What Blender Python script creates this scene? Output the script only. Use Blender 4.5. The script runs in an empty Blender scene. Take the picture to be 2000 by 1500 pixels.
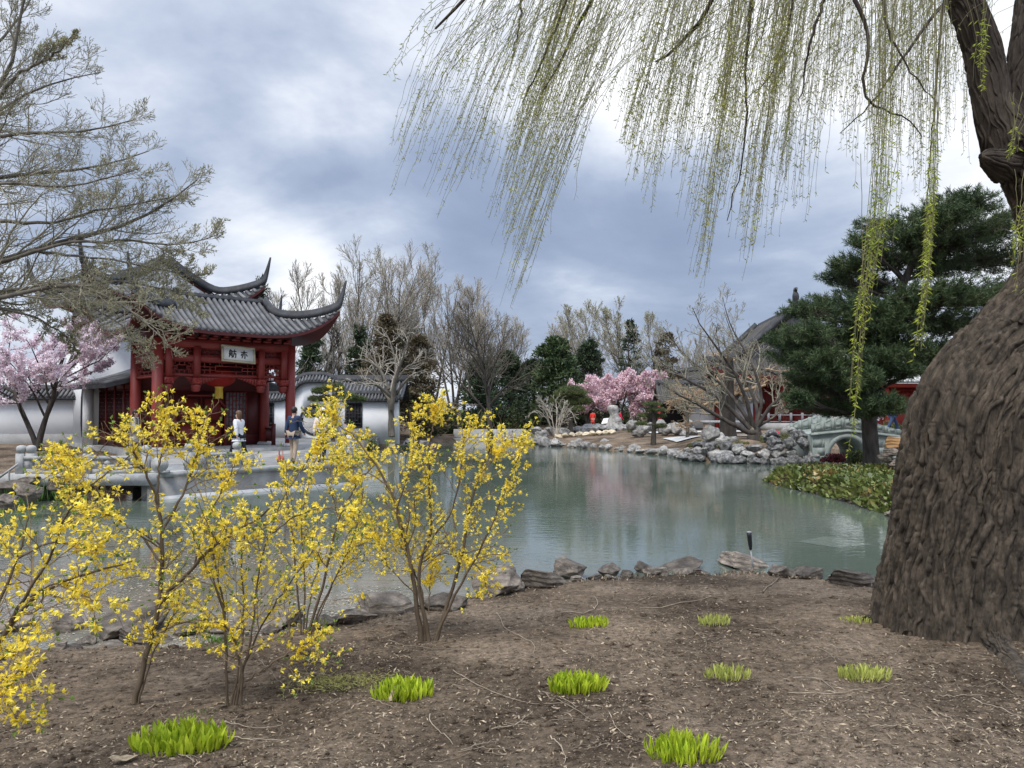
import bpy, math, random
import numpy as np
from mathutils import Vector, noise as mnoise
PI = math.pi
SC = bpy.context.scene
COL = SC.collection
F = 1500.0
CAMZ = 2.4
PITCH = math.atan(50 / 1500)

# ------------------------------------------------------------------ helpers
def nrm(a):
    return a / np.maximum(np.linalg.norm(a, axis=-1, keepdims=True), 1e-9)

def ray(px, py):
    x = (np.asarray(px, float) - 1000) / F
    v = (750 - np.asarray(py, float)) / F
    return np.stack([x, math.cos(PITCH) - v * math.sin(PITCH), math.sin(PITCH) + v * math.cos(PITCH)], -1)

def at(px, py, Y):
    r = ray(px, py)
    k = (np.asarray(Y, float) / r[..., 1])[..., None]
    return np.array([0, 0, CAMZ]) + r * k

def hash3(ix, iy, iz, seed=0):
    h = (ix.astype(np.int64) * 374761393 + iy.astype(np.int64) * 668265263 + iz.astype(np.int64) * 1274126177 + seed * 362437) & 0xFFFFFFFF
    h = ((h ^ (h >> 13)) * 1274126177) & 0xFFFFFFFF
    h = ((h ^ (h >> 16)) * 2246822519) & 0xFFFFFFFF
    return ((h ^ (h >> 15)) & 0xFFFFFF) / float(0xFFFFFF)

def vnoise(p, seed=0):
    i = np.floor(p).astype(np.int64); f = p - i; f = f * f * (3 - 2 * f)
    out = 0
    for a in (0, 1):
        for b in (0, 1):
            for c in (0, 1):
                w = (f[:, 0] if a else 1 - f[:, 0]) * (f[:, 1] if b else 1 - f[:, 1]) * (f[:, 2] if c else 1 - f[:, 2])
                out = out + w * hash3(i[:, 0] + a, i[:, 1] + b, i[:, 2] + c, seed)
    return out * 2 - 1

def fbm(p, o=4, seed=0):
    s = 0; a = 1.0; t = 0
    for k in range(o):
        s = s + a * vnoise(p * 2 ** k, seed + k); t += a; a *= .5
    return s / t

def sstep(x, a, b):
    t = np.clip((x - a) / (b - a), 0, 1)
    return t * t * (3 - 2 * t)

class MB:
    """collects geometry for one mesh object"""
    def __init__(s): s.V = []; s.Fc = []; s.n = 0
    def add(s, V, Fa):
        V = np.asarray(V, float).reshape(-1, 3); Fa = np.asarray(Fa, np.int64)
        s.V.append(V); s.Fc.append(Fa + s.n); s.n += len(V)
        return s
    def box(s, c, d, rz=0.0):
        x, y, z = [k / 2 for k in d]
        V = np.array([[-x, -y, -z], [x, -y, -z], [x, y, -z], [-x, y, -z], [-x, -y, z], [x, -y, z], [x, y, z], [-x, y, z]])
        if rz:
            ca, sa = math.cos(rz), math.sin(rz)
            V = np.stack([V[:, 0] * ca - V[:, 1] * sa, V[:, 0] * sa + V[:, 1] * ca, V[:, 2]], -1)
        return s.add(V + np.array(c), [[0, 3, 2, 1], [4, 5, 6, 7], [0, 1, 5, 4], [1, 2, 6, 5], [2, 3, 7, 6], [3, 0, 4, 7]])
    def bx(s, x0, x1, y0, y1, z0, z1):
        return s.box(((x0 + x1) / 2, (y0 + y1) / 2, (z0 + z1) / 2), (x1 - x0, y1 - y0, z1 - z0))
    def tubes(s, P, R, sides=4, cap=False):
        P = np.asarray(P, float); R = np.asarray(R, float)
        if P.ndim == 2: P = P[None]; R = np.broadcast_to(R, P.shape[:2])
        B, K = P.shape[:2]
        if B == 0: return s
        T = np.gradient(P, axis=1); T = nrm(T)
        m = nrm(T.mean(1))
        ref = np.where(np.abs(m[:, 2:3]) < .75, np.array([[0, 0, 1.]]), np.array([[1., 0, 0]]))
        N1 = nrm(np.cross(T, ref[:, None, :])); N2 = np.cross(T, N1)
        an = np.arange(sides) * 2 * PI / sides
        V = P[:, :, None] + R[:, :, None, None] * (N1[:, :, None] * np.cos(an)[None, None, :, None] + N2[:, :, None] * np.sin(an)[None, None, :, None])
        idx = np.arange(B * K * sides).reshape(B, K, sides)
        a = idx[:, :-1]; b = idx[:, 1:]
        q = np.stack([a, np.roll(a, -1, 2), np.roll(b, -1, 2), b], -1).reshape(-1, 4)
        s.add(V, q)
        if cap:
            base = s.n - B * K * sides
            s.Fc.append(base + idx[:, 0, ::-1].reshape(B, sides)); s.Fc.append(base + idx[:, -1].reshape(B, sides))
        return s
    def lathe(s, prof, c=(0, 0, 0), n=16):
        prof = np.array(prof, float); an = np.arange(n) * 2 * PI / n
        V = np.stack([prof[:, None, 0] * np.cos(an), prof[:, None, 0] * np.sin(an), np.broadcast_to(prof[:, None, 1], (len(prof), n))], -1) + np.array(c)
        idx = np.arange(len(prof) * n).reshape(len(prof), n)
        a = idx[:-1]; b = idx[1:]
        s.add(V, np.stack([a, np.roll(a, -1, 1), np.roll(b, -1, 1), b], -1).reshape(-1, 4))
        base = s.n - len(prof) * n
        if prof[0, 0] > 1e-4: s.Fc.append(base + idx[0:1, ::-1])
        if prof[-1, 0] > 1e-4: s.Fc.append(base + idx[-1:])
        return s
    def grid(s, V):
        V = np.asarray(V, float); a, b = V.shape[:2]
        i = np.arange(a * b).reshape(a, b)
        return s.add(V, np.stack([i[:-1, :-1], i[1:, :-1], i[1:, 1:], i[:-1, 1:]], -1).reshape(-1, 4))
    def prism(s, poly, z0, z1):
        p = np.asarray(poly, float); n = len(p)
        V = np.concatenate([np.c_[p, np.full(n, z0)], np.c_[p, np.full(n, z1)]])
        b = s.n
        s.add(V, [[i, (i + 1) % n, (i + 1) % n + n, i + n] for i in range(n)])
        s.Fc.append(np.array([[b + i for i in range(n)][::-1]])); s.Fc.append(np.array([[b + n + i for i in range(n)]]))
        return s
    def cards(s, P, D, L, W, rng, fold=0.0):
        """diamond leaf cards: base P, direction D, length L, width W"""
        n = len(P)
        if n == 0: return s
        D = nrm(D); L = np.broadcast_to(np.asarray(L, float), (n,))[:, None]; W = np.broadcast_to(np.asarray(W, float), (n,))[:, None]
        S = nrm(np.cross(D, rng.normal(size=(n, 3)))); U = np.cross(S, D)
        V = np.stack([P, P + D * L * .45 + S * W / 2 + U * fold * W, P + D * L, P + D * L * .45 - S * W / 2 + U * fold * W], 1)
        return s.add(V, np.arange(4 * n).reshape(n, 4))
    def sweep(s, P, w, h):
        """rectangular section swept along P, bottom centred on the path"""
        P = np.asarray(P, float); K = len(P); T = np.gradient(P, axis=0); T = nrm(T)
        S = nrm(np.stack([T[:, 1], -T[:, 0], np.zeros(K)], -1)); U = np.cross(S, T)
        w = np.broadcast_to(w, (K,))[:, None]; h = np.broadcast_to(h, (K,))[:, None]
        V = np.stack([P - S * w / 2, P + S * w / 2, P + S * w / 2 + U * h * .62, P + S * w * .3 + U * h * .66, P + S * w * .34 + U * h, P - S * w * .34 + U * h, P - S * w * .3 + U * h * .66, P - S * w / 2 + U * h * .62], 1)
        i = np.arange(K * 8).reshape(K, 8); a = i[:-1]; b = i[1:]
        s.add(V, np.stack([a, np.roll(a, -1, 1), np.roll(b, -1, 1), b], -1).reshape(-1, 4))
        base = s.n - K * 8
        s.Fc.append(base + i[0:1, ::-1]); s.Fc.append(base + i[-1:])
        return s
    def mesh(s, name, smooth=False, off=(0, 0, 0)):
        me = bpy.data.meshes.new(name)
        V = np.concatenate(s.V) - np.array(off)
        me.vertices.add(len(V)); me.vertices.foreach_set("co", V.astype(np.float32).ravel())
        li = np.concatenate([f.ravel() for f in s.Fc]).astype(np.int32)
        lt = np.concatenate([np.full(len(f), f.shape[1]) for f in s.Fc]).astype(np.int32)
        ls = np.concatenate([[0], np.cumsum(lt)[:-1]]).astype(np.int32)
        me.loops.add(len(li)); me.loops.foreach_set("vertex_index", li)
        me.polygons.add(len(lt)); me.polygons.foreach_set("loop_start", ls); me.polygons.foreach_set("loop_total", lt)
        if smooth: me.polygons.foreach_set("use_smooth", np.ones(len(lt), bool))
        me.update(calc_edges=True)
        return me

def link(name, me, m, parent=None):
    o = bpy.data.objects.new(name, me); COL.objects.link(o)
    if m is not None and len(me.materials) == 0: me.materials.append(m)
    if parent is not None: o.parent = parent
    return o

def tag(o, label=None, cat=None, group=None, kind=None):
    if label: o["label"] = label
    if cat: o["category"] = cat
    if group: o["group"] = group
    if kind: o["kind"] = kind
    return o

def thing(name, label, cat, loc=(0, 0, 0), rz=0.0, group=None):
    o = bpy.data.objects.new(name, None); COL.objects.link(o)
    o.location = [float(k) for k in loc]; o.rotation_euler = (0, 0, rz)
    o.empty_display_size = .2
    return tag(o, label, cat, group)

def part(name, mb, m, parent, smooth=False, off=None):
    """mesh child; off = world offset removed from the vertices (use the thing's location)"""
    return link(name, mb.mesh(name, smooth, off if off is not None else (0, 0, 0)), m, parent)

def copy_tree(o, parent=None):
    c = o.copy(); COL.objects.link(c); c.parent = parent
    for ch in list(o.children): copy_tree(ch, c)
    return c

# ------------------------------------------------------------------ materials
def mat(name, c1, c2=None, scale=4, rough=.8, bump=0, bscale=30, island=0.0, spec=.3, detail=6, stretch=(1, 1, 1), trans=0.0, objvar=0.0, c3=None, ramp=(.35, .65), dist=.02):
    m = bpy.data.materials.new(name); m.use_nodes = True
    nt = m.node_tree; N = nt.nodes; Lk = nt.links
    for n in list(N): N.remove(n)
    out = N.new('ShaderNodeOutputMaterial')
    b = N.new('ShaderNodeBsdfPrincipled'); b.inputs['Roughness'].default_value = rough; b.inputs['Specular IOR Level'].default_value = spec
    tc = N.new('ShaderNodeTexCoord'); mp = N.new('ShaderNodeMapping'); mp.inputs['Scale'].default_value = stretch
    Lk.new(tc.outputs['Object'], mp.inputs[0])
    c1 = (*c1, 1); c2 = (*(c2 or c1[:3]), 1)
    no = N.new('ShaderNodeTexNoise'); no.inputs['Scale'].default_value = scale; no.inputs['Detail'].default_value = detail; no.inputs['Roughness'].default_value = .65
    Lk.new(mp.outputs[0], no.inputs['Vector'])
    cr = N.new('ShaderNodeValToRGB'); e = cr.color_ramp.elements
    e[0].position = ramp[0]; e[0].color = c1; e[1].position = ramp[1]; e[1].color = c2
    if c3:
        k = e.new((ramp[0] + ramp[1]) / 2); k.color = (*c3, 1)
    Lk.new(no.outputs['Fac'], cr.inputs[0]); col = cr.outputs[0]
    def vary(col, sock, amt):
        mr = N.new('ShaderNodeMapRange'); mr.inputs['To Min'].default_value = 1 - amt; mr.inputs['To Max'].default_value = 1 + amt
        Lk.new(sock, mr.inputs['Value'])
        mx = N.new('ShaderNodeMix'); mx.data_type = 'RGBA'; mx.blend_type = 'MULTIPLY'; mx.inputs[0].default_value = 1
        Lk.new(col, mx.inputs[6]); Lk.new(mr.outputs[0], mx.inputs[7]); return mx.outputs[2]
    if island:
        g = N.new('ShaderNodeNewGeometry'); col = vary(col, g.outputs['Random Per Island'], island)
    if objvar:
        oi = N.new('ShaderNodeObjectInfo'); col = vary(col, oi.outputs['Random'], objvar)
    Lk.new(col, b.inputs['Base Color'])
    if bump:
        n2 = N.new('ShaderNodeTexNoise'); n2.inputs['Scale'].default_value = bscale; n2.inputs['Detail'].default_value = 8; n2.inputs['Roughness'].default_value = .65
        Lk.new(mp.outputs[0], n2.inputs['Vector'])
        bp = N.new('ShaderNodeBump'); bp.inputs['Strength'].default_value = bump; bp.inputs['Distance'].default_value = dist
        Lk.new(n2.outputs['Fac'], bp.inputs['Height']); Lk.new(bp.outputs[0], b.inputs['Normal'])
    sh = b.outputs[0]
    if trans:
        t = N.new('ShaderNodeBsdfTranslucent'); Lk.new(col, t.inputs[0])
        ms = N.new('ShaderNodeMixShader'); ms.inputs[0].default_value = trans
        Lk.new(sh, ms.inputs[1]); Lk.new(t.outputs[0], ms.inputs[2]); sh = ms.outputs[0]
    Lk.new(sh, out.inputs[0])
    return m

M = {}
M['bark'] = mat('bark_willow', (.026, .020, .014), (.125, .098, .070), 16, .92, 1.0, 60, stretch=(1, 1, .35), c3=(.068, .053, .038), dist=.016, island=.12)
M['oldwood'] = mat('bare_wood', (.17, .125, .085), (.33, .26, .19), 6, .8, .4, 40, stretch=(1, 1, .2))
M['limb'] = mat('bark_limb', (.022, .017, .013), (.07, .054, .040), 8, .9, .6, 40, stretch=(1, 1, .3))
M['strand'] = mat('willow_twig', (.13, .12, .06), (.22, .20, .09), 2, .7)
M['wleaf'] = mat('willow_leaf', (.24, .27, .09), (.42, .42, .15), 1.2, .6, island=.35, trans=.4)
M['wleaf3'] = mat('willow_leaf_yellow', (.30, .31, .05), (.44, .43, .08), 1.2, .6, island=.3, trans=.4)
M['wleaf2'] = mat('willow_leaf_bright', (.30, .38, .04), (.45, .50, .06), 1.5, .6, island=.3, trans=.4)
M['greybark'] = mat('bark_grey', (.07, .062, .050), (.18, .158, .125), 5, .9, .5, 30, stretch=(1, 1, .3))
M['darkbark'] = mat('bark_dark', (.035, .03, .026), (.10, .085, .07), 5, .9, .5, 30, stretch=(1, 1, .3))
M['twig'] = mat('twig_pale', (.27, .24, .19), (.45, .405, .33), 2, .85, island=.25)
M['twigd'] = mat('twig_dark', (.075, .065, .05), (.17, .145, .11), 2, .85, island=.25)
M['twigtan'] = mat('twig_tan', (.32, .22, .13), (.48, .35, .22), 2, .85, island=.25)
M['twigm'] = mat('twig_grey_olive', (.19, .175, .13), (.34, .31, .23), 2, .85, island=.3)
M['bud'] = mat('spring_bud', (.27, .27, .15), (.42, .40, .23), 2, .7, island=.3, trans=.25)
M['pine'] = mat('pine_needle', (.038, .066, .028), (.095, .13, .052), .8, .6, island=.45, trans=.15)
M['pinel'] = mat('pine_needle_light', (.07, .10, .035), (.15, .17, .07), 1.2, .6, island=.4, trans=.2)
M['conif'] = mat('conifer_dark', (.028, .048, .026), (.068, .095, .044), .6, .7, island=.4, trans=.12)
M['conifb'] = mat('conifer_brown', (.075, .062, .035), (.15, .115, .065), .6, .7, island=.35, trans=.12)
M['hedge'] = mat('hedge_leaf', (.025, .04, .016), (.07, .09, .03), 1, .6, island=.4, trans=.15)
M['pink'] = mat('cherry_blossom', (.70, .47, .51), (.84, .68, .70), .9, .7, island=.18, trans=.3)
M['pinkp'] = mat('cherry_blossom_pale', (.74, .60, .655), (.88, .79, .82), .9, .7, island=.16, trans=.3)
M['purple'] = mat('azalea_petal', (.45, .12, .50), (.62, .25, .65), 3, .7, island=.2, trans=.3)
M['yellow'] = mat('forsythia_petal', (.91, .72, .055), (.97, .83, .14), 3, .6, island=.14, trans=.35)
M['fstem'] = mat('forsythia_stem', (.06, .042, .026), (.17, .125, .08), 6, .8, .4, 60, stretch=(1, 1, .3))
M['ftwig'] = mat('forsythia_twig', (.16, .11, .06), (.28, .21, .12), 6, .8, island=.25)
M['fleaf'] = mat('forsythia_leaf', (.14, .22, .035), (.26, .34, .07), 3, .55, island=.3, trans=.3)
M['hosta'] = mat('hosta_shoot', (.30, .42, .025), (.54, .61, .05), 7, .45, island=.34, trans=.35)
M['hostap'] = mat('hosta_shoot_pale', (.34, .38, .08), (.55, .56, .16), 9, .5, island=.3, trans=.3)
M['weed'] = mat('weed_leaf', (.10, .20, .04), (.18, .32, .07), 9, .5, island=.3, trans=.3)
M['moss'] = mat('dry_moss', (.22, .20, .06), (.32, .30, .10), 9, .9, island=.3)
M['cover'] = mat('groundcover_leaf', (.075, .11, .03), (.20, .22, .06), 1.3, .35, island=.4, spec=.5, trans=.15, c3=(.13, .16, .04))
M['coverr'] = mat('groundcover_leaf_rusty', (.25, .16, .05), (.32, .26, .08), 2, .4, island=.35, spec=.5, trans=.15)
M['redleaf'] = mat('red_leaf', (.12, .02, .025), (.22, .05, .05), 3, .6, island=.35, trans=.2)
M['lichen'] = mat('mound_moss', (.10, .11, .035), (.19, .19, .08), 9, .95, .8, 60)
M['chip'] = mat('leaf_litter', (.15, .112, .072), (.36, .285, .195), 30, .8, island=.55)
M['twigg'] = mat('ground_twig', (.20, .158, .112), (.34, .28, .205), 14, .85, island=.3, objvar=.3)
M['petal'] = mat('floating_debris', (.24, .205, .155), (.40, .35, .28), 8, .8, island=.5)
M['rock'] = mat('shore_stone', (.085, .070, .056), (.30, .25, .195), 2.6, .8, .8, 11, objvar=.45, c3=(.165, .137, .11), dist=.05)
M['lime'] = mat('pitted_limestone', (.10, .096, .088), (.48, .46, .42), 2.6, .85, .9, 7, objvar=.28, c3=(.29, .278, .255), ramp=(.3, .66), dist=.1)
M['limed'] = mat('dark_limestone', (.036, .035, .032), (.34, .325, .295), 2.6, .85, .9, 7, objvar=.3, c3=(.13, .13, .127), ramp=(.3, .66), dist=.1)
M['tanrock'] = mat('tan_stone', (.42, .34, .22), (.62, .54, .40), 3, .85, .6, 9, objvar=.2)
M['orangerock'] = mat('orange_stone', (.28, .15, .06), (.42, .26, .12), 3, .85, .6, 9, objvar=.2)
M['tile'] = mat('roof_tile', (.082, .082, .083), (.175, .175, .176), 2.0, .75, .3, 25, island=.16)
M['tiled'] = mat('ridge_tile', (.030, .031, .034), (.066, .068, .072), 3, .7, .3, 25)
M['tiletan'] = mat('hall_roof_tile', (.042, .039, .035), (.082, .077, .070), 1.2, .85, .3, 20, island=.15)
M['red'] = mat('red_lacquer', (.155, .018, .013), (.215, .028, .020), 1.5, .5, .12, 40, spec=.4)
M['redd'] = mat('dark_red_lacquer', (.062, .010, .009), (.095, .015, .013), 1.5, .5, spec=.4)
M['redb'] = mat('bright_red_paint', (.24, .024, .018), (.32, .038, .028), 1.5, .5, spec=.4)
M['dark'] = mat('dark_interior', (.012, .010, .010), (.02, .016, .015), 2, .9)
M['white'] = mat('white_plaster', (.60, .605, .60), (.74, .742, .735), .8, .9, .12, 30, c3=(.70, .703, .697), ramp=(.25, .6))
M['wgrey'] = mat('wall_base_stone', (.30, .295, .28), (.40, .395, .38), 2, .9, .3, 20)
M['stone'] = mat('granite_balustrade', (.27, .27, .26), (.42, .42, .40), 5, .85, .25, 40, c3=(.36, .36, .345))
M['terr'] = mat('terrace_stone', (.20, .195, .185), (.33, .325, .305), 1.6, .9, .2, 30, c3=(.27, .265, .25))
M['ledge'] = mat('pale_ledge_stone', (.42, .42, .41), (.54, .54, .52), 4, .8)
M['green'] = mat('bridge_stone', (.20, .235, .205), (.34, .37, .33), 3, .85, .3, 25, c3=(.27, .30, .27))
M['plq'] = mat('plaque_white', (.74, .73, .68), (.80, .79, .75), 5, .6)
M['plqf'] = mat('plaque_frame', (.42, .37, .24), (.52, .46, .32), 8, .5)
M['ink'] = mat('black_ink', (.012, .012, .014), (.018, .018, .02), 5, .6)
M['lant'] = mat('lantern_red', (.33, .018, .012), (.42, .03, .02), 3, .6, trans=.25)
M['tassel'] = mat('tassel_gold', (.60, .40, .05), (.70, .50, .09), 9, .7, island=.2)
M['black'] = mat('black_plastic', (.012, .012, .013), (.02, .02, .021), 9, .4)
M['steel'] = mat('grey_pole', (.25, .26, .27), (.36, .37, .38), 9, .45)
M['skin'] = mat('skin', (.42, .25, .18), (.50, .31, .23), 9, .6)
M['hair'] = mat('dark_hair', (.015, .011, .009), (.03, .022, .017), 9, .5)
M['hairb'] = mat('brown_hair', (.09, .05, .028), (.15, .085, .045), 9, .5)
M['cbeige'] = mat('beige_coat', (.36, .34, .30), (.44, .41, .36), 6, .9)
M['cwhite'] = mat('white_jacket', (.62, .62, .64), (.74, .74, .75), 6, .85)
M['cnavy'] = mat('navy_jacket', (.015, .028, .065), (.025, .042, .09), 6, .85)
M['cpink'] = mat('pale_pink_shirt', (.74, .58, .50), (.82, .68, .60), 6, .9)
M['cblack'] = mat('black_cloth', (.012, .012, .014), (.022, .022, .025), 6, .9)
M['ckhaki'] = mat('khaki_cloth', (.34, .26, .19), (.42, .33, .25), 6, .9)
M['cred'] = mat('red_cloth', (.62, .035, .025), (.72, .06, .045), 6, .85)
M['ccrim'] = mat('crimson_cloth', (.60, .015, .06), (.70, .03, .09), 6, .85)
M['cjean'] = mat('blue_jeans', (.03, .05, .11), (.05, .075, .15), 6, .9)
M['cgrey'] = mat('grey_cloth', (.20, .20, .21), (.28, .28, .29), 6, .9)
M['corange'] = mat('orange_cloth', (.42, .11, .07), (.50, .15, .10), 6, .9)
M['cap'] = mat('white_cap', (.74, .74, .73), (.80, .80, .79), 6, .8)
# picture point, radius in degrees, amount: broad light and dark cloud masses
BLOBS = [(400, 210, 17, -.26), (700, 250, 11, -.14), (640, 370, 10, .26), (660, 150, 8, .18), (200, 60, 12, .06), (640, 470, 9, -.10), (900, 480, 11, -.14), (1200, 470, 12, -.14), (480, 550, 8, .34), (720, 545, 8, .32),
         (1780, 250, 17, .24), (1200, 100, 14, .10), (1480, 500, 12, -.20), (1560, 560, 8, -.08), (1100, 590, 8, .05), (1300, 180, 10, .08), (-300, 400, 25, .15), (1000, -1200, 50, .14)]
SUN_E = 2.5
EXPO = 0.3
ZEN, BEH = 2.4, 1.3
# ------------------------------------------------------------------ land and water
LAKE = np.array([(-9.0, 7.9), (-6.6, 7.45), (-4.5, 7.3), (-3.0, 7.4), (-1.75, 8.2), (-.35, 9.4), (1.4, 10.3), (3.2, 10.5), (4.4, 9.9), (5.8, 9.9), (7.2, 11.6),
                 (8.3, 14.5), (8.7, 17.6), (8.75, 21.5), (8.4, 25.2), (8.9, 26.4), (10.2, 28.6), (12.8, 30.0), (15.6, 31.4), (16.6, 34), (18, 40), (15.2, 40), (13.9, 34.6), (12.9, 33.0), (12.0, 33.4),
                 (10.3, 34.4), (8.4, 35.6), (8.2, 40), (6, 45), (3.4, 49.3), (1.8, 53), (0, 57.5), (-3.9, 58), (-7, 54), (-8.2, 47), (-8.0, 40), (-6.6, 30), (-5.0, 24.9),
                 (-8.97, 21.25), (-9.5, 20.6), (-9.6, 23.6), (-13.2, 23.6), (-13.2, 20.0), (-12.5, 17), (-12.2, 14), (-11, 10)], float)
TERR = np.array([(-9.6, 20.3), (-8.97, 21.25), (-5.0, 24.9), (-6.6, 30), (-8.0, 40), (-8.0, 46.5), (-24, 46.5), (-22.5, 37.5), (-15.2, 30.2), (-11.6, 23.6), (-9.6, 23.5)], float)

def poly_sd(P, poly):
    """signed distance, positive outside"""
    a = poly; b = np.roll(poly, -1, 0)
    best = np.full(len(P), 1e9); ins = np.zeros(len(P), bool)
    for i in range(len(a)):
        e = b[i] - a[i]; w = P - a[i]
        t = np.clip((w @ e) / (e @ e), 0, 1)
        d = np.hypot(w[:, 0] - t * e[0], w[:, 1] - t * e[1]); best = np.minimum(best, d)
        c = ((a[i, 1] <= P[:, 1]) != (b[i, 1] <= P[:, 1]))
        with np.errstate(divide='ignore', invalid='ignore'):
            xx = a[i, 0] + (P[:, 1] - a[i, 1]) * e[0] / (e[1] if e[1] else 1e-9)
        ins ^= c & (P[:, 0] < xx)
    return np.where(ins, -best, best)

def hland(x, y):
    x = np.atleast_1d(np.asarray(x, float)); y = np.atleast_1d(np.asarray(y, float))
    P = np.c_[x, y]
    sd = poly_sd(P, LAKE)
    h = np.where(sd > 0, .22 * sstep(sd, -.05, .45) + .62 * (1 - np.exp(-np.maximum(sd, 0) / 5.0)), -.9 * sstep(-sd, -.05, 1.4))
    far = sstep(y, 45, 60)
    h = np.where(sd > 0, h + .1 * far * sstep(sd, 2, 8), h)
    st = poly_sd(P, TERR)
    h = np.where(st < .25, np.minimum(h, .35), h)
    # mound at the willow's foot
    h = h + np.where(sd > 0, .12 * np.exp(-((x - 4.3) ** 2 + (y - 6.4) ** 2) / 1.6), 0)
    # right peninsula bed and rockery banks
    bank = sstep(x, 7.6, 8.6) * sstep(y, 13, 16) * (1 - sstep(y, 28, 31)) * (1 - sstep(x, 13, 16))
    h = np.where(sd > 0, h * (1 - bank) + np.minimum(h, .16 + .012 * np.maximum(sd, 0)) * bank, h)
    h = h + np.where(sd > 0, .45 * sstep(sd, .2, 3) * sstep(x, 8.6, 11) * sstep(y, 32, 35) * (1 - sstep(y, 40, 50)), 0)
    return h

def G(px, py):
    """where the line of sight through a picture point meets the land"""
    r = ray(px, py); t = np.concatenate([np.linspace(2, 20, 1500), np.linspace(20, 130, 1500)])
    P = np.array([0, 0, CAMZ]) + r * t[:, None]
    h = hland(P[:, 0], P[:, 1])
    i = np.argmax(P[:, 2] <= np.maximum(h, 0))
    p = P[i].copy(); p[2] = max(h[i], 0)
    return p

def ground_z(x, y): return float(hland(x, y)[0])

gx = np.concatenate([np.linspace(-500, -45, 26)[:-1], np.linspace(-45, -9, 100)[:-1], np.linspace(-9, 9, 260)[:-1], np.linspace(9, 45, 100)[:-1], np.linspace(45, 500, 26)])
gy = np.concatenate([np.linspace(-40, 1.5, 16)[:-1], np.linspace(1.5, 12.5, 190)[:-1], np.linspace(12.5, 62, 200)[:-1], np.linspace(62, 150, 40)[:-1], np.linspace(150, 1200, 20)])
XX, YY = np.meshgrid(gx, gy, indexing='ij')
hz = hland(XX.ravel(), YY.ravel())
pp = np.c_[XX.ravel(), YY.ravel(), np.zeros(XX.size)]
near = 1 - sstep(YY.ravel(), 11, 16)
hz = hz + near * (hz > .05) * (.030 * fbm(pp * 1.6, 3, 3) + .022 * fbm(pp * 6, 3, 5)) + (1 - near) * (hz > .1) * .05 * fbm(pp * .5, 3, 9)
mb = MB(); mb.grid(np.stack([XX, YY, hz.reshape(XX.shape)], -1))

def soil():
    m = bpy.data.materials.new('bare_soil'); m.use_nodes = True
    N = m.node_tree.nodes; L = m.node_tree.links; b = N['Principled BSDF']; b.inputs['Roughness'].default_value = .95; b.inputs['Specular IOR Level'].default_value = .15
    tc = N.new('ShaderNodeTexCoord')
    def noi(s, d=8, r=.65):
        n = N.new('ShaderNodeTexNoise'); n.inputs['Scale'].default_value = s; n.inputs['Detail'].default_value = d; n.inputs['Roughness'].default_value = r
        L.new(tc.outputs['Object'], n.inputs['Vector']); return n.outputs['Fac']
    def ramp(f, stops):
        c = N.new('ShaderNodeValToRGB'); e = c.color_ramp.elements
        e[0].position, e[0].color = stops[0][0], (*stops[0][1], 1); e[1].position, e[1].color = stops[-1][0], (*stops[-1][1], 1)
        for p, q in stops[1:-1]:
            k = e.new(p); k.color = (*q, 1)
        L.new(f, c.inputs[0]); return c.outputs[0]
    def mix(f, a, b2, mode='MIX'):
        x = N.new('ShaderNodeMix'); x.data_type = 'RGBA'; x.blend_type = mode
        if isinstance(f, float): x.inputs[0].default_value = f
        else: L.new(f, x.inputs[0])
        L.new(a, x.inputs[6]); L.new(b2, x.inputs[7]); return x.outputs[2]
    big = ramp(noi(.8, 6), [(.38, (.078, .057, .039)), (.51, (.170, .129, .091)), (.64, (.27, .21, .153))])
    fine = ramp(noi(17, 10, .75), [(.34, (.22, .20, .19)), (.5, (.92, .90, .87)), (.68, (1.6, 1.54, 1.48))])
    c = mix(1.0, big, fine, 'MULTIPLY')
    fl = ramp(noi(60, 6, .7), [(.60, (0, 0, 0)), (.68, (1, 1, 1))])
    tan = N.new('ShaderNodeRGB'); tan.outputs[0].default_value = (.30, .245, .185, 1)
    c = mix(fl, c, tan.outputs[0])
    dk = ramp(noi(38, 6, .7), [(.34, (1, 1, 1)), (.40, (0, 0, 0))])
    drk = N.new('ShaderNodeRGB'); drk.outputs[0].default_value = (.030, .022, .016, 1)
    c = mix(dk, c, drk.outputs[0])
    L.new(c, b.inputs['Base Color'])
    bp = N.new('ShaderNodeBump'); bp.inputs['Strength'].default_value = 1; bp.inputs['Distance'].default_value = .05
    L.new(noi(24, 10, .72), bp.inputs['Height']); L.new(bp.outputs[0], b.inputs['Normal'])
    return m
M['soil'] = soil()
gr = link('ground', mb.mesh('ground', True), M['soil']); tag(gr, kind='structure')

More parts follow.
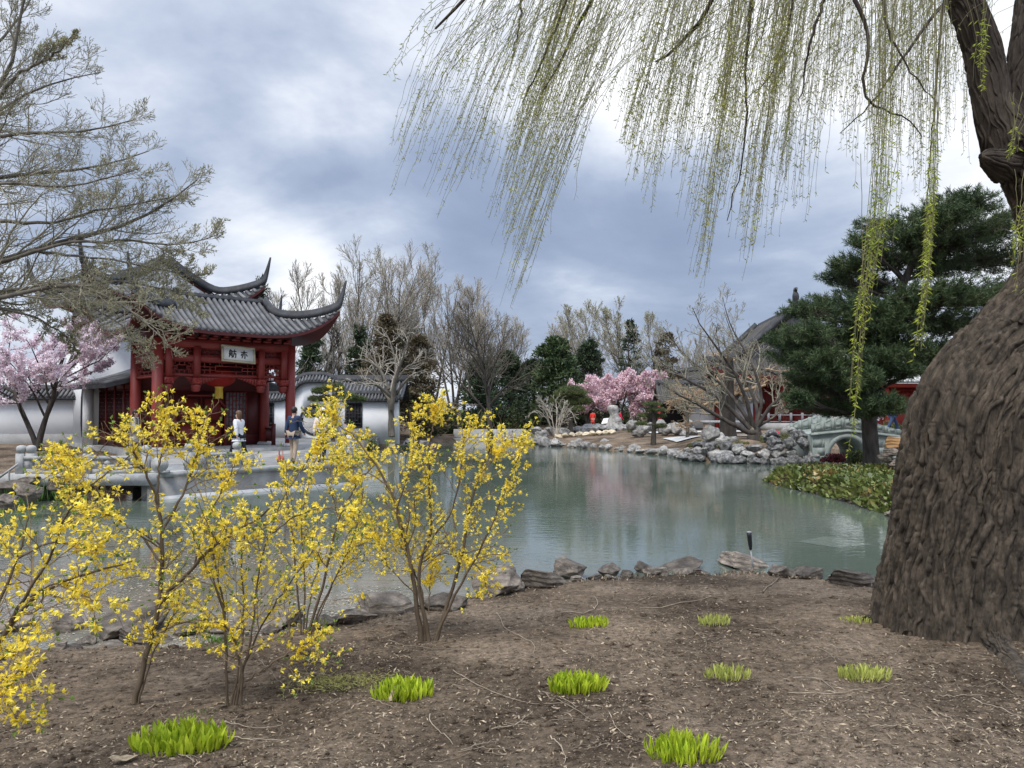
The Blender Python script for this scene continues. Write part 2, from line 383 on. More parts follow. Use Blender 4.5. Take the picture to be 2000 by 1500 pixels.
def water_mat(name, base, base2, rough=.02):
    m = bpy.data.materials.new(name); m.use_nodes = True
    N = m.node_tree.nodes; L = m.node_tree.links; b = N['Principled BSDF']
    b.inputs['Roughness'].default_value = rough; b.inputs['IOR'].default_value = 1.333; b.inputs['Specular IOR Level'].default_value = .95
    tc = N.new('ShaderNodeTexCoord')
    n0 = N.new('ShaderNodeTexNoise'); n0.inputs['Scale'].default_value = .22; n0.inputs['Detail'].default_value = 5; L.new(tc.outputs['Object'], n0.inputs['Vector'])
    cr = N.new('ShaderNodeValToRGB'); cr.color_ramp.elements[0].position = .35; cr.color_ramp.elements[0].color = (*base, 1); cr.color_ramp.elements[1].position = .68; cr.color_ramp.elements[1].color = (*base2, 1)
    L.new(n0.outputs['Fac'], cr.inputs[0])
    # brown scum drifted into the sheltered near corner
    mg = N.new('ShaderNodeMapping'); mg.inputs['Location'].default_value = (.42, -.85, 0); mg.inputs['Scale'].default_value = (.12, .1, 0); L.new(tc.outputs['Object'], mg.inputs[0])
    gs = N.new('ShaderNodeTexGradient'); gs.gradient_type = 'SPHERICAL'; L.new(mg.outputs[0], gs.inputs[0])
    ns = N.new('ShaderNodeTexNoise'); ns.inputs['Scale'].default_value = .9; ns.inputs['Detail'].default_value = 7; L.new(tc.outputs['Object'], ns.inputs['Vector'])
    mu = N.new('ShaderNodeMath'); mu.operation = 'MULTIPLY'; L.new(gs.outputs['Fac'], mu.inputs[0]); L.new(ns.outputs['Fac'], mu.inputs[1])
    ms = N.new('ShaderNodeMapRange'); ms.inputs['From Min'].default_value = .12; ms.inputs['From Max'].default_value = .42; ms.inputs['To Max'].default_value = .8; L.new(mu.outputs[0], ms.inputs['Value'])
    mxs = N.new('ShaderNodeMix'); mxs.data_type = 'RGBA'; L.new(ms.outputs[0], mxs.inputs[0]); L.new(cr.outputs[0], mxs.inputs[6]); mxs.inputs[7].default_value = (.20, .175, .135, 1); L.new(mxs.outputs[2], b.inputs['Base Color'])
    mp = N.new('ShaderNodeMapping'); mp.inputs['Scale'].default_value = (1.6, 4.2, 1); mp.inputs['Rotation'].default_value = (0, 0, .12); L.new(tc.outputs['Object'], mp.inputs[0])
    n1 = N.new('ShaderNodeTexNoise'); n1.inputs['Scale'].default_value = 1.6; n1.inputs['Detail'].default_value = 3; n1.inputs['Roughness'].default_value = .55; L.new(mp.outputs[0], n1.inputs['Vector'])
    # calm and ruffled patches
    n3 = N.new('ShaderNodeTexNoise'); n3.inputs['Scale'].default_value = .16; n3.inputs['Detail'].default_value = 3; L.new(tc.outputs['Object'], n3.inputs['Vector'])
    mr = N.new('ShaderNodeMapRange'); mr.inputs['From Min'].default_value = .38; mr.inputs['From Max'].default_value = .62; mr.inputs['To Min'].default_value = .03; mr.inputs['To Max'].default_value = .14; L.new(n3.outputs['Fac'], mr.inputs['Value'])
    bp = N.new('ShaderNodeBump'); bp.inputs['Distance'].default_value = .05; L.new(mr.outputs[0], bp.inputs['Strength'])
    L.new(n1.outputs['Fac'], bp.inputs['Height']); L.new(bp.outputs[0], b.inputs['Normal'])
    return m
M['water'] = water_mat('pond_water', (.072, .094, .073), (.108, .130, .103))
mb = MB(); mb.grid(np.array([[(-20, 6.0, 0), (20, 6.0, 0)], [(-20, 62, 0), (20, 62, 0)]], float))
wa = link('pond_water', mb.mesh('pond_water'), M['water']); tag(wa, kind='structure')

# floating petals and scum gathered at the sheltered end
rng = np.random.default_rng(4)
n = 26000
u = rng.beta(1.1, 2.0, n)
y = 7.8 + u * 10; x = -1.5 - rng.beta(1.2, 1.6, n) * (.62 * y + 1.0) + (y - 8) * .1
keep = (poly_sd(np.c_[x, y], LAKE) < -.05) & (fbm(np.c_[x * .6, y * 1.3, 0 * x], 3, 2) > -.12 - .0 * x)
x, y = x[keep], y[keep]; n = len(x)
a = rng.uniform(0, PI, n); L_ = rng.gamma(2, .0065, n).clip(.005, .03); W_ = L_ * rng.uniform(.3, .8, n)
c, s_ = np.cos(a), np.sin(a)
V = np.stack([np.stack([x + L_ * c * i - W_ * s_ * j, y + L_ * s_ * i + W_ * c * j, np.full(n, .005)], -1) for i, j in ((-1, -.4), (0, -1), (1, .3), (.1, 1))], 1)
mb = MB(); mb.add(V, np.arange(4 * n).reshape(n, 4))
o = link('floating_petals', mb.mesh('floating_petals'), M['petal']); tag(o, 'pale petals and bits of bark drifting on the pond behind the forsythia', 'floating petals', kind='stuff')

# pale slab just under the surface
c0 = at(1625, 1057, 1); sl = np.array([at(px, py, 3600 / (py - 800)) for px, py in ((1556, 1056), (1612, 1046), (1708, 1062), (1640, 1069))])
M['sub'] = water_mat('submerged_slab', (.125, .15, .122), (.155, .18, .15), .03)
mb = MB(); mb.add(np.c_[sl[::-1, :2], np.full(4, .003)], [[0, 1, 2, 3]]); mb.add(np.c_[sl[:, :2], np.full(4, -.05)], [[0, 1, 2, 3]])
o = link('submerged_slab', mb.mesh('submerged_slab'), M['sub']); tag(o, 'flat pale slab showing through the pond surface beside the willow trunk', 'stone slab')

# terrace: slab by the pavilion with pale ledge at the waterline, and thin deck over the inlet
mb = MB(); mb.prism(TERR, -.6, .70)
rng = np.random.default_rng(12)
o = link('terrace_paving', mb.mesh('terrace'), M['terr']); tag(o, kind='structure')
def offset_line(pts, d):
    pts = np.array(pts, float); T = nrm(np.gradient(pts, axis=0)); return pts + np.c_[T[:, 1], -T[:, 0]] * d
edge = np.array([(-9.6, 20.4), (-8.97, 21.25), (-5.0, 24.9)])
mb = MB()
eo = offset_line(edge, .16); ei = offset_line(edge, -.2)
mb.prism(np.r_[eo, ei[::-1]], -.5, .075)
o = link('waterline_ledge', mb.mesh('ledge'), M['ledge']); tag(o, kind='structure')
mb = MB()
eo = offset_line(edge, .06); ei = offset_line(edge, -.5)
mb.prism(np.r_[eo, ei[::-1]], .58, .715)
o = link('terrace_kerb', mb.mesh('kerb'), M['stone']); tag(o, kind='structure')
mb = MB(); mb.prism([(-13.4, 20.1), (-9.45, 20.1), (-9.45, 23.8), (-13.4, 23.8)], .42, .705)
mb.bx(-13.5, -13.1, 20.15, 23.7, -.5, .42); mb.bx(-9.9, -9.5, 20.6, 23.7, -.5, .42)
o = link('deck_bridge', mb.mesh('deck'), M['stone']); tag(o, 'low flat stone footbridge under the balustrade at the pond inlet', 'footbridge')

# far paths, pale paving strips beyond the pond
mb = MB()
for x0, x1, y0, y1 in ((9.3, 21, 43.5, 47.5), (9.5, 16.5, 52.5, 54.5)):
    px_, py_ = np.meshgrid(np.linspace(x0, x1, 40), np.linspace(y0, y1, 12), indexing='ij'); mb.grid(np.stack([px_, py_, hland(px_.ravel(), py_.ravel()).reshape(px_.shape) + .06], -1))
o = link('far_path', mb.mesh('far_path'), M['ledge']); tag(o, kind='structure')
# low stepped stone quay at the head of the pond
mb = MB()
mb.bx(-4.4, 1.0, 57.8, 58.6, -.4, .26); mb.bx(-4.4, 1.0, 58.6, 60.5, -.4, .52); mb.bx(-4.6, 1.1, 60.5, 61.1, -.4, .86)
o = link('stepped_quay', mb.mesh('quay'), M['wgrey']); tag(o, 'low stepped grey stone quay at the head of the pond', 'quay')
# ------------------------------------------------------------------ roofs
class Roof:
    """hip-and-gable roof, ridge along local x; A = half length to the eave, B = half depth"""
    def __init__(s, g, A, B, yg, zr, zg, ze, tx, ty, zc, sag=.25, rot=False, off=(0, 0)):
        s.__dict__.update(locals())
    def world(s, x, y, z):
        x, y, z = np.broadcast_arrays(np.asarray(x, float), np.asarray(y, float), np.asarray(z, float))
        if s.rot: x, y = -y, x
        return np.stack([x + s.off[0], y + s.off[1], z], -1)
    def eave_long(s, x):
        u = np.minimum(np.abs(x) / s.tx, 1) ** 3.6
        return s.B + (s.ty - s.B) * u, s.ze + (s.zc - s.ze) * u
    def eave_side(s, y):
        u = np.minimum(np.abs(y) / s.ty, 1) ** 3.6
        return s.A + (s.tx - s.A) * u, s.ze + (s.zc - s.ze) * u
    def hip(s, w):
        return s.g + (s.tx - s.g) * w, s.yg + (s.ty - s.yg) * w, s.zg + (s.zc - s.zg) * w - s.sag * 4 * w * (1 - w)
    def long_row(s, x, sy, K=12):
        """points from top to eave at constant x"""
        q = np.linspace(0, 1, K); be, ze = s.eave_long(x)
        if abs(x) <= s.g:
            y0, z0 = 0.0, s.zr
            f = 1.3 * q - .3 * q * q
            z = z0 + (ze - z0) * f
            # pass through the gable base height
            qg = s.yg / be; zz = z0 + (ze - z0) * (1.3 * qg - .3 * qg * qg)
            z = z + (s.zg - zz) * np.where(q < qg, q / qg, (1 - q) / (1 - qg)) * .9
            y = y0 + be * q
        else:
            w = (abs(x) - s.g) / (s.tx - s.g); _, yh, zh = s.hip(w)
            y = yh + (be - yh) * q; z = zh + (ze - zh) * (1.2 * q - .2 * q * q)
        return s.world(np.full(K, x), sy * y, z)
    def side_row(s, y, sx, K=8):
        q = np.linspace(0, 1, K); ae, ze = s.eave_side(y)
        if abs(y) <= s.yg: xh, zh = s.g, s.zg
        else:
            w = (abs(y) - s.yg) / (s.ty - s.yg); xh, _, zh = s.hip(w)
        return s.world(sx * (xh + (ae - xh) * q), np.full(K, y), zh + (ze - zh) * (1.2 * q - .2 * q * q))
    def build(s, root, tile, ridge, soffit, pitch=.25, rad=.075, horn=1.25, hornout=.4, white=None, th=.13, ridge_h=.3, side_horn=True):
        xs = np.linspace(-s.tx, s.tx, 61); ys = np.linspace(-s.ty, s.ty, 41)
        bed = MB(); sof = MB()
        d = np.array([0, 0, th])
        for sy in (-1, 1):
            g_ = np.stack([s.long_row(x, sy) for x in xs])
            bed.grid(g_ if (sy > 0) != s.rot else g_[::-1]); sof.grid((g_ - d)[::-1] if sy > 0 else g_ - d)
            e = g_[:, -1]; sof.grid(np.stack([e + [0, 0, .0], e - d], 1))
        for sx in (-1, 1):
            g_ = np.stack([s.side_row(y, sx) for y in ys])
            bed.grid(g_ if sx < 0 else g_[::-1]); sof.grid(g_ - d)
            e = g_[:, -1]; sof.grid(np.stack([e, e - d], 1))
        r = part('roof', bed, M['tiled'] if tile is M['tile'] else tile, root, True)
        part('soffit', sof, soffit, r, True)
        t = MB(); up = np.array([0, 0, rad * .45])
        for sy in (-1, 1):
            for x in np.arange(-s.tx + pitch * .5, s.tx, pitch):
                P = s.long_row(x, sy, 12) + up
                t.tubes(P, np.full(12, rad), 8, True)
        for sx in (-1, 1):
            for y in np.arange(-s.ty + pitch * .5, s.ty, pitch):
                t.tubes(s.side_row(y, sx, 8) + up, np.full(8, rad), 8, True)
        part('tile_rows', t, tile, r, True)
        rd = MB()
        for sx in (-1, 1):
            for sy in (-1, 1):
                pts = []
                for k in range(7):
                    q = k / 6 * s.yg
                    row = s.long_row(sx * s.g * .999, sy, 60)
                    be, _ = s.eave_long(s.g)
                    i = min(59, int(q / be * 59)); pts.append(row[i])
                for w in np.linspace(.1, 1, 10):
                    hx, hy, hz_ = s.hip(w); pts.append(s.world(sx * hx, sy * hy, hz_ + .02))
                pts = np.array(pts)
                dirh = pts[-1] - pts[-4]; dirh[2] = 0; dirh = dirh / np.linalg.norm(dirh)
                n = 9
                hv = [pts[-1] + dirh * hornout * (1 - (1 - k / n) ** 1.0) + np.array([0, 0, horn * (k / n) ** 1.55]) for k in range(1, n + 1)]
                P = np.vstack([pts, hv]); K = len(P)
                for _ in range(3): P[1:-1] = (P[:-2] + 2 * P[1:-1] + P[2:]) / 4
                P[:, 2] += .03
                h = np.r_[np.full(len(pts), ridge_h), np.linspace(ridge_h * .95, .07, n)]; wd = np.r_[np.full(len(pts), .17), np.linspace(.16, .05, n)]
                rd.sweep(P, wd, h)
        # low rolled ridge along the top
        q = np.linspace(-s.g, s.g, 15)
        rd.sweep(s.world(q, 0 * q, np.full(15, s.zr) - .02), .26, ridge_h * .55)
        part('ridge', rd, ridge, r, True)
        # gable walls
        for sx in (-1, 1):
            gb = MB()
            row = s.long_row(s.g * .98, 1, 40); be, _ = s.eave_long(s.g)
            m = max(3, int(s.yg / be * 39)); 
            yy = np.linspace(0, s.yg, m); zz = row[:m, 2] - .05
            a = s.world(np.full(m, sx * (s.g - .06)), -yy, zz)[::-1]; b = s.world(np.full(m, sx * (s.g - .06)), yy, zz)[1:]
            top = np.vstack([a, b]); bot = top.copy(); bot[:, 2] = s.zg - .25
            gb.grid(np.stack([top, bot], 1)); part('gable', gb, white or soffit, r)
        return r

def fret(mb, x0, x1, z0, z1, y, t=.028, d=.05):
    """Chinese fretwork inside a rectangle in the plane y"""
    w = x1 - x0; h = z1 - z0
    def H(xa, xb, z): mb.bx(min(xa, xb), max(xa, xb), y - d / 2, y + d / 2, z - t / 2, z + t / 2)
    def Vv(x, za, zb): mb.bx(x - t / 2, x + t / 2, y - d / 2 + .002, y + d / 2 - .002, min(za, zb) + t / 2, max(za, zb) - t / 2)
    H(x0, x1, z0 + t / 2); H(x0, x1, z1 - t / 2); Vv(x0 + t / 2, z0 + t / 2, z1 - t / 2); Vv(x1 - t / 2, z0 + t / 2, z1 - t / 2)
    ix0, ix1, iz0, iz1 = x0 + .27 * w, x1 - .27 * w, z0 + .3 * h, z1 - .3 * h
    H(ix0, ix1, iz0); H(ix0, ix1, iz1); Vv(ix0, iz0, iz1); Vv(ix1, iz0, iz1)
    for fx in (.09, .18): 
        for X in (x0 + fx * w, x1 - fx * w): Vv(X, z0 + t * .5, z0 + h * (.36 if fx < .1 else .62)); Vv(X, z1 - h * (.5 if fx < .1 else .25), z1 - t * .5)
    for zz in (z0 + .36 * h, z0 + .62 * h): H(x0 + t, ix0, zz); H(ix1, x1 - t, zz)
    for X in (x0 + .38 * w, x0 + .62 * w): Vv(X, z0, iz0 + t * .5); Vv(X, iz1 - t * .5, z1)

def lattice(mb, x0, x1, z0, z1, y, nx, nz, t=.025, d=.04, rng=None):
    for i in range(nx + 1):
        X = x0 + (x1 - x0) * i / nx; mb.bx(X - t / 2, X + t / 2, y - d / 2, y + d / 2, z0, z1)
    for k in range(nz + 1):
        Z = z0 + (z1 - z0) * k / nz
        for i in range(nx):
            if (i + k) % 3 == 0 and 0 < k < nz: continue
            mb.bx(x0 + (x1 - x0) * i / nx + t / 2, x0 + (x1 - x0) * (i + 1) / nx - t / 2, y - d / 2, y + d / 2, Z - t / 2, Z + t / 2)

# ------------------------------------------------------------------ waterside pavilion (boat hall)
U = np.array([.719, .695])
PAVC = np.array([-11.43, 30.9]); PAVR = math.atan2(.695, .719)
def pv(x, y): return PAVC + U * x + np.array([-.695, .719]) * y
pav = thing('garden_pavilion', 'red lacquered waterside pavilion with grey tiled roofs and tall upswept horns', 'pavilion', (PAVC[0], PAVC[1], 0), PAVR)
W = 2.73
mb = MB(); mb.bx(-3.15, 3.15, -.55, 12.2, .3, .84); part('plinth', mb, M['terr'], pav)
for x in (-W, W):
    for y in (0, 2.4):
        mb = MB(); mb.lathe([(.20, .98), (.205, 2), (.20, 5.12)], (x, y, 0), 20)
        c = part('column', mb, M['red'], pav, True)
        mb = MB(); mb.lathe([(.30, .84), (.31, .9), (.24, .98), (.0, .985)], (x, y, 0), 18); part('column_base', mb, M['stone'], c, True)
mb = MB()
mb.bx(-W, W, -.12, .12, 4.82, 5.14); mb.bx(-W, W, -.09, .09, 4.28, 4.52); mb.bx(-W, W, -.07, .07, 3.70, 3.78)
for x in (-W, W): mb.bx(x - .11, x + .11, .12, 2.4, 4.85, 5.1); mb.bx(x - .085, x + .085, .12, 2.4, 4.2, 4.48); mb.bx(x - .06, x + .06, .12, 2.4, 3.62, 3.70)
mb.bx(-W, W, 2.28, 2.52, 4.8, 5.1)
part('lintel', mb, M['red'], pav)
posts = [-W + .36, -1.3, 1.36, W - .36]
for x in posts:
    mb = MB(); mb.box((x, -.02, 4.25), (.24, .30, 1.2)); p = part('hanging_post', mb, M['red'], pav)
    mb = MB(); mb.box((x, -.02, 3.52), (.34, .36, .24))
    mb.lathe([(.10, 3.40), (.17, 3.37), (.19, 3.30), (.15, 3.22), (.17, 3.16), (.10, 3.10), (0, 3.09)], (x, -.02, 0), 14); part('carved_finial', mb, M['red'], p, True)
    mb = MB()
    for k in range(14): 
        r_ = random.Random(k + int(x * 100)); mb.box((x - .13 + .02 * k, -.205, 3.52 + r_.uniform(-.07, .07)), (.05, .03, .08), 0)
    part('carving', mb, M['redb'], p)
bays = [(posts[0] + .12, posts[1] - .12), (posts[1] + .12, posts[2] - .12), (posts[2] + .12, posts[3] - .12)]
for (a, b) in bays:
    mb = MB(); fret(mb, a, b, 3.78, 4.28, 0, .03, .05); part('fret_panel', mb, M['red'], pav)
    mb = MB(); mb.bx(a, b, .03, .05, 4.52, 4.82)
    part('frieze_board', mb, M['redd'], pav)
    mb = MB(); r_ = np.random.default_rng(int((a + 9) * 50))
    mb.bx(a, b, -.02, .03, 4.52, 4.56); mb.bx(a, b, -.02, .03, 4.78, 4.82)
    for k in range(int((b - a) * 22)):
        th = r_.uniform(0, 2 * PI, 1)[0]; cx, cz = a + .06 + (b - a - .12) * (k + .5) / int((b - a) * 22), 4.67 + .06 * math.sin(k * 1.7)
        q = np.linspace(0, 4.2, 7); P = np.stack([cx + .05 * np.cos(q + th), np.full(7, .0), cz + .055 * np.sin(q + th)], -1); mb.tubes(P, np.full(7, .013), 4)
    part('carved_frieze', mb, M['red'], pav)
    # stepped fringe under the panels
    n = 7; w = (b - a)
    for s in (0, 1):
        mb = MB()
        for k in range(n):
            hgt = .30 * (1 - k / n) ** 1.2 + .03; x0 = a + k * w * .05 if s == 0 else b - (k + 1) * w * .05
            mb.bx(x0, x0 + w * .05 - .004, -.025, .025, 3.70 - hgt, 3.70)
        part('spandrel', mb, M['red'], pav)
# right and left sides of the porch
for x in (-W, W):
    mb = MB()
    tmp = MB(); fret(tmp, .2, 2.2, 3.72, 4.2, 0, .03, .05)
    V = np.concatenate(tmp.V); V = np.stack([np.full(len(V), x) + V[:, 1], V[:, 0], V[:, 2]], -1); mb.add(V, np.concatenate(tmp.Fc))
    part('fret_panel', mb, M['red'], pav)
    mb = MB(); mb.bx(x - .02, x + .02, .2, 2.2, 4.5, 4.84); part('frieze_board', mb, M['red'], pav)
mb = MB(); mb.bx(W - .04, W + .04, 1.55, 2.2, 1.52, 1.60); mb.bx(W - .04, W + .04, 1.55, 2.2, 1.0, 1.06); mb.bx(W - .07, W + .07, 1.42, 1.55, .84, 1.78)
for k in range(5): mb.bx(W - .025, W + .025, 1.62 + k * .12, 1.65 + k * .12, 1.06, 1.52)
part('railing', mb, M['redd'], pav)
# back wall of the porch with an octagonal doorway and lattice windows
mb = MB(); mb.bx(-W, W, 2.45, 2.52, .84, 1.3); mb.bx(-W, W, 2.45, 2.52, 3.2, 4.8); mb.bx(-W, -1.9, 2.45, 2.52, 1.3, 3.2); mb.bx(-.95 - .75, .95, 2.46, 2.51, 1.3, 3.2); mb.bx(1.95, W, 2.45, 2.52, 1.3, 3.2)
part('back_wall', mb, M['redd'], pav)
mb = MB()
oc = [(-1.15, .86), (-1.15, 2.5), (-.7, 3.0), (.5, 3.0), (.95, 2.5), (.95, .86)]
P = np.array([(x, 2.40, z) for x, z in oc]); 
for i in range(5): mb.tubes(np.array([P[i], P[i + 1]]), np.full(2, .055), 6, True)
mb.bx(-.12, -.08, 2.40, 2.45, .86, 3.0)
for x in (-.62, .42): mb.bx(x - .36, x + .36, 2.425, 2.452, 1.0, 1.8); mb.bx(x - .36, x + .36, 2.425, 2.452, 1.95, 2.85)
part('door', mb, M['red'], pav)
for a, b in ((.98, 1.92), (-2.6, -1.75)):
    mb = MB(); lattice(mb, a, b, 1.35, 3.15, 2.44, 6, 10, .03); part('lattice_window', mb, M['red'], pav)
    mb = MB(); mb.bx(a, b, 2.50, 2.52, 1.35, 3.15); part('window_backing', mb, M['cgrey'], pav)
mb = MB(); mb.bx(-W, W, -.06, .06, 5.142, 5.72); mb.bx(-W - .05, -W + .05, .06, 2.5, 5.142, 5.8); mb.bx(W - .05, W + .05, .06, 2.5, 5.142, 5.8); mb.bx(-W, W, 2.44, 2.5, 5.1, 5.9)
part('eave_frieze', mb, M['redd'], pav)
mb = MB()
for x in np.linspace(-W + .25, W - .25, 12): mb.bx(x - .06, x + .06, -.42, -.06, 5.26, 5.36); mb.bx(x - .16, x + .16, -.20, -.10, 5.16, 5.26)
part('bracket_set', mb, M['red'], pav)
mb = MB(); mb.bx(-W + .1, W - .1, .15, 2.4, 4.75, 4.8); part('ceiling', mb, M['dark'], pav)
roofA = Roof(g=2.05, A=3.85, B=2.3, yg=.95, zr=6.98, zg=6.3, ze=5.40, tx=4.2, ty=2.72, zc=6.62, sag=.24, off=(0, 1.2))
roofA.build(pav, M['tile'], M['tiled'], M['redd'], pitch=.245, rad=.08, horn=1.25, hornout=.28, white=M['white'], ridge_h=.34)
# middle cabin: lattice walls under a low roof
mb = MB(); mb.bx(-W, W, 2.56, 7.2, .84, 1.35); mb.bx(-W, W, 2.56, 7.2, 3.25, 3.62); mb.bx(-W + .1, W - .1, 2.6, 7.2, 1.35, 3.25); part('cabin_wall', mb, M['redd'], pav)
for k in range(4):
    y0 = 2.62 + k * 1.14
    tmp = MB(); lattice(tmp, y0 + .06, y0 + 1.08, 1.4, 3.2, 0, 6, 11, .03)
    V = np.concatenate(tmp.V)
    for sx in (-1, 1):
        mb = MB(); mb.add(np.stack([sx * (W - .02) + V[:, 1], V[:, 0], V[:, 2]], -1), np.concatenate(tmp.Fc)); part('lattice_window', mb, M['redd'], pav)
    mb = MB(); mb.bx(-W - .05, -W + .02, y0 - .05, y0 + .03, .84, 3.6); part('window_post', mb, M['red'], pav)
mb = MB(); t = MB()
for sx in (-1, 1):
    yy = np.linspace(2.7, 7.7, 21)
    def cab(y, q, sx=sx): return np.stack([sx * (3.75 - 3.3 * q), np.full_like(q, y), 3.42 + 1.15 * (q * .7 + .3 * q * q)], -1)
    q = np.linspace(0, 1, 9)
    g_ = np.stack([cab(y, q) for y in yy]); mb.grid(g_ if sx < 0 else g_[::-1]); mb.grid((g_ - [0, 0, .16])); mb.grid(np.stack([g_[:, 0], g_[:, 0] - [0, 0, .16]], 1))
    for y in np.arange(2.8, 7.7, .24): t.tubes(cab(y, q) + [0, 0, .03], np.full(9, .075), 8, True)
    mb.grid(np.stack([g_[-1], g_[-1] - [0, 0, .16]], 1)); mb.grid(np.stack([g_[0], g_[0] - [0, 0, .16]], 1))
r = part('cabin_roof', mb, M['tiled'], pav, True); part('tile_rows', t, M['tile'], r, True)
mb = MB(); mb.sweep(np.array([(0, y, 4.5) for y in np.linspace(2.7, 7.2, 8)]), .9, .3); part('ridge', mb, M['tiled'], r, True)
# white rear tower
mb = MB(); mb.bx(-W - .25, W + .25, 7.2, 11.6, .6, 5.55); part('tower_wall', mb, M['white'], pav)
mb = MB(); mb.bx(-W - .32, W + .32, 7.13, 11.67, 5.55, 5.65); part('wall_coping', mb, M['tiled'], pav)
mb = MB(); mb.bx(-W - .05, W + .05, 7.45, 11.4, 5.65, 7.1); part('upper_storey', mb, M['redd'], pav)
for k in range(7):
    x0 = -W + k * .78; mb = MB(); lattice(mb, x0 + .05, x0 + .74, 5.75, 6.9, 7.42, 4, 7, .04); part('upper_window', mb, M['red'], pav)
for k in range(4):
    mb = MB(); tmp = MB(); lattice(tmp, 7.6 + k * .95, 8.45 + k * .95, 5.75, 6.9, 0, 4, 7, .04); V = np.concatenate(tmp.V)
    mb.add(np.stack([-W - .09 + V[:, 1], V[:, 0], V[:, 2]], -1), np.concatenate(tmp.Fc)); part('upper_window', mb, M['red'], pav)
mb = MB(); mb.prism([(8.2 + .42 * sx_, 2.35 + sz_) for sx_, sz_ in ((-.55, -1.2), (.55, -1.2), (1, -.6), (1, .6), (.55, 1.2), (-.55, 1.2), (-1, .6), (-1, -.6))], -.0, .08)
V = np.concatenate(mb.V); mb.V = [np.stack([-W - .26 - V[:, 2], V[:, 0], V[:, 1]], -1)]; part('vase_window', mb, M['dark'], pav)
mb = MB(); mb.bx(-W - .6, -W - .25, 7.0, 7.35, .7, 3.9); part('end_pier', mb, M['white'], pav)
roofB = Roof(g=2.25, A=3.75, B=3.7, yg=2.35, zr=9.35, zg=8.0, ze=7.25, tx=4.15, ty=4.05, zc=8.45, sag=.12, rot=True, off=(0, 9.3))
roofB.build(pav, M['tile'], M['tiled'], M['redd'], pitch=.25, rad=.08, horn=1.35, hornout=.3, white=M['white'], ridge_h=.34)

# name board: black brush characters on white
c = pv(.28, -.30)
nb = thing('name_board', 'white name board with two black brush characters under the pavilion eave', 'name board', (c[0], c[1], 4.62), PAVR)
rot = np.array([[1, 0, 0], [0, math.cos(-.22), -math.sin(-.22)], [0, math.sin(-.22), math.cos(-.22)]]); ry = -.05
rot = np.array([[math.cos(ry), 0, -math.sin(ry)], [0, 1, 0], [math.sin(ry), 0, math.cos(ry)]]) @ rot
def rotp(mb): mb.V = [v @ rot.T for v in mb.V]; return mb
mb = MB(); mb.bx(-.62, .62, -.02, .03, -.26, .26); part('board', rotp(mb), M['plq'], nb)
mb = MB(); mb.bx(-.70, .70, -.04, .035, .26, .34); mb.bx(-.70, .70, -.04, .035, -.34, -.26); mb.bx(-.70, -.62, -.04, .035, -.26, .26); mb.bx(.62, .70, -.04, .035, -.26, .26); part('frame', rotp(mb), M['plqf'], nb)
YI = [[(.5, 1.0), (.54, .86)], [(.06, .78), (.94, .80)], [(.38, .78), (.36, .45), (.16, .06)], [(.60, .79), (.60, .12), (.50, .05)], [(.20, .58), (.08, .34)], [(.78, .58), (.94, .36)]]
FANG = [[(.26, 1.0), (.18, .86)], [(.10, .84), (.10, .40), (.02, .06)], [(.10, .84), (.42, .84)], [(.42, .84), (.42, .04), (.34, .08)], [(.22, .72), (.27, .62)], [(-.02, .48), (.48, .50)], [(.22, .38), (.28, .24)],
        [(.76, 1.0), (.80, .88)], [(.54, .78), (1.02, .80)], [(.72, .78), (.70, .5), (.54, .06)], [(.70, .52), (.94, .53), (.92, .14), (.80, .06)]]
mb = MB()
for strokes, ox in ((FANG, -.40), (YI, .08)):
    for st in strokes:
        p = np.array(st); P = np.stack([ox + p[:, 0] * .30, np.full(len(p), -.028), -.17 + p[:, 1] * .34], -1)
        for i in range(len(P) - 1):
            a, b = P[i], P[i + 1]; dd = (b - a) / np.linalg.norm(b - a); sd_ = np.array([-dd[2], 0, dd[0]])
            w0, w1 = (.026, .020) if abs(dd[0]) < .8 else (.017, .022)
            y_ = np.array([0, .002 * i, 0]); a_ = a - dd * .008; b_ = b + dd * .008
            V = [a_ - sd_ * w0 + y_, b_ - sd_ * w1 + y_, b_ + sd_ * w1 + y_, a_ + sd_ * w0 + y_]
            mb.add(np.array(V), [[0, 1, 2, 3]])
part('lettering', rotp(mb), M['ink'], nb)
# big red lantern under the porch
c = pv(.1, 1.1)
ln = thing('paper_lantern', 'large round red lantern with gold tassel hanging under the porch', 'lantern', (c[0], c[1], 3.75))
q = np.linspace(.12, PI - .12, 15); mb = MB(); mb.lathe([(.66 * math.sin(t) * 1.0 + .02, -.42 * math.cos(t)) for t in q], (0, 0, 0), 28)
V = np.concatenate(mb.V); an = np.arctan2(V[:, 1], V[:, 0]); k = 1 - .035 * np.abs(np.sin(an * 7)); V[:, 0] *= k; V[:, 1] *= k; mb.V = [V]
part('shade', mb, M['lant'], ln, True)
mb = MB(); mb.lathe([(.16, -.47), (.18, -.40), (.16, -.38)], (0, 0, 0), 16); mb.lathe([(.16, .40), (.18, .42), (.16, .48)], (0, 0, 0), 16); mb.tubes(np.array([(0, 0, .48), (0, 0, 1.0)]), np.full(2, .012), 5); part('collar', mb, M['tassel'], ln, True)
r_ = np.random.default_rng(3); mb = MB()
an = r_.uniform(0, 2 * PI, 70); P = np.stack([np.stack([.13 * np.cos(an), .13 * np.sin(an), np.full(70, -.45)], -1), np.stack([.15 * np.cos(an), .15 * np.sin(an), np.full(70, -.7)], -1), np.stack([.15 * np.cos(an), .15 * np.sin(an), -.88 + r_.uniform(-.03, .03, 70)], -1)], 1)
mb.tubes(P, np.full((70, 3), .014), 4); part('tassel', mb, M['tassel'], ln)

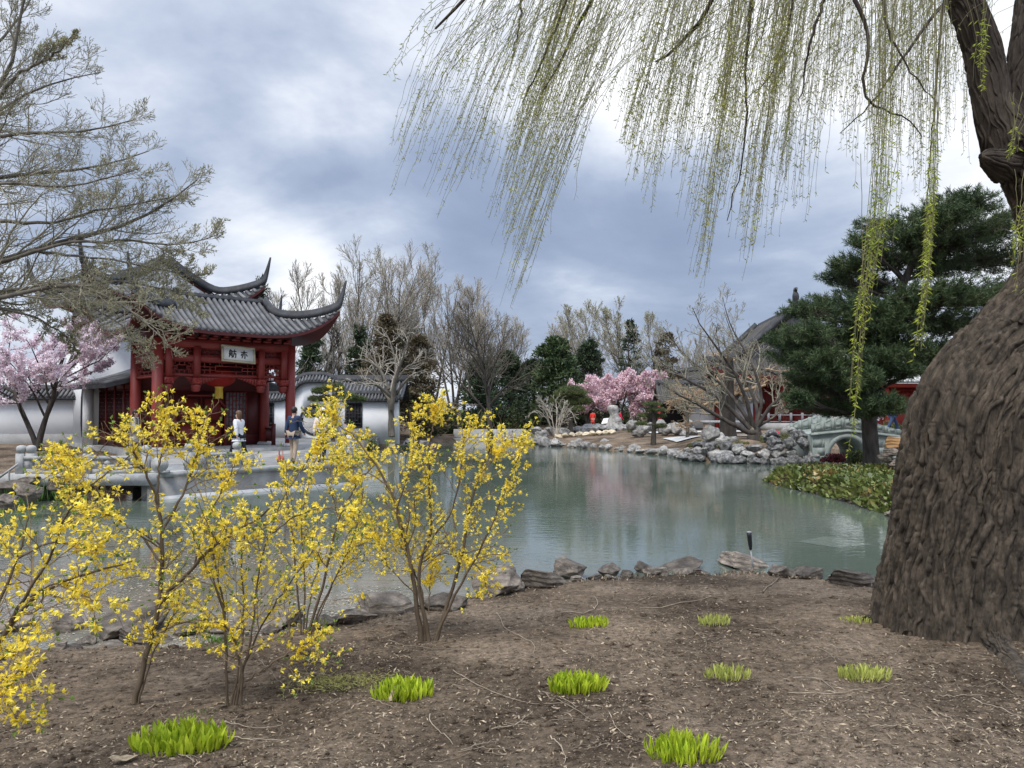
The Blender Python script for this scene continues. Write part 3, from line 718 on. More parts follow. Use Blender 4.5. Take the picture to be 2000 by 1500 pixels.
# ------------------------------------------------------------------ garden walls
def coping(root, pts, z, half=.45, rise=.38, gap=.2):
    """tiled coping along a plan polyline with tops z; tiles fall to both sides"""
    pts = np.asarray(pts, float); z = np.asarray(z, float)
    d = np.r_[0, np.cumsum(np.linalg.norm(np.diff(pts, axis=0), axis=1))]
    n = int(d[-1] / .1); s = np.linspace(0, d[-1], n)
    X = np.interp(s, d, pts[:, 0]); Y = np.interp(s, d, pts[:, 1]); Z = np.interp(s, d, z)
    T = nrm(np.gradient(np.c_[X, Y], axis=0)); S = np.c_[T[:, 1], -T[:, 0]]
    mb = MB(); t = MB()
    sect = [(-half, 0), (0, rise), (half, 0), (half, -.12), (-half, -.12)]
    V = np.stack([np.c_[X + S[:, 0] * a, Y + S[:, 1] * a, Z + b] for a, b in sect + sect[:1]], 1); mb.grid(V)
    k = max(1, int(gap / .1))
    for i in range(0, n, k):
        for sg in (-1, 1):
            q = np.linspace(.08, 1.03, 5)
            P = np.stack([X[i] + sg * S[i, 0] * half * q, Y[i] + sg * S[i, 1] * half * q, Z[i] + rise * (1 - q) + .03], -1); t.tubes(P, np.full(5, .065), 6, True)
    mb2 = MB(); mb2.sweep(np.c_[X, Y, Z + rise - .05], .2, .26)
    c = part('coping', mb, M['tiled'], root); part('tile_rows', t, M['tile'], c, True); part('ridge', mb2, M['tiled'], c)

def plain_wall(name, label, pts, zt, th=.3, zb=.2, base=True, grp=None):
    root = thing(name, label, 'wall', (0, 0, 0), 0, grp)
    mb = MB(); bs = MB()
    for i in range(len(pts) - 1):
        a, b = np.array(pts[i], float), np.array(pts[i + 1], float); L_ = np.linalg.norm(b - a); rz = math.atan2(*(b - a)[::-1]); c = (a + b) / 2
        mb.box((*c, (zb + zt) / 2), (L_, th, zt - zb), rz)
        bs.box((*c, zb + .45), (L_ - .01, th + .05, .9), rz)
    part('wall_face', mb, M['white'], root)
    if base: part('wall_base', bs, M['wgrey'], root)
    coping(root, pts, np.full(len(pts), zt + .02))
    return root
plain_wall('garden_wall', 'white garden wall with dark coping behind the pale pink cherry tree', [(-40, 35.6), (-20.3, 36.3)], 2.95, zb=.35)

# far wall with a moon gate and a rising coping
def wavy_wall():
    root = thing('moon_gate_wall', 'white wall with round moon gate and wavy tiled coping behind the pavilion', 'wall', (0, 46, 0))
    Yw = 47.0
    xs = np.linspace(-20, -6.9, 160)
    gx_ = at(617, 815, Yw)[0]; gz = 1.78; R = .82
    top = lambda x: 3.0 + 1.15 * np.exp(-((x - gx_) / 1.45) ** 4)
    mb = MB()
    for i in range(len(xs) - 1):
        a, b = xs[i], xs[i + 1]; m = (a + b) / 2
        za, zb_ = top(a), top(b)
        def quad(z0a, z0b, z1a, z1b):
            V = []
            for y in (Yw - .16, Yw + .16): V += [(a, y, z0a), (b, y, z0b), (b, y, z1b), (a, y, z1a)]
            mb.add(np.array(V), [[0, 1, 2, 3], [7, 6, 5, 4], [0, 4, 5, 1], [3, 2, 6, 7]])
        if abs(m - gx_) < R:
            ha, hb = [math.sqrt(max(R * R - (t - gx_) ** 2, 0)) for t in (a, b)]
            quad(.3, .3, max(gz - ha, .31), max(gz - hb, .31)); quad(gz + ha, gz + hb, za, zb_)
        else: quad(.3, .3, za, zb_)
    part('wall_face', mb, M['white'], root, off=(0, 46, 0))
    an = np.linspace(0, 2 * PI, 49); mb = MB(); 
    for r0, r1, y in ((R, R + .13, Yw - .20),):
        A = np.stack([gx_ + r0 * np.cos(an), np.full(49, y), gz + r0 * np.sin(an)], -1); B = np.stack([gx_ + r1 * np.cos(an), np.full(49, y), gz + r1 * np.sin(an)], -1); C_ = A + [0, .4, 0]; D_ = B + [0, .06, 0]
        mb.grid(np.stack([C_, A, B, D_], 1))
    part('gate_surround', mb, M['tiled'], root, True, off=(0, 46, 0))
    for w_px in (520, 692):
        wx = at(w_px, 805, Yw)[0]
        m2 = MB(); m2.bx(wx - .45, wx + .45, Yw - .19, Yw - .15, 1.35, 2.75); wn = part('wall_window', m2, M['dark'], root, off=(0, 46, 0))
        m2 = MB(); m2.bx(wx - .53, wx - .45, Yw - .21, Yw - .14, 1.3, 2.8); m2.bx(wx + .45, wx + .53, Yw - .21, Yw - .14, 1.3, 2.8); m2.bx(wx - .45, wx + .45, Yw - .21, Yw - .14, 2.75, 2.83); m2.bx(wx - .45, wx + .45, Yw - .21, Yw - .14, 1.27, 1.35); part('frame', m2, M['tiled'], wn, off=(0, 46, 0))
        m2 = MB(); lattice(m2, wx - .45, wx + .45, 1.35, 2.75, Yw - .2, 5, 7, .03); part('lattice', m2, M['tiled'], wn, off=(0, 46, 0))
    # coping in local coordinates of the root
    pts = np.c_[xs, np.full(len(xs), Yw - 46)]
    coping(root, pts, top(xs), .42, .36, .2)
    return root
wavy_wall()
plain_wall('screen_wall', 'plain pale screen wall seen through the round moon gate', [(-19.5, 49.5), (-9.0, 49.5)], 2.6, zb=.3, base=True)
# gatehouse roof behind the wall
gh = thing('gatehouse', 'small gatehouse with stepped dark tiled roof behind the white wall', 'gatehouse', (at(712, 780, 51)[0], 51, 0))
mb = MB(); mb.bx(-1.6, 1.6, -1, 1, .4, 3.3); part('wall_face', mb, M['white'], gh)
rows = MB(); bed = MB()
for sy in (-1, 1):
    q = np.linspace(0, 1, 7)
    def gr_(x): return np.stack([np.full(7, x), sy * 1.9 * q, 4.25 - 1.05 * (1.3 * q - .3 * q * q)], -1)
    g_ = np.stack([gr_(x) for x in np.linspace(-2.8, 2.8, 11)]); bed.grid(g_); bed.grid(g_ - [0, 0, .15]); bed.grid(np.stack([g_[:, -1], g_[:, -1] - [0, 0, .15]], 1))
    for x in np.arange(-2.7, 2.75, .24): rows.tubes(gr_(x) + [0, 0, .03], np.full(7, .07), 6, True)
r = part('roof', bed, M['tiled'], gh); part('tile_rows', rows, M['tile'], r, True)
mb = MB(); mb.sweep(np.array([(x, 0, 4.2) for x in np.linspace(-2.8, 2.8, 9)]), .25, .5); part('ridge', mb, M['tiled'], r)

# ------------------------------------------------------------------ big hall on the right, gable towards the pond
HY = 60.0; HX = at(1552, 800, HY)[0]
hall = thing('main_hall', 'large red columned hall with steep grey gable roof behind the dark pine', 'hall', (HX, HY, 0), -.10)
mb = MB(); mb.bx(-7.5, 8.5, -.6, 16, .6, 1.35); part('platform', mb, M['wgrey'], hall)
mb = MB(); mb.bx(-4.6, 5.2, 1.5, 14, 1.35, 5.0); part('hall_wall', mb, M['red'], hall)
for x in np.linspace(-5.6, 6.2, 6):
    mb = MB(); mb.lathe([(.24, 1.35), (.24, 5.0)], (x, 0, 0), 14); part('column', mb, M['redb'], hall, True)
    mb = MB(); mb.lathe([(.24, 1.35), (.24, 5.0)], (-5.6, 2 + abs(x), 0), 14); part('column', mb, M['redb'], hall, True)
mb = MB(); mb.bx(-5.9, 6.5, -.15, .15, 4.45, 4.95); part('lintel', mb, M['redb'], hall)
for k in range(8):
    mb = MB(); x0 = -4.5 + k * 1.2; lattice(mb, x0, x0 + 1.1, 1.9, 4.3, 1.44, 4, 8, .05); mb.bx(x0, x0 + 1.1, 1.43, 1.5, 1.4, 1.85); part('lattice_door', mb, M['redb'], hall)
mb = MB(); mb.bx(-7.3, 8.3, -.5, -.42, 1.92, 2.02); mb.bx(-7.3, 8.3, -.5, -.42, 1.42, 1.5)
for x in np.arange(-7.2, 8.4, .85): mb.bx(x - .09, x + .09, -.52, -.40, 1.35, 2.15)
part('terrace_railing', mb, M['cgrey'], hall)
roofC = Roof(g=6.6, A=8.2, B=6.6, yg=4.5, zr=10.3, zg=6.35, ze=5.0, tx=8.6, ty=7.3, zc=5.9, sag=.1, rot=True, off=(.2, 6.7))
rr = roofC.build(hall, M['tiletan'], M['tiled'], M['redd'], pitch=.42, rad=.12, horn=.7, hornout=.3, white=M['tiled'], ridge_h=.55, th=.25)
mb = MB(); P = np.array([(.2, .15 + .12 * math.sin(k * .9), 10.3 + k * .19) for k in range(10)]); mb.tubes(P, [.30, .29, .27, .25, .25, .27, .24, .16, .14, .06], 8, True); mb.tubes(np.array([(.2, .1, 11.7), (.2, -.2, 11.9), (.2, -.35, 11.75)]), [.14, .1, .03], 6)
part('ridge_ornament', mb, M['tiled'], rr, True)
# low gallery to its left
GX = at(1395, 800, 57)[0]
gal = thing('side_gallery', 'low white walled gallery with tiled roof left of the big hall', 'gallery', (GX, 57, 0), -.06)
mb = MB(); mb.bx(-1.9, .1, .3, .5, 1.0, 2.95); mb.bx(.3, 3.0, .6, .8, 1.0, 2.95); part('gallery_wall', mb, M['white'], gal)
for x in (-4.0, .2, 3.0): 
    mb = MB(); mb.lathe([(.17, .8), (.17, 3.1)], (x, 0, 0), 12); part('column', mb, M['redb'], gal, True)
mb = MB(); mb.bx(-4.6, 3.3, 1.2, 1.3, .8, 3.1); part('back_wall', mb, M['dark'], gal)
rows = MB(); bed = MB()
for sy in (-1, 1):
    q = np.linspace(0, 1, 7)
    def gr2(x): return np.stack([np.full(7, x) - (x < -4) * 0, .9 + sy * 2.0 * q, 4.3 - 1.3 * (1.3 * q - .3 * q * q)], -1)
    g_ = np.stack([gr2(x) for x in np.linspace(-4.2, 3.4, 11)]); bed.grid(g_); bed.grid(g_ - [0, 0, .15]); bed.grid(np.stack([g_[:, -1], g_[:, -1] - [0, 0, .15]], 1))
    for x in np.arange(-4.1, 3.4, .3): rows.tubes(gr2(x) + [0, 0, .03], np.full(7, .085), 6, True)
r = part('roof', bed, M['tiletan'], gal); part('tile_rows', rows, M['tiletan'], r, True)
mb = MB(); mb.sweep(np.array([(x, .9, 4.25) for x in np.linspace(-4.2, 3.4, 9)]), .25, .4); part('ridge', mb, M['tiled'], r)
# red entrance building glimpsed between pine and willow
ex = at(1768, 760, 47)
ent = thing('entrance_building', 'red eaved building with pale tiled roof glimpsed between pine and willow trunk', 'building', (ex[0], 47, 0))
mb = MB(); mb.bx(-3.6, 4.5, .4, 4, .5, 3.9); part('wall_face', mb, M['red'], ent)
mb = MB(); mb.bx(-4.0, 5, -.4, -.25, 3.75, 4.1); mb.bx(-4.0, 5, -.25, .4, 3.95, 4.1); part('eave_board', mb, M['redb'], ent)
for x in (-3.4, -1.2, 1.0, 3.2): mb = MB(); mb.lathe([(.15, .5), (.15, 3.9)], (x, -.1, 0), 12); part('column', mb, M['redb'], ent, True)
for x in (-2.3, -.1, 2.1): mb = MB(); lattice(mb, x - .9, x + .9, 2.6, 3.6, .36, 7, 4, .05); part('window_lattice', mb, M['redb'], ent)
rows = MB(); bed = MB(); q = np.linspace(0, 1, 8)
def gr3(x, sy=1): return np.stack([np.full(8, x), 2.2 - sy * 2.9 * q, 6.0 - 1.9 * (1.25 * q - .25 * q * q)], -1)
for sy in (-1, 1):
    g_ = np.stack([gr3(x, sy) for x in np.linspace(-4.2, 5.2, 9)]); bed.grid(g_); bed.grid(g_ - [0, 0, .12])
    for x in np.arange(-4.1, 5.2, .3): rows.tubes(gr3(x, sy) + [0, 0, .03], np.full(8, .085), 6, True)
M['tilepale'] = mat('pale_roof_tile', (.42, .42, .40), (.55, .55, .53), 2, .85, island=.15)
r = part('roof', bed, M['tilepale'], ent); part('tile_rows', rows, M['tilepale'], r, True)

# ------------------------------------------------------------------ stone bridge
def bridge():
    c = at(1654, 800, 33.0)
    b = thing('arch_bridge', 'small grey green stone bridge with arched opening and panelled parapets', 'bridge', (c[0], 33.0, 0), .0)
    dep = 2.6
    # wall faces with an arched hole, columns of quads
    xs = np.unique(np.r_[np.linspace(-1.5, -.8, 8), np.linspace(-.8, .8, 33), np.linspace(.8, 3.2, 16)])
    deck = lambda x: 1.50 - .10 * abs(x) - .02 * max(0, x - 1) ** 2
    def arch(x): return .30 + .88 * math.sqrt(max(0, 1 - (x / .80) ** 2)) * (1.0 - .06 * abs(x)) if abs(x) < .8 else -.6
    mb = MB()
    for i in range(len(xs) - 1):
        a, d = xs[i], xs[i + 1]; inside = abs((a + d) / 2) < .8
        za, zd = (arch(a), arch(d)) if inside else (-.6, -.6)
        if inside: za, zd = max(za, .3), max(zd, .3)
        V = [(a, 0, za), (d, 0, zd), (d, 0, deck(d)), (a, 0, deck(a)), (a, dep, za), (d, dep, zd), (d, dep, deck(d)), (a, dep, deck(a))]
        mb.add(V, [[0, 1, 2, 3], [7, 6, 5, 4], [3, 2, 6, 7], [0, 4, 5, 1]])
    for x in (-.8, .8): mb.add([(x, 0, -.6), (x, dep, -.6), (x, dep, .3), (x, 0, .3)], [[0, 1, 2, 3]])
    for x in (-1.5, 3.2): mb.add([(x, 0, -.6), (x, dep, -.6), (x, dep, deck(x)), (x, 0, deck(x))], [[0, 1, 2, 3]])
    part('bridge_body', mb, M['green'], b)
    mb = MB(); mb2 = MB()
    for zc_ in (.25, .6, .95):
        for k, x0 in enumerate(np.arange(-1.48 + (zc_ == .6) * .2, -1.0, .42)): mb.bx(x0, min(x0 + .40, -.98), -.012, 0.0, zc_ - .16, zc_ + .16)
        for k, x0 in enumerate(np.arange(1.12 + (zc_ == .6) * .2, 3.0, .42)): mb2.bx(x0, min(x0 + .40, 3.1), -.012, 0.0, zc_ - .16, zc_ + .16)
    part('block_course', mb, M['green'], b); part('block_course', mb2, M['green'], b)
    th = np.linspace(0, PI, 25); r0 = np.stack([.80 * np.cos(th), np.zeros(25), .30 + .88 * np.sin(th)], -1); r1 = np.stack([1.0 * np.cos(th), np.zeros(25), .30 + 1.06 * np.sin(th)], -1)
    r0 = np.vstack([[(.80, 0, -.6)], r0, [(-.80, 0, -.6)]]); r1 = np.vstack([[(1.0, 0, -.6)], r1, [(-1.0, 0, -.6)]])
    f = np.array([0, -.06, 0]); mb = MB(); mb.grid(np.stack([r0, r0 + f, r1 + f, r1], 1)); part('arch_ring', mb, M['green'], b)
    for side, y in ((0, -.05), (1, dep - .1)):
        mb = MB(); xs2 = np.array([-1.55, 0, 3.2]); 
        P = np.array([(x, y + .08, deck(x)) for x in np.r_[np.linspace(-1.55, 0, 4), np.linspace(.2, 3.2, 6)]]); 
        mb.sweep(P - [0, 0, .06], .26, .12); cn = part('cornice', mb, M['green'], b)
        px_ = [-1.45, -1.05, -.6, -.18, .24, .68, 1.15, 1.65, 2.2, 2.75]
        hh = lambda x: max(.30, .70 - .24 * max(0, abs(x - .02) - .25))
        for i, x in enumerate(px_):
            h = hh(x)
            mb = MB(); mb.bx(x - .06, x + .06, y + .0, y + .14, deck(x) + .05, deck(x) + h + .012); part('parapet_post', mb, M['green'], b)
            if i < len(px_) - 1:
                x2 = px_[i + 1]; xa, xb = x + .06, x2 - .06; za, zb_ = deck(xa) + hh(xa) - .02, deck(xb) + hh(xb) - .02; la, lb = deck(xa), deck(xb)
                mb = MB(); V = []
                for yy in (y + .02, y + .12): V += [(xa, yy, la), (xb, yy, lb), (xb, yy, zb_), (xa, yy, za)]
                mb.add(np.array(V), [[0, 1, 2, 3], [7, 6, 5, 4], [3, 2, 6, 7], [0, 4, 5, 1], [0, 3, 7, 4], [1, 5, 6, 2]])
                for f0, f1 in ((.16, .22), (.78, .84)): mb.add(np.array([(xa + .05, y + .008, la + (za - la) * f0 + .05), (xb - .05, y + .008, lb + (zb_ - lb) * f0 + .05), (xb - .05, y + .008, lb + (zb_ - lb) * f1 + .05), (xa + .05, y + .008, la + (za - la) * f1 + .05)]), [[0, 1, 2, 3]])
                m_ = (xa + xb) / 2; mb.bx(m_ - .09, m_ + .09, y + .006, y + .02, (la + za) / 2 - .06, (la + za) / 2 + .10)
                part('parapet_panel', mb, M['green'], b)
bridge()

# ------------------------------------------------------------------ balustrade along the terrace
def baluster_post(x, y, z, rz):
    mb = MB(); mb.box((0, 0, .27), (.19, .19, .54), 0); mb.lathe([(.075, .54), (.085, .57), (.12, .60), (.125, .68), (.10, .735), (.04, .755), (0, .757)], (0, 0, 0), 14)
    V = np.concatenate(mb.V); c, s = math.cos(rz), math.sin(rz); mb.V = [np.stack([V[:, 0] * c - V[:, 1] * s + x, V[:, 0] * s + V[:, 1] * c + y, V[:, 2] + z], -1)]
    return mb
def balustrade(label, pts, ends):
    root = thing('stone_balustrade', label, 'balustrade', (pts[0][0], pts[0][1], .7), 0, 'carved stone balustrades on the terrace edge')
    off = (pts[0][0], pts[0][1], .7)
    for i, p in enumerate(pts):
        rz = math.atan2(*(np.array(pts[min(i + 1, len(pts) - 1)]) - np.array(pts[max(i - 1, 0)]))[::-1])
        for dx in ((0, .22) if i == 0 and ends[0] == 'post' else (0,)):
            part('post', baluster_post(p[0] + dx * math.cos(rz), p[1] + dx * math.sin(rz) + dx * .3, .7, rz), M['stone'], root, False, off)
    for i in range(len(pts) - 1):
        a, b = np.array(pts[i], float), np.array(pts[i + 1], float); L_ = np.linalg.norm(b - a); rz = math.atan2(*(b - a)[::-1]); c = (a + b) / 2
        tmp = MB()
        tmp.bx(-L_ / 2 + .1, L_ / 2 - .1, -.075, .075, .38, .47); tmp.bx(-L_ / 2 + .1, L_ / 2 - .1, -.055, .055, .0, .13); 
        # pierced middle: end blocks and cloud-shaped bosses
        tmp.bx(-L_ / 2 + .1, -L_ / 2 + .26, -.05, .05, .13, .38); tmp.bx(L_ / 2 - .26, L_ / 2 - .1, -.05, .05, .13, .38)
        nb_ = max(1, int(L_ / .55)); 
        for k in range(nb_):
            x = -L_ / 2 + .26 + (L_ - .52) * (k + .5) / nb_
            q = np.linspace(0, PI, 9); tmp.lathe([(.035, .13), (.05, .17), (.03, .20), (.085, .25), (.10, .30), (.06, .36), (.03, .38)], (x, 0, 0), 10)
            for sg in (-1, 1):
                P = np.array([(x + sg * (.06 + .13 * math.sin(t)), 0, .25 + .11 * math.cos(t)) for t in np.linspace(-.4, 3.3, 9)]); tmp.tubes(P, np.full(9, .028), 6)
        V = np.concatenate(tmp.V); cs, sn = math.cos(rz), math.sin(rz)
        tmp.V = [np.stack([V[:, 0] * cs - V[:, 1] * sn + c[0], V[:, 0] * sn + V[:, 1] * cs + c[1], V[:, 2] + .7], -1)]
        part('panel', tmp, M['stone'], root, False, off)
    if ends[1] == 'drum':
        a, b = np.array(pts[-2], float), np.array(pts[-1], float); dd = nrm(b - a); rz = math.atan2(dd[1], dd[0])
        tmp = MB(); q = np.linspace(0, 2 * PI, 17)[:-1]; P = np.array([(-.07, 0, 0), (.07, 0, 0)])
        tmp.tubes(np.array([(0, -.07, .23), (0, .07, .23)]), [.21, .21], 18, True); tmp.tubes(np.array([(0, -.085, .23), (0, .085, .23)]), [.11, .11], 14, True); tmp.bx(-.32, .25, -.07, .07, 0, .07)
        V = np.concatenate(tmp.V); cs, sn = math.cos(rz), math.sin(rz); e = b + dd * .33
        tmp.V = [np.stack([V[:, 0] * cs - V[:, 1] * sn + e[0], V[:, 0] * sn + V[:, 1] * cs + e[1], V[:, 2] + .7], -1)]
        part('drum_end', tmp, M['stone'], root, False, off)
balustrade('stone balustrade with round capped posts nearest the left bank rocks', [(-13.0, 20.4), (-11.2, 20.35), (-9.75, 20.55)], ('post', 'drum'))
balustrade('short stone balustrade ending in a drum in front of the pavilion', [(-9.0, 21.45), (-8.75, 21.68), (-8.0, 22.38)], ('x', 'drum'))
# ------------------------------------------------------------------ rocks
def ico(sub):
    import bmesh
    bm = bmesh.new(); bmesh.ops.create_icosphere(bm, subdivisions=sub, radius=1)
    V = np.array([v.co[:] for v in bm.verts]); Fa = np.array([[v.index for v in f.verts] for f in bm.faces]); bm.free(); return V, Fa
ICO4, ICO4F = ico(5); ICO3, ICO3F = ico(4)
def slab_rock(seed, cuts=20, rough=.035):
    rng = np.random.default_rng(seed); V = ICO4.copy()
    for k in range(cuts):
        n = nrm(rng.normal(size=3) * [1, 1, .8]); d = rng.uniform(.34, .72)
        s = V @ n; V = V - n * np.maximum(s - d, 0)[:, None] * .985
    V = V + nrm(V) * (rough * fbm(V * 2.2 + seed, 4, seed) + rough * .5 * fbm(V * 7 + seed, 3, seed))[:, None]
    lay = .03 * np.sin(V[:, 2] * 22 + 3 * fbm(V * 2, 2, seed)); V[:, :2] *= (1 + lay)[:, None]
    return V
def pit_rock(seed):
    rng = np.random.default_rng(seed); V = ICO3.copy()
    for k in range(9):
        n = nrm(rng.normal(size=3)); d = rng.uniform(.5, .8); s = V @ n; V = V - n * np.maximum(s - d, 0)[:, None] * .9
    r = .24 * fbm(V * 1.6 + seed * 3.1, 3, seed) - .24 * np.maximum(fbm(V * 2.6 + seed, 2, seed + 7), 0) ** .7 + .08 * fbm(V * 6 + seed, 3, seed + 2)
    return V * (1 + r)[:, None]
def rock_mesh(V, Fa, name, smooth): mb = MB(); mb.add(V, Fa); return mb.mesh(name, smooth)
SLABS = [rock_mesh(slab_rock(s), ICO4F, 'stone', False) for s in range(1, 9)]
PITS = [rock_mesh(pit_rock(s), ICO3F, 'limestone', False) for s in range(20, 30)]
for me in SLABS: me.materials.append(M['rock'])
for me in PITS: me.materials.append(M['lime'])
PITS_D = [m.copy() for m in PITS]; PITS_T = [m.copy() for m in PITS[:3]]; SL_O = [SLABS[0].copy(), SLABS[3].copy()]
for me in PITS_D: me.materials[0] = M['limed']
for me in PITS_T: me.materials[0] = M['tanrock']
for me in SL_O: me.materials[0] = M['orangerock']
def rock(me, loc, size, rz, label, group=None, tilt=(0, 0), name='shore_rock', cat='rock'):
    o = bpy.data.objects.new(name, me); COL.objects.link(o); o.location = [float(k) for k in loc]; o.scale = [float(k) for k in size]; o.rotation_euler = (tilt[0], tilt[1], rz)
    return tag(o, label, cat, group)

rng = np.random.default_rng(77)
def along(pts, step, jit, inset):
    pts = np.array(pts, float); d = np.r_[0, np.cumsum(np.linalg.norm(np.diff(pts, axis=0), axis=1))]
    s = np.arange(.1, d[-1], step) + rng.uniform(-jit, jit, len(np.arange(.1, d[-1], step)))
    return np.c_[np.interp(s, d, pts[:, 0]), np.interp(s, d, pts[:, 1])] + rng.normal(0, .12, (len(s), 2)) + inset
# near shore: px centre, base py, px width, px height, mesh, rz, label
NEAR = [(18, 1238, 90, 46, 1, .3, 'grey shore rock at the left edge behind the forsythia'),
        (108, 1240, 100, 52, 2, .2, 'blocky dark shore rock beside the big brown boulder'),
        (205, 1252, 165, 74, 3, -.1, 'big brown boulder on the bank behind the leftmost forsythia'),
        (258, 1262, 120, 36, 0, .1, 'flat pale slab lying against the big brown boulder'),
        (165, 1262, 42, 30, 5, .9, 'small tan stone in front of the big brown boulder'),
        (352, 1246, 84, 32, 6, .4, 'dark layered stone behind the slanting forsythia trunk'),
        (420, 1242, 80, 24, 4, .0, 'low flat stone between dark layered stone and brown slab'),
        (512, 1232, 165, 56, 7, -.1, 'long brown slab behind the double stemmed forsythia'),
        (628, 1230, 70, 36, 1, .8, 'small grey rock at the foot of the thin stemmed forsythia'),
        (742, 1210, 160, 62, 2, .15, 'wide grey shore rock left of the largest forsythia'),
        (675, 1220, 90, 30, 6, -.4, 'low pale stone left of the wide grey shore rock'),
        (868, 1196, 105, 52, 5, .3, 'grey brown rock right behind the largest forsythia stems'),
        (962, 1165, 125, 66, 3, .1, 'dark layered rock with an overhang right of the largest forsythia'),
        (1052, 1150, 112, 48, 0, .5, 'flat topped grey rock with dead leaves on it'),
        (1112, 1134, 98, 50, 4, -.2, 'dark pointed boulder by the water'),
        (1190, 1128, 60, 40, 7, 1.2, 'dark rounded rock right of the pointed boulder'),
        (1258, 1120, 44, 28, 6, .6, 'small brown rock between dark rock and long flat stone'),
        (1345, 1118, 120, 24, 1, .0, 'long flat stone low at the water edge'),
        (1466, 1114, 128, 42, 2, -.1, 'pale brown slab behind the garden spotlight'),
        (1540, 1128, 60, 26, 5, .3, 'half sunk grey stone right of the garden spotlight'),
        (1592, 1132, 66, 36, 3, .9, 'angular grey stone with a fallen branch beside it'),
        (1672, 1146, 110, 44, 0, .2, 'broad tan rock beside the willow trunk')]
for i, (px, py, w, h, k, rz, lab) in enumerate(NEAR):
    p = G(px, py); d = p[1]; sw = w / F * d / 2 / .71; sh = max(h / F * d / .92, .14)
    rock(SLABS[k], (p[0], p[1] + sw * .45, p[2] + sh * .12), (sw, sw * .8, sh * .66), rz, lab, tilt=(.08 * ((i * 7) % 5 - 2), .08 * ((i * 3) % 5 - 2)))
rngf = np.random.default_rng(71)
for x, y in along([(-7.0, 7.25), (-4.5, 7.15), (-3.0, 7.25), (-1.8, 8.0), (-.4, 9.2), (1.4, 10.05), (3.2, 10.25), (4.6, 9.75)], .21, .09, (0, 0)):
    s = rngf.uniform(.10, .24); rock(SLABS[rngf.integers(8)], (x + rngf.normal(0, .05), y - .12, ground_z(x, y - .12) + s * .2), (s * rngf.uniform(1, 1.7), s, s * rngf.uniform(.45, .75)), rngf.uniform(0, 6.3), 'small stone wedged between the bigger rocks of the near shore', 'small stones filling the near shore edging')
# left bank rocks by the footbridge
for px, py, w, h, k, rz, lab in [(62, 948, 90, 44, 3, .4, 'dark brown rock under the end of the footbridge'), (18, 962, 70, 30, 1, .1, 'pale flat rock on the left bank'), (10, 990, 60, 34, 5, .7, 'brown rock lower on the left bank'), (60, 975, 70, 40, 6, 2.0, 'shaded rock at the pond inlet under the footbridge'), (118, 955, 60, 36, 2, 1.0, 'rock wedged beneath the footbridge deck')]:
    d = 3000 / (py - 800); x, y, z = at(px, py, d); sw = w / F * d / 2 / .8
    rock(SLABS[k], (x, y, z + .1), (sw, sw * .8, h / F * d / 1.3), rz, lab)

far_lab = 'small pale limestone in the waterline row along the far shore'
for x, y in along([(8.2, 36.5), (8.3, 40), (6.1, 45), (3.5, 49.3), (1.9, 53), (1.0, 56)], .40, .12, (.1, .1)):
    s = rng.uniform(.18, .42); me = PITS[rng.integers(10)]
    rock(me, (x, y, .03 + s * .25), (s * rng.uniform(.9, 1.5), s, s * rng.uniform(.6, 1.0)), rng.uniform(0, 6.3), far_lab, 'limestones lining the far waterline')
for px, py, w in [(1062, 872, 34), (1085, 872, 30), (1130, 872, 26), (1122, 868, 20), (1172, 866, 22), (1180, 874, 30), (1052, 858, 26), (1060, 850, 34), (1046, 842, 26)]:
    d = 3600 / (max(py, 866) - 800); x, y, z = at(px, py, d); s = w / F * d / 2
    rock(PITS[rng.integers(10)], (x, y, max(z, .1) + .1), (s, s * .8, s * .8), rng.uniform(0, 6.3), 'larger pale limestone among the rocks at the far shore left end', 'larger rocks at the far shore left end')
# left side bank beyond the terrace
for px, py, w, lab in [(828, 872, 34, 'pale grey rock on the bank below the purple azalea'), (800, 876, 40, 'low flat rock at the waterline left of the azalea rock'), (766, 880, 22, 'small rock at the waterline behind the tallest forsythia')]:
    d = 3600 / (py - 800); x, y, z = at(px, py, d); s = w / F * d / 2
    rock(PITS[int(px) % 10], (x, y, .18), (s, s * .8, s * .7), px, lab)
# second row of rocks above the far lawn
for px in np.r_[np.arange(1076, 1235, 13), np.arange(1245, 1335, 12)]:
    p = at(px + rng.uniform(-5, 5), 848 + rng.uniform(-4, 3), 57 + rng.uniform(-1, 1.5)); s = rng.uniform(.35, .75)
    z = ground_z(p[0], p[1]); rock(PITS[rng.integers(10)], (p[0], p[1], z + s * .3), (s * 1.2, s, s * rng.uniform(.6, 1.0)), rng.uniform(0, 6.3), 'grey limestone in the raised row behind the far lawn', 'limestones edging the far lawn')
for px in np.arange(1092, 1208, 13):
    p = at(px, 853, 54); rock(PITS_T[rng.integers(3)], (p[0], p[1], ground_z(p[0], p[1]) + .1), (.34, .3, .24), rng.uniform(0, 6.3), 'yellowish tan stone in the short row edging the far lawn', 'tan stones edging the far lawn')
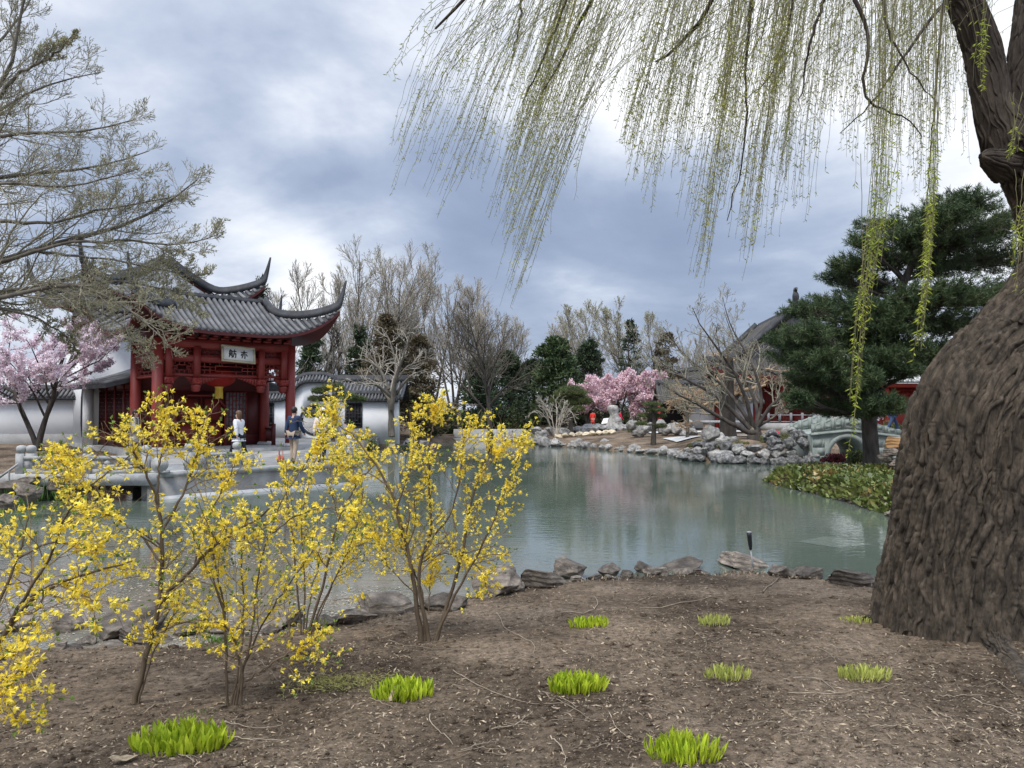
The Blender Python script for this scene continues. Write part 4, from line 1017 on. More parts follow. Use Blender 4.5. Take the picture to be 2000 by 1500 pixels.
# standing scholar's rock
p = at(1198, 848, 58); z = ground_z(p[0], p[1])
V = ICO3 * [1, .8, 1]; hgt = 1.95; zz = (V[:, 2] + 1) / 2; prof = np.interp(zz, [0, .12, .3, .45, .58, .72, .86, 1], [.95, 1.0, .72, .62, .42, .50, .62, .45])
V = np.stack([V[:, 0] / np.maximum(np.sqrt(1 - np.minimum(ICO3[:, 2] ** 2, .96)), .2) * prof * .8, V[:, 1] / np.maximum(np.sqrt(1 - np.minimum(ICO3[:, 2] ** 2, .96)), .2) * prof * .7, zz * hgt], -1)
V = V + nrm(V - [0, 0, 1]) * (.14 * fbm(V * 2.2, 3, 5) - .1 * np.maximum(fbm(V * 3.5, 2, 8), 0))[:, None]; V[:, 0] += .12 * np.sin(V[:, 2] * 2)
mb = MB(); mb.add(V, ICO3F); o = link('scholar_rock', mb.mesh('scholar_rock'), M['lime']); o.location = (p[0], p[1], z); tag(o, 'tall white standing stone with narrow waist on the far shore', 'standing stone')
# info board beside it
p = at(1182, 840, 58.5); z = ground_z(p[0], p[1]); ib = thing('information_board', 'small tilted white information board left of the standing stone', 'sign', (p[0], p[1], z))
mb = MB(); mb.add(np.array([(-.32, -.15, .55), (.25, -.15, .62), (.38, .18, 1.0), (-.1, .18, .95)]), [[0, 1, 2, 3]]); mb.add(np.array([(-.32, -.15, .52), (.25, -.15, .59), (.38, .18, .97), (-.1, .18, .92)]), [[3, 2, 1, 0]]); part('board', mb, M['white'], ib)
mb = MB(); mb.tubes(np.array([(.05, 0, 0), (.05, 0, .76)]), [.03, .03], 6); part('post', mb, M['steel'], ib)

# right-hand rockery: tiers of dark limestone from water to bridge
tier_lab = ['dark grey limestone in the waterline tier of the rockery left of the bridge', 'grey limestone in the middle tier of the rockery left of the bridge', 'pale grey limestone in the top tier of the rockery left of the bridge']
base = [(8.25, 36.2), (9.3, 34.9), (10.4, 34.2), (12.0, 33.2), (12.95, 32.8)]
def tier(k, inset, z, step, smin, smax, t0=0.0, only=None, mesh=PITS_D):
    for x, y in along(base, step, .1, inset):
        if only and not (only[0] <= x <= only[1]): continue
        s = rng.uniform(smin, smax) * .9
        if x > 12.55 and s > .34: s = .34
        rock(mesh[rng.integers(10)], (x, y, z + rng.uniform(-.05, .08)), (s * rng.uniform(1, 1.35), s * .9, s * rng.uniform(.65, .95)), rng.uniform(0, 6.3), tier_lab[k], 'limestones of the rockery', name='rockery_stone')
tier(0, (0, .05), .12, .42, .32, .50); tier(0, (.1, .35), .42, .5, .28, .46, mesh=PITS)
tier(1, (.2, .6), .68, .62, .26, .42, only=(8.8, 12.4)); tier(1, (.1, .5), .9, .4, .32, .46, only=(11.3, 12.9)); tier(2, (.1, .8), 1.2, .45, .32, .46, only=(11.4, 12.9), mesh=PITS_D); tier(2, (.1, 1.1), 1.42, .5, .26, .40, only=(11.9, 12.7), mesh=PITS)
for px, py, w, lab in [(1385, 850, 46, 'upright pale limestone left of the thick tree trunks'), (1400, 868, 56, 'white limestone below the upright one'), (1428, 862, 40, 'pale stacked limestone between the two thick tree trunks'), (1512, 873, 60, 'flat topped grey block behind the rockery'), (1545, 846, 40, 'snow white flat limestone near the seated red bag')]:
    d = 37.5; x, y, z = at(px, py, d); s = w / F * d / 2; rock(PITS[px % 10], (x, y, z), (s, s * .8, s * .85), px, lab)
for px, py, w in [(1300, 842, 30), (1316, 838, 34), (1332, 846, 30), (1352, 842, 30), (1260, 838, 30), (1290, 830, 26), (1345, 828, 24), (1236, 832, 30), (1250, 846, 34)]:
    d = 50; x, y, z = at(px, py, d); s = w / F * d / 2; rock(PITS[px % 10], (x, y, max(z, ground_z(x, y) + .1)), (s, s * .8, s * .8), px, 'whitish limestone scattered around the cloud pruned pine', 'limestones around the cloud pruned pine')
# orange rocks right of the pine
for px, py, w, h, k, lab in [(1752, 868, 70, 34, 0, 'big orange brown rock right of the pine trunk'), (1775, 880, 46, 24, 1, 'yellow ochre stone leaning on the big orange rock')]:
    d = 24.5; x, y, z = at(px, py, d); rock(SL_O[k], (x, y, z), (w / F * d / 1.6, .4, h / F * d / 1.5), k, lab)
for i, (px, py, w) in enumerate([(1738, 884, 40), (1762, 896, 50), (1745, 905, 40), (1790, 900, 40), (1730, 896, 26)]):
    d = 24.2; x, y, z = at(px, py, d); rock(SLABS[i], (x, y, z), (w / F * d / 1.6, .4, .25), i, 'grey tan stone stacked below the orange rocks', 'stones stacked below the orange rocks')
# waterline stones of the groundcover bank
for x, y in along([(8.55, 17.2), (8.8, 21), (8.5, 24.8), (8.7, 26.2)], .5, .15, (.05, 0)):
    s = rng.uniform(.12, .24); rock(SLABS[rng.integers(8)], (x, y, .03), (s * 1.3, s, s * .5), rng.uniform(0, 6.3), 'low stone at the waterline of the leafy groundcover bank', 'stones at the groundcover bank')

# ------------------------------------------------------------------ growing things
def interp(P, R, t):
    """P[B,K,3], t[B,n] -> pos, tangent, radius"""
    B, K = P.shape[:2]; f = t * (K - 1); i = np.minimum(f.astype(int), K - 2); w = (f - i)[..., None]
    b = np.arange(B)[:, None]; a, c = P[b, i], P[b, i + 1]
    return a * (1 - w) + c * w, nrm(c - a), R[b, i] * (1 - w[..., 0]) + R[b, i + 1] * w[..., 0]

def grow(P0, D0, L_, R0, K, wig, trop, rng, tip=.35, rmin=.0):
    n = len(P0); P = np.zeros((n, K, 3)); P[:, 0] = P0; d = nrm(D0)
    st = (np.broadcast_to(L_, (n,)) / (K - 1))[:, None]
    for k in range(1, K):
        d = nrm(d + rng.normal(0, wig, (n, 3)) + np.array(trop)); P[:, k] = P[:, k - 1] + d * st
    R = np.broadcast_to(R0, (n,))[:, None] * np.linspace(1, tip, K)[None]
    return P, np.maximum(R, rmin)

def spawn(P, R, n, t0, t1, ang, L_, K, wig, trop, rng, rr=.6, tip=.35, rmin=0, abslen=False, shrink=.6):
    B = len(P)
    t = t0 + (t1 - t0) * (np.arange(n)[None] + rng.uniform(0, 1, (B, n))) / n
    pos, T, r = interp(P, R, t)
    pl = np.linalg.norm(np.diff(P, axis=1), axis=2).sum(1)[:, None]
    ln = (L_ if abslen else pl * L_) * (1 - shrink * (t - t0) / max(t1 - t0, 1e-6)) * rng.uniform(.7, 1.25, (B, n))
    perp = nrm(np.cross(T, rng.normal(size=(B, n, 3)))); a = rng.normal(ang, .18, (B, n))[..., None]
    D = np.cos(a) * T + np.sin(a) * perp
    return grow(pos.reshape(-1, 3), D.reshape(-1, 3), ln.ravel(), (r * rr).ravel(), K, wig, trop, rng, tip, rmin)

def resample(pts, K):
    pts = np.asarray(pts, float); d = np.r_[0, np.cumsum(np.linalg.norm(np.diff(pts, axis=0), axis=1))]; s = np.linspace(0, d[-1], K)
    P = np.stack([np.interp(s, d, pts[:, i]) for i in range(pts.shape[1])], -1)
    for _ in range(2): P[1:-1] = (P[:-2] + 2 * P[1:-1] + P[2:]) / 4
    return P

def bare_tree(label, px, py, d, h, spread, seed, mats=('greybark', 'twig'), r0=.14, group='bare trees beyond the pond', limbs=14, up=.11, split=.25, name='bare_tree', twig_r=.0135, buds=None, wig=.11, n2=9, n3=7, fork=1, z=None):
    rng = np.random.default_rng(seed); x = at(px, py, d)[0]; z0 = ground_z(x, d) if z is None else z
    root = thing(name, label, 'tree', (x, d, z0), 0, group); o = np.zeros((fork, 3))
    D = np.array([[rng.normal(0, .22 if fork > 1 else .04), rng.normal(0, .15), 1] for _ in range(fork)])
    T, RT = grow(o, D, h * .98, r0, 14, .05, (0, 0, .05), rng, .12)
    mb = MB(); mb.tubes(T, RT, 8)
    A, RA = spawn(T, RT, limbs, split, .95, .75, spread, 9, wig, (0, 0, up), rng, .62, .25, twig_r * 1.3, True, .55)
    mb.tubes(A, RA, 5); part('trunk', mb, M[mats[0]], root)
    B_, RB = spawn(A, RA, n2, .12, 1, .55, .68, 6, wig * 1.1, (0, 0, up * 1.1), rng, .6, .4, twig_r)
    C_, RC = spawn(B_, RB, n3, .1, 1, .55, .60, 4, wig, (0, 0, up), rng, .7, .5, twig_r * .8)
    cr = MB(); cr.tubes(A[:, 5:], np.maximum(RA[:, 5:], twig_r), 3); cr.tubes(B_, RB, 3); cr.tubes(C_, RC, 3)
    part('crown', cr, M[mats[1]], root)
    if buds:
        n = len(C_); t = rng.uniform(.2, 1, (n, buds[1])); p, tg, _ = interp(C_, RC, t); p = p.reshape(-1, 3); tg = tg.reshape(-1, 3)
        lf = MB(); lf.cards(p, tg + rng.normal(0, .7, p.shape), rng.uniform(.6, 1.2, len(p)) * buds[2], buds[2] * .45, rng); part('leaves', lf, M[buds[0]], root)
    return root

BT = bare_tree
BT('pale bare tree with upright twigs left of the tall many stemmed tree', 722, 800, 66, 14.4, 4.0, 16, fork=3, limbs=9)
BT('pale upright bare tree right of the brown conifer', 842, 800, 68, 13.4, 3.8, 17, fork=3, limbs=9)
BT('bare tree filling the gap left of the tallest pale tree', 665, 800, 66, 12.4, 3.6, 18, fork=2, limbs=12)
BT('short bare tree behind the lone straight trunk', 1000, 800, 70, 9.4, 3.8, 19, mats=('darkbark', 'twig'), fork=2)
BT('pale bare tree standing behind the straight trunked dark one', 935, 800, 70, 13.0, 4.2, 20, fork=2)
BT('pale bare tree right of the double trunked dark tree', 890, 800, 72, 13.6, 4.2, 21, fork=3, limbs=9)
BT('far pale bare tree behind the dark blue green conifer', 1130, 800, 88, 11.5, 4.2, 22, fork=2, twig_r=.014)
BT('slender bare tree right behind the pavilion roof horn', 612, 800, 58, 12.2, 3.4, 1, fork=2)
BT('very slender bare trunk between pavilion and the big bare clump', 648, 800, 60, 8.5, 2.0, 2, mats=('darkbark', 'twigd'), r0=.09)
BT('tallest pale bare tree left in the central group', 690, 800, 62, 14.6, 4.2, 3, fork=2, limbs=12)
BT('tall pale many stemmed tree in the middle of the central group', 765, 800, 64, 14.4, 4.6, 4, fork=3, limbs=9, buds=('bud', 3, .11))
BT('pale bare tree behind the twisted grey tree', 815, 800, 63, 13.2, 4.3, 5, fork=2)
BT('bare tree with dark double trunk right of the central group', 872, 800, 62, 11.2, 3.8, 6, mats=('darkbark', 'twig'), fork=2)
BT('leaning slender bare tree at the right end of the central group', 905, 800, 66, 11.0, 3.2, 61, mats=('darkbark', 'twigd'), fork=1)
BT('wide spreading dark bare tree with a straight trunk standing alone', 960, 835, 52, 9.4, 4.6, 7, mats=('darkbark', 'twigd'), r0=.22, limbs=16, up=.05, split=.30, twig_r=.013)
BT('tall budding tree left behind the pink cherries', 1190, 800, 84, 13.0, 4.8, 8, mats=('darkbark', 'twig'), fork=2, buds=('bud', 3, .15), twig_r=.013)
BT('tall budding tree right behind the pink cherries', 1242, 800, 82, 12.8, 4.4, 9, mats=('darkbark', 'twig'), fork=2, buds=('bud', 3, .15), twig_r=.013)
BT('budding tree half hidden behind the big bare tree by the hall', 1290, 800, 80, 11.0, 4.2, 10, mats=('greybark', 'twig'), buds=('bud', 3, .15), twig_r=.013)
BT('bare thicket tree left of the hall roof', 1350, 800, 82, 8.6, 4.0, 11, twig_r=.013, fork=3, limbs=7)
BT('bare thicket tree touching the hall roof slope', 1405, 800, 82, 8.2, 4.0, 12, twig_r=.013, fork=3, limbs=7)
BT('thin bare tree left behind the pavilion gable', 385, 800, 50, 10.6, 3.0, 14)
BT('bare tree behind the pavilion roof ridge', 545, 800, 55, 10.0, 3.2, 15)
# twisted grey tree in front of the brown conifer
def guided(name, label, cat, limbs, d, seed, mats, levels, group=None, sides=7, base=None, leaf=None, twig_r=.01, dd=1.2, tagn=('trunk', 'crown'), trop=(0, 0, .02), rs=1.0):
    """tree whose main limbs follow sight lines placed at real distances"""
    rng = np.random.default_rng(seed); b = base if base is not None else at(limbs[0][0][0][0], limbs[0][0][0][1], d)
    root = thing(name, label, cat, b, 0, group); mb = MB(); P_all, R_all = [], []
    for pts, r0, r1, dz in limbs:
        pts = np.array(pts, float); K = 16; q = np.linspace(0, 1, len(pts))
        W_ = at(pts[:, 0], pts[:, 1], d + dz * q * dd); P = resample(W_, K); P[1:] += rng.normal(0, .012 * dd, (K - 1, 3)) 
        R = np.linspace(r0, r1, K) * rs; P_all.append(P); R_all.append(R)
    P = np.stack(P_all); R = np.stack(R_all); mb.tubes(P, R, sides); cr = MB(); last = (P, R); allp = [(P, R)]
    for (n, t0, ang, L_, K, wig, rr, ab) in levels:
        last = spawn(last[0], last[1], n, t0, 1, ang, L_, K, wig, trop, rng, rr, .4, twig_r, ab); cr.tubes(last[0], last[1], 4 if len(last[0]) < 3000 else 3); allp.append(last)
    part(tagn[0], mb, M[mats[0]], root, True, b); part(tagn[1], cr, M[mats[1]], root, False, b)
    return root, allp, rng, b
D_ = 46
root, ap, rng_, b = guided('twisted_tree', 'pale grey twisted bare tree in front of a brown conifer', 'tree', [
    ([(765, 853), (764, 790), (758, 760), (742, 720), (720, 690)], .22, .05, 1), ([(765, 800), (770, 750), (785, 700), (800, 660), (810, 630)], .17, .03, -1),
    ([(764, 775), (735, 750), (700, 748), (672, 742)], .11, .03, -1.5), ([(760, 760), (740, 715), (705, 700), (660, 712)], .11, .025, 1), ([(768, 770), (775, 715), (760, 660), (745, 640)], .11, .025, 2),
    ([(768, 775), (800, 735), (830, 722), (850, 735)], .10, .025, -1), ([(766, 790), (745, 760), (735, 735), (715, 722)], .10, .03, 2), ([(772, 745), (795, 715), (835, 700), (850, 690)], .08, .02, 1)], D_, 31, ('greybark', 'twig'), [(8, .25, .8, .36, 6, .26, .5, False), (6, .2, .75, .5, 5, .24, .6, False)], twig_r=.012, trop=(0, 0, .03))
# big spreading bare tree on the rockery (buttressed trunk, limbs reaching left)
D_ = 38.5
root, ap, rng_, b = guided('spreading_bare_tree', 'thick trunked bare tree with long limbs sweeping left on the rockery', 'tree', [
    ([(1474, 878), (1473, 855), (1471, 838)], .62, .50, 0), ([(1462, 845), (1410, 818), (1365, 790), (1320, 768), (1283, 745)], .20, .03, -1), ([(1466, 838), (1430, 800), (1385, 765), (1330, 735), (1285, 705)], .20, .03, 1),
    ([(1470, 836), (1448, 800), (1428, 770), (1395, 738), (1340, 700), (1296, 640)], .17, .025, 2), ([(1472, 835), (1460, 790), (1440, 735), (1400, 680), (1360, 625), (1352, 600)], .18, .02, -1),
    ([(1476, 836), (1482, 800), (1465, 760), (1448, 720), (1432, 660), (1415, 610)], .16, .02, 2), ([(1478, 836), (1500, 800), (1530, 770), (1545, 735), (1540, 690)], .17, .03, -1), ([(1478, 830), (1490, 780), (1480, 735), (1460, 690), (1425, 640), (1412, 580)], .14, .02, 1), ([(1478, 835), (1510, 815), (1545, 785), (1560, 765)], .12, .03, 1)],
    D_, 32, ('darkbark', 'twigm'), [(13, .25, .7, .36, 7, .12, .5, False), (8, .2, .7, .5, 5, .14, .55, False), (4, .3, .7, .5, 3, .12, .6, False)], twig_r=.0075, trop=(0, 0, .07), rs=.68)
root, ap, rng_, b = guided('thick_trunk_tree', 'thick old trunk with tan hanging twigs left of the spreading bare tree', 'tree', [
    ([(1424, 872), (1420, 840), (1421, 800), (1422, 750), (1425, 700)], .50, .20, 0), ([(1422, 800), (1440, 770), (1470, 745), (1490, 735)], .2, .05, 1), ([(1421, 780), (1400, 750), (1378, 738)], .15, .04, 1), ([(1424, 745), (1450, 720), (1500, 722), (1540, 745)], .15, .03, 1), ([(1424, 720), (1405, 700), (1390, 690)], .12, .03, 1)],
    41, 33, ('darkbark', 'twigtan'), [(7, .35, .8, .5, 6, .3, .45, False), (6, .2, .8, .5, 5, .3, .6, False)], twig_r=.010, trop=(0, 0, -.01))

def cherry(label, px, py, d, top, wpx, seed, m, n=5200, size=.10, grp='flowering cherries', low=.42, r0=.13):
    rng = np.random.default_rng(seed); x = at(px, py, d)[0]; z0 = ground_z(x, d); h = at(px, top, d)[2] - z0; R_ = wpx / F * d / 2
    root = thing('cherry_tree', label, 'tree', (x, d, z0), 0, grp)
    T, RT = grow(np.zeros((3, 3)), np.array([[-.35, .1, 1], [.3, -.1, 1], [.02, .2, 1]]), h * .55, r0, 8, .08, (0, 0, .03), rng, .5)
    A, RA = spawn(T, RT, 6, .3, 1, .75, R_ * .85, 8, .12, (0, 0, .05), rng, .55, .3, .01, True, .3)
    A2, R2 = spawn(A, RA, 6, .2, 1, .7, .45, 6, .14, (0, 0, .05), rng, .55, .4, .008); A3, R3 = spawn(A2, R2, 4, .1, 1, .7, .6, 4, .1, (0, 0, .03), rng, .6, .5, .006)
    mb = MB(); mb.tubes(T, RT, 7); mb.tubes(A, RA, 5); mb.tubes(A2, R2, 4); mb.tubes(A3, R3, 3); part('trunk', mb, M['darkbark'], root, True)
    src = [(A2, R2, n * .3), (A3, R3, n * .7)]; cr = MB()
    for P, R, k in src:
        per = max(1, int(k / len(P))); t = rng.uniform(.15, 1, (len(P), per)); p, tg, _ = interp(P, R, t); p = p.reshape(-1, 3) + rng.normal(0, .05 * size / .1, (p.size // 3, 3))
        for c in range(2): cr.cards(p + rng.normal(0, size * .3, p.shape), rng.normal(size=p.shape), size * rng.uniform(.7, 1.3, len(p)), size * .8, rng)
    part('blossom', cr, M[m], root)
    return root
cherry('pale pink cherry tree in full blossom in front of the left garden wall', 74, 882, 31, 500, 330, 41, 'pinkp', 17000, .085, 'flowering cherries', r0=.11)
cherry('left pink cherry of the row on the far shore, lowest crown', 1150, 838, 64, 728, 120, 42, 'pink', 5500, .15)
cherry('middle pink cherry of the row on the far shore, tallest crown', 1208, 838, 65, 706, 150, 43, 'pink', 8500, .15)
cherry('right pink cherry of the row on the far shore, beside the gallery roof', 1272, 838, 64, 712, 150, 44, 'pink', 8000, .15)
cherry('pale cherry behind the stone bridge', 1690, 830, 44, 745, 130, 45, 'pinkp', 1200, .12)

def conifer(label, px, py, d, top, wpx, seed, m='conif', n=7000, L_=.34, shape=1.0, low=.06, grp='conifers beyond the pond', name='conifer_tree', lumps=46):
    rng = np.random.default_rng(seed); x = at(px, py, d)[0]; z0 = ground_z(x, d); h = at(px, top, d)[2] - z0; R_ = wpx / F * d / 2
    root = thing(name, label, 'tree', (x, d, z0), 0, grp); mb = MB(); T, RT = grow(np.zeros((1, 3)), np.array([[0, 0, 1.]]), h * .95, .16, 10, .02, (0, 0, .05), rng, .15); 
    f = rng.uniform(0, 1, lumps * 2) ** .85; zz = h * (low + (1 - low) * f); rad = R_ * (1 - f) ** shape * rng.uniform(.6, 1.12, lumps * 2) + .15; az = rng.uniform(0, 2 * PI, lumps * 2)
    tip = np.stack([np.cos(az) * rad, np.sin(az) * rad, zz + .12 * rad], -1); b0 = np.stack([0 * az, 0 * az, zz - .1 * rad], -1)
    B_ = np.stack([b0, (b0 + tip) / 2 + [0, 0, .06], tip], 1); mb.tubes(T, RT, 7); mb.tubes(B_, np.tile([.05, .03, .012], (len(B_), 1)), 4); part('trunk', mb, M['darkbark'], root)
    k = n // len(B_); t = rng.beta(1.8, 1, (len(B_), k)); p, tg, _ = interp(B_, np.ones(B_.shape[:2]), t); wdt = (.10 + .22 * rad[:, None, None] * (1.15 - t[..., None])) 
    p = p + rng.normal(0, 1, p.shape) * wdt * [1, 1, .55]; p = p.reshape(-1, 3); tg = tg.reshape(-1, 3)
    cr = MB(); cr.cards(p, tg * .9 + rng.normal(0, .75, p.shape) + [0, 0, .35], rng.uniform(.6, 1.3, len(p)) * L_, L_ * .30, rng); part('crown', cr, M[m], root)
    return root
CF = conifer
CF('brown tinged conifer behind the twisted grey tree', 758, 800, 54, 622, 150, 51, 'conifb', 16000, .30, .55)
CF('dull brown green conifer beside the brown tinged one', 818, 800, 56, 660, 110, 52, 'conifb', 8000, .30, .6)
CF('dark conifer between the pavilion and the central bare trees', 608, 800, 55, 655, 70, 53, n=6000, shape=.6)
CF('narrow dark conifer standing left of the brown one', 700, 800, 58, 640, 60, 54, n=6000, shape=.6)
CF('dark spruce behind the straight trunked bare tree', 995, 815, 66, 690, 130, 55, n=8000, shape=.7)
CF('bushy green pine left of the pink cherries', 1085, 815, 68, 664, 150, 56, 'pine', 12000, .4, .55)
CF('dark blue green conifer behind the left pink cherry', 1150, 815, 72, 664, 95, 57, n=8000, shape=.6)
CF('tall narrow conifer behind the middle pink cherry', 1232, 815, 80, 628, 70, 58, n=3500, shape=.7)
CF('brownish open conifer behind the right pink cherry', 1305, 815, 78, 655, 120, 59, 'conifb', 4500, .4, .7)
CF('low dark conifer behind the lone straight trunk', 940, 815, 62, 700, 100, 62, n=7000, shape=.6)
CF('dark conifer filling the gap left of the green pine', 1042, 815, 72, 706, 110, 63, n=7000, shape=.55)
CF('small conifer behind the left pavilion gable', 505, 800, 58, 545, 60, 64, n=2500, shape=.6)

def bush(label, px, py, d, wpx, hpx, seed, m='hedge', n=4500, L_=.13, grp=None, name='shrub', cat='shrub', stem=True, lump=14, dep=.8, z=None):
    rng = np.random.default_rng(seed); x = at(px, py, d)[0]; z0 = ground_z(x, d) if z is None else z; R_ = wpx / F * d / 2; h = hpx / F * d
    root = thing(name, label, cat, (x, d, z0), 0, grp)
    c = nrm(rng.normal(size=(lump, 3))) * rng.uniform(.2, .75, (lump, 1)); c[:, 2] = np.abs(c[:, 2])
    i = rng.integers(0, lump, n); p = c[i] + nrm(rng.normal(size=(n, 3))) * rng.uniform(.7, 1, (n, 1)) ** .5 * rng.uniform(.22, .42, lump)[i][:, None]
    p = p * [R_, R_ * dep, h]; p[:, 2] = np.abs(p[:, 2]) * .95 + .02
    if stem:
        T, RT = grow(np.zeros((6, 3)) + rng.normal(0, .05, (6, 3)) * [1, 1, 0], rng.normal(0, .4, (6, 3)) + [0, 0, 1], h * .8, .03, 5, .1, (0, 0, .05), rng); mb = MB(); mb.tubes(T, RT, 5); part('stem', mb, M['darkbark'], root)
    cr = MB(); cr.cards(p, rng.normal(size=p.shape) + [0, 0, .5], rng.uniform(.6, 1.3, n) * L_, L_ * .5, rng); part('foliage', cr, M[m], root)
    return root
for i, (px, w, h, d, lab) in enumerate([(868, 80, 70, 61, 'rounded dark hedge bush left of the lone straight trunk'), (925, 80, 62, 62, 'dark hedge bush beside the quay'), (985, 90, 70, 63, 'dark hedge bush right of the lone straight trunk'), (1035, 80, 62, 64, 'dark hedge bush behind the pale leafless shrub'),
    (1140, 100, 50, 72, 'dark undergrowth bush below the left pink cherry'), (1210, 110, 55, 73, 'dark undergrowth bush behind the standing stone'), (1290, 120, 55, 72, 'dark undergrowth bush below the right pink cherry'), (830, 70, 40, 58, 'green bush behind the purple azalea'), (1085, 90, 60, 72, 'dark bush between the clipped pine and lone trunk')]):
    bush(lab, px, 838, d, w, h, 70 + i, 'hedge', 4000, .17, 'dark bushes beyond the pond')
bush('green bush in front of the white wall right of the garden pine', 712, 856, 43, 60, 34, 79, 'pinel', 2600, .12)
bush('dark rounded bush below the twisted grey tree', 792, 856, 45, 60, 46, 80, 'hedge', 3200, .14)
bush('purple flowering azalea on the bank behind the forsythia', 838, 862, 50, 54, 40, 81, 'purple', 2600, .09)
bush('low olive bush behind the cloud pruned pine', 1255, 842, 55, 60, 24, 82, 'pinel', 2500, .12)
bush('flat mossy shrub left of the upright limestone', 1362, 872, 40, 44, 16, 83, 'lichen', 2500, .07, stem=False)
for i, (px, py, w, h) in enumerate([(1495, 862, 40, 16), (1520, 858, 50, 18), (1555, 862, 40, 16), (1452, 868, 40, 14), (1420, 884, 60, 12), (1540, 870, 50, 14)]):
    x, y, z = at(px, py, 36.6); bush('mossy green cushion plant growing among the rockery stones', px, py, 36.6 + (i % 3) * .5, w, h, 84 + i, 'lichen', 1800, .06, 'cushion plants in the rockery', 'cushion_plant', 'plant', False, z=max(z - .1, .6))
bush('dark red leaved shrub in front of the stone bridge', 1632, 912, 28.5, 60, 22, 95, 'redleaf', 2600, .07, z=.45)
bush('small green and white shrub beside the pine trunk', 1672, 905, 28.2, 40, 26, 96, 'cover', 1500, .09, z=.45)
bush('leafy olive bush behind the bridge under the pine', 1735, 800, 42, 60, 40, 97, 'pinel', 1600, .14)

# clipped garden pines
def cloud_pine(label, px, py, d, trunk, pads, seed, m='pinel', n=260, L_=.13, rt=.13, bark='darkbark'):
    rng = np.random.default_rng(seed); b = at(px, py, d); b[2] = ground_z(b[0], d); root = thing('garden_pine', label, 'tree', b, 0, 'clipped garden pines')
    P = resample(np.vstack([b[None], at(np.array(trunk)[:, 0], np.array(trunk)[:, 1], d)]), 12); mb = MB(); mb.tubes(P, np.linspace(rt, rt * .4, 12), 8); cr = MB()
    for px_, py_, rx, ry in pads:
        c = at(px_, py_, d + rng.uniform(-.3, .3)); rx_, ry_ = rx / F * d, ry / F * d
        j = np.argmin(np.abs(P[:, 2] - c[2] + .1)); mb.tubes(resample(np.stack([P[j], (P[j] + c) / 2 - [0, 0, .08], c]), 6), np.linspace(rt * .4, rt * .15, 6), 5)
        k = int(n * rx * ry / 120) + 120; q = nrm(rng.normal(size=(k, 3))) * rng.uniform(.5, 1, (k, 1)) * [rx_, rx_ * .75, ry_]; q[:, 2] = np.where(q[:, 2] < 0, q[:, 2] * .5, q[:, 2])
        for _ in range(5): cr.cards(c + q, rng.normal(0, .7, q.shape) + [0, 0, .6], L_ * rng.uniform(.7, 1.2, k), L_ * .16, rng)
    part('trunk', mb, M[bark], root, True, b); part('crown', cr, M[m], root, False, b)
    return root
cloud_pine('clipped flat crowned pine on the far shore left of the person in red', 1115, 846, 56, [(1114, 820), (1112, 800), (1113, 775)], [(1090, 785, 18, 12), (1118, 768, 30, 15), (1138, 785, 20, 12), (1112, 788, 24, 12), (1128, 800, 16, 7), (1098, 772, 18, 12)], 101, 'pinel', 330, .2, .2)
cloud_pine('cloud pruned pine with four flat layered pads', 1276, 858, 44, [(1277, 840), (1278, 815), (1274, 795)], [(1273, 790, 20, 5), (1282, 801, 22, 5), (1258, 812, 15, 5), (1286, 813, 16, 5), (1252, 828, 14, 4), (1290, 832, 14, 4)], 102, 'pinel', 420, .11, .17)
cloud_pine('small pale green garden pine in front of the moon gate wall', 650, 850, 41, [(651, 820), (648, 795), (650, 775)], [(625, 765, 18, 9), (650, 758, 24, 10), (675, 775, 26, 8), (700, 780, 18, 6), (640, 780, 22, 8), (615, 780, 14, 7), (610, 812, 16, 5)], 103, 'pinel', 330, .13, .12)
# pale leafless shrub, peach weeping tree
root, ap, rng_, b = guided('leafless_shrub', 'pale leafless arching shrub on the far shore', 'shrub', [([(1082, 850), (1070, 820), (1050, 800), (1038, 805)], .05, .015, -1), ([(1084, 850), (1078, 815), (1065, 790), (1050, 785)], .05, .015, 1), ([(1086, 850), (1088, 810), (1085, 780)], .05, .015, 1), ([(1088, 850), (1100, 815), (1115, 800), (1122, 815)], .05, .015, -1), ([(1087, 850), (1096, 805), (1104, 785)], .05, .015, 1)], 54, 104, ('twig', 'twig'), [(9, .2, .6, .5, 6, .14, .6, False), (5, .2, .6, .5, 4, .14, .6, False)], twig_r=.012, tagn=('stem', 'twigs'))
root, ap, rng_, b = guided('peach_weeping_tree', 'small tan twiggy weeping tree in front of the gallery', 'tree', [([(1342, 860), (1344, 825), (1342, 795)], .12, .07, 0), ([(1343, 815), (1325, 785), (1308, 790)], .07, .02, 1), ([(1343, 812), (1360, 780), (1378, 790)], .07, .02, 1), ([(1342, 800), (1335, 770), (1315, 765)], .06, .02, -1), ([(1342, 800), (1355, 765), (1368, 768)], .06, .02, -1), ([(1342, 800), (1344, 765)], .05, .02, 1)], 45, 105, ('greybark', 'twigtan'), [(12, .2, .9, .55, 6, .18, .5, False), (9, .2, .7, .55, 5, .15, .6, False)], twig_r=.011, trop=(0, 0, -.05))
for P, R in ap[-1:]:
    t = rng_.uniform(.1, 1, (len(P), 4)); p, tg, _ = interp(P, R, t); p = p.reshape(-1, 3); lf = MB(); lf.cards(p, tg.reshape(-1, 3) + rng_.normal(0, .6, p.shape), .07, .035, rng_); part('leaves', lf, M['twigtan'], root, False, b)

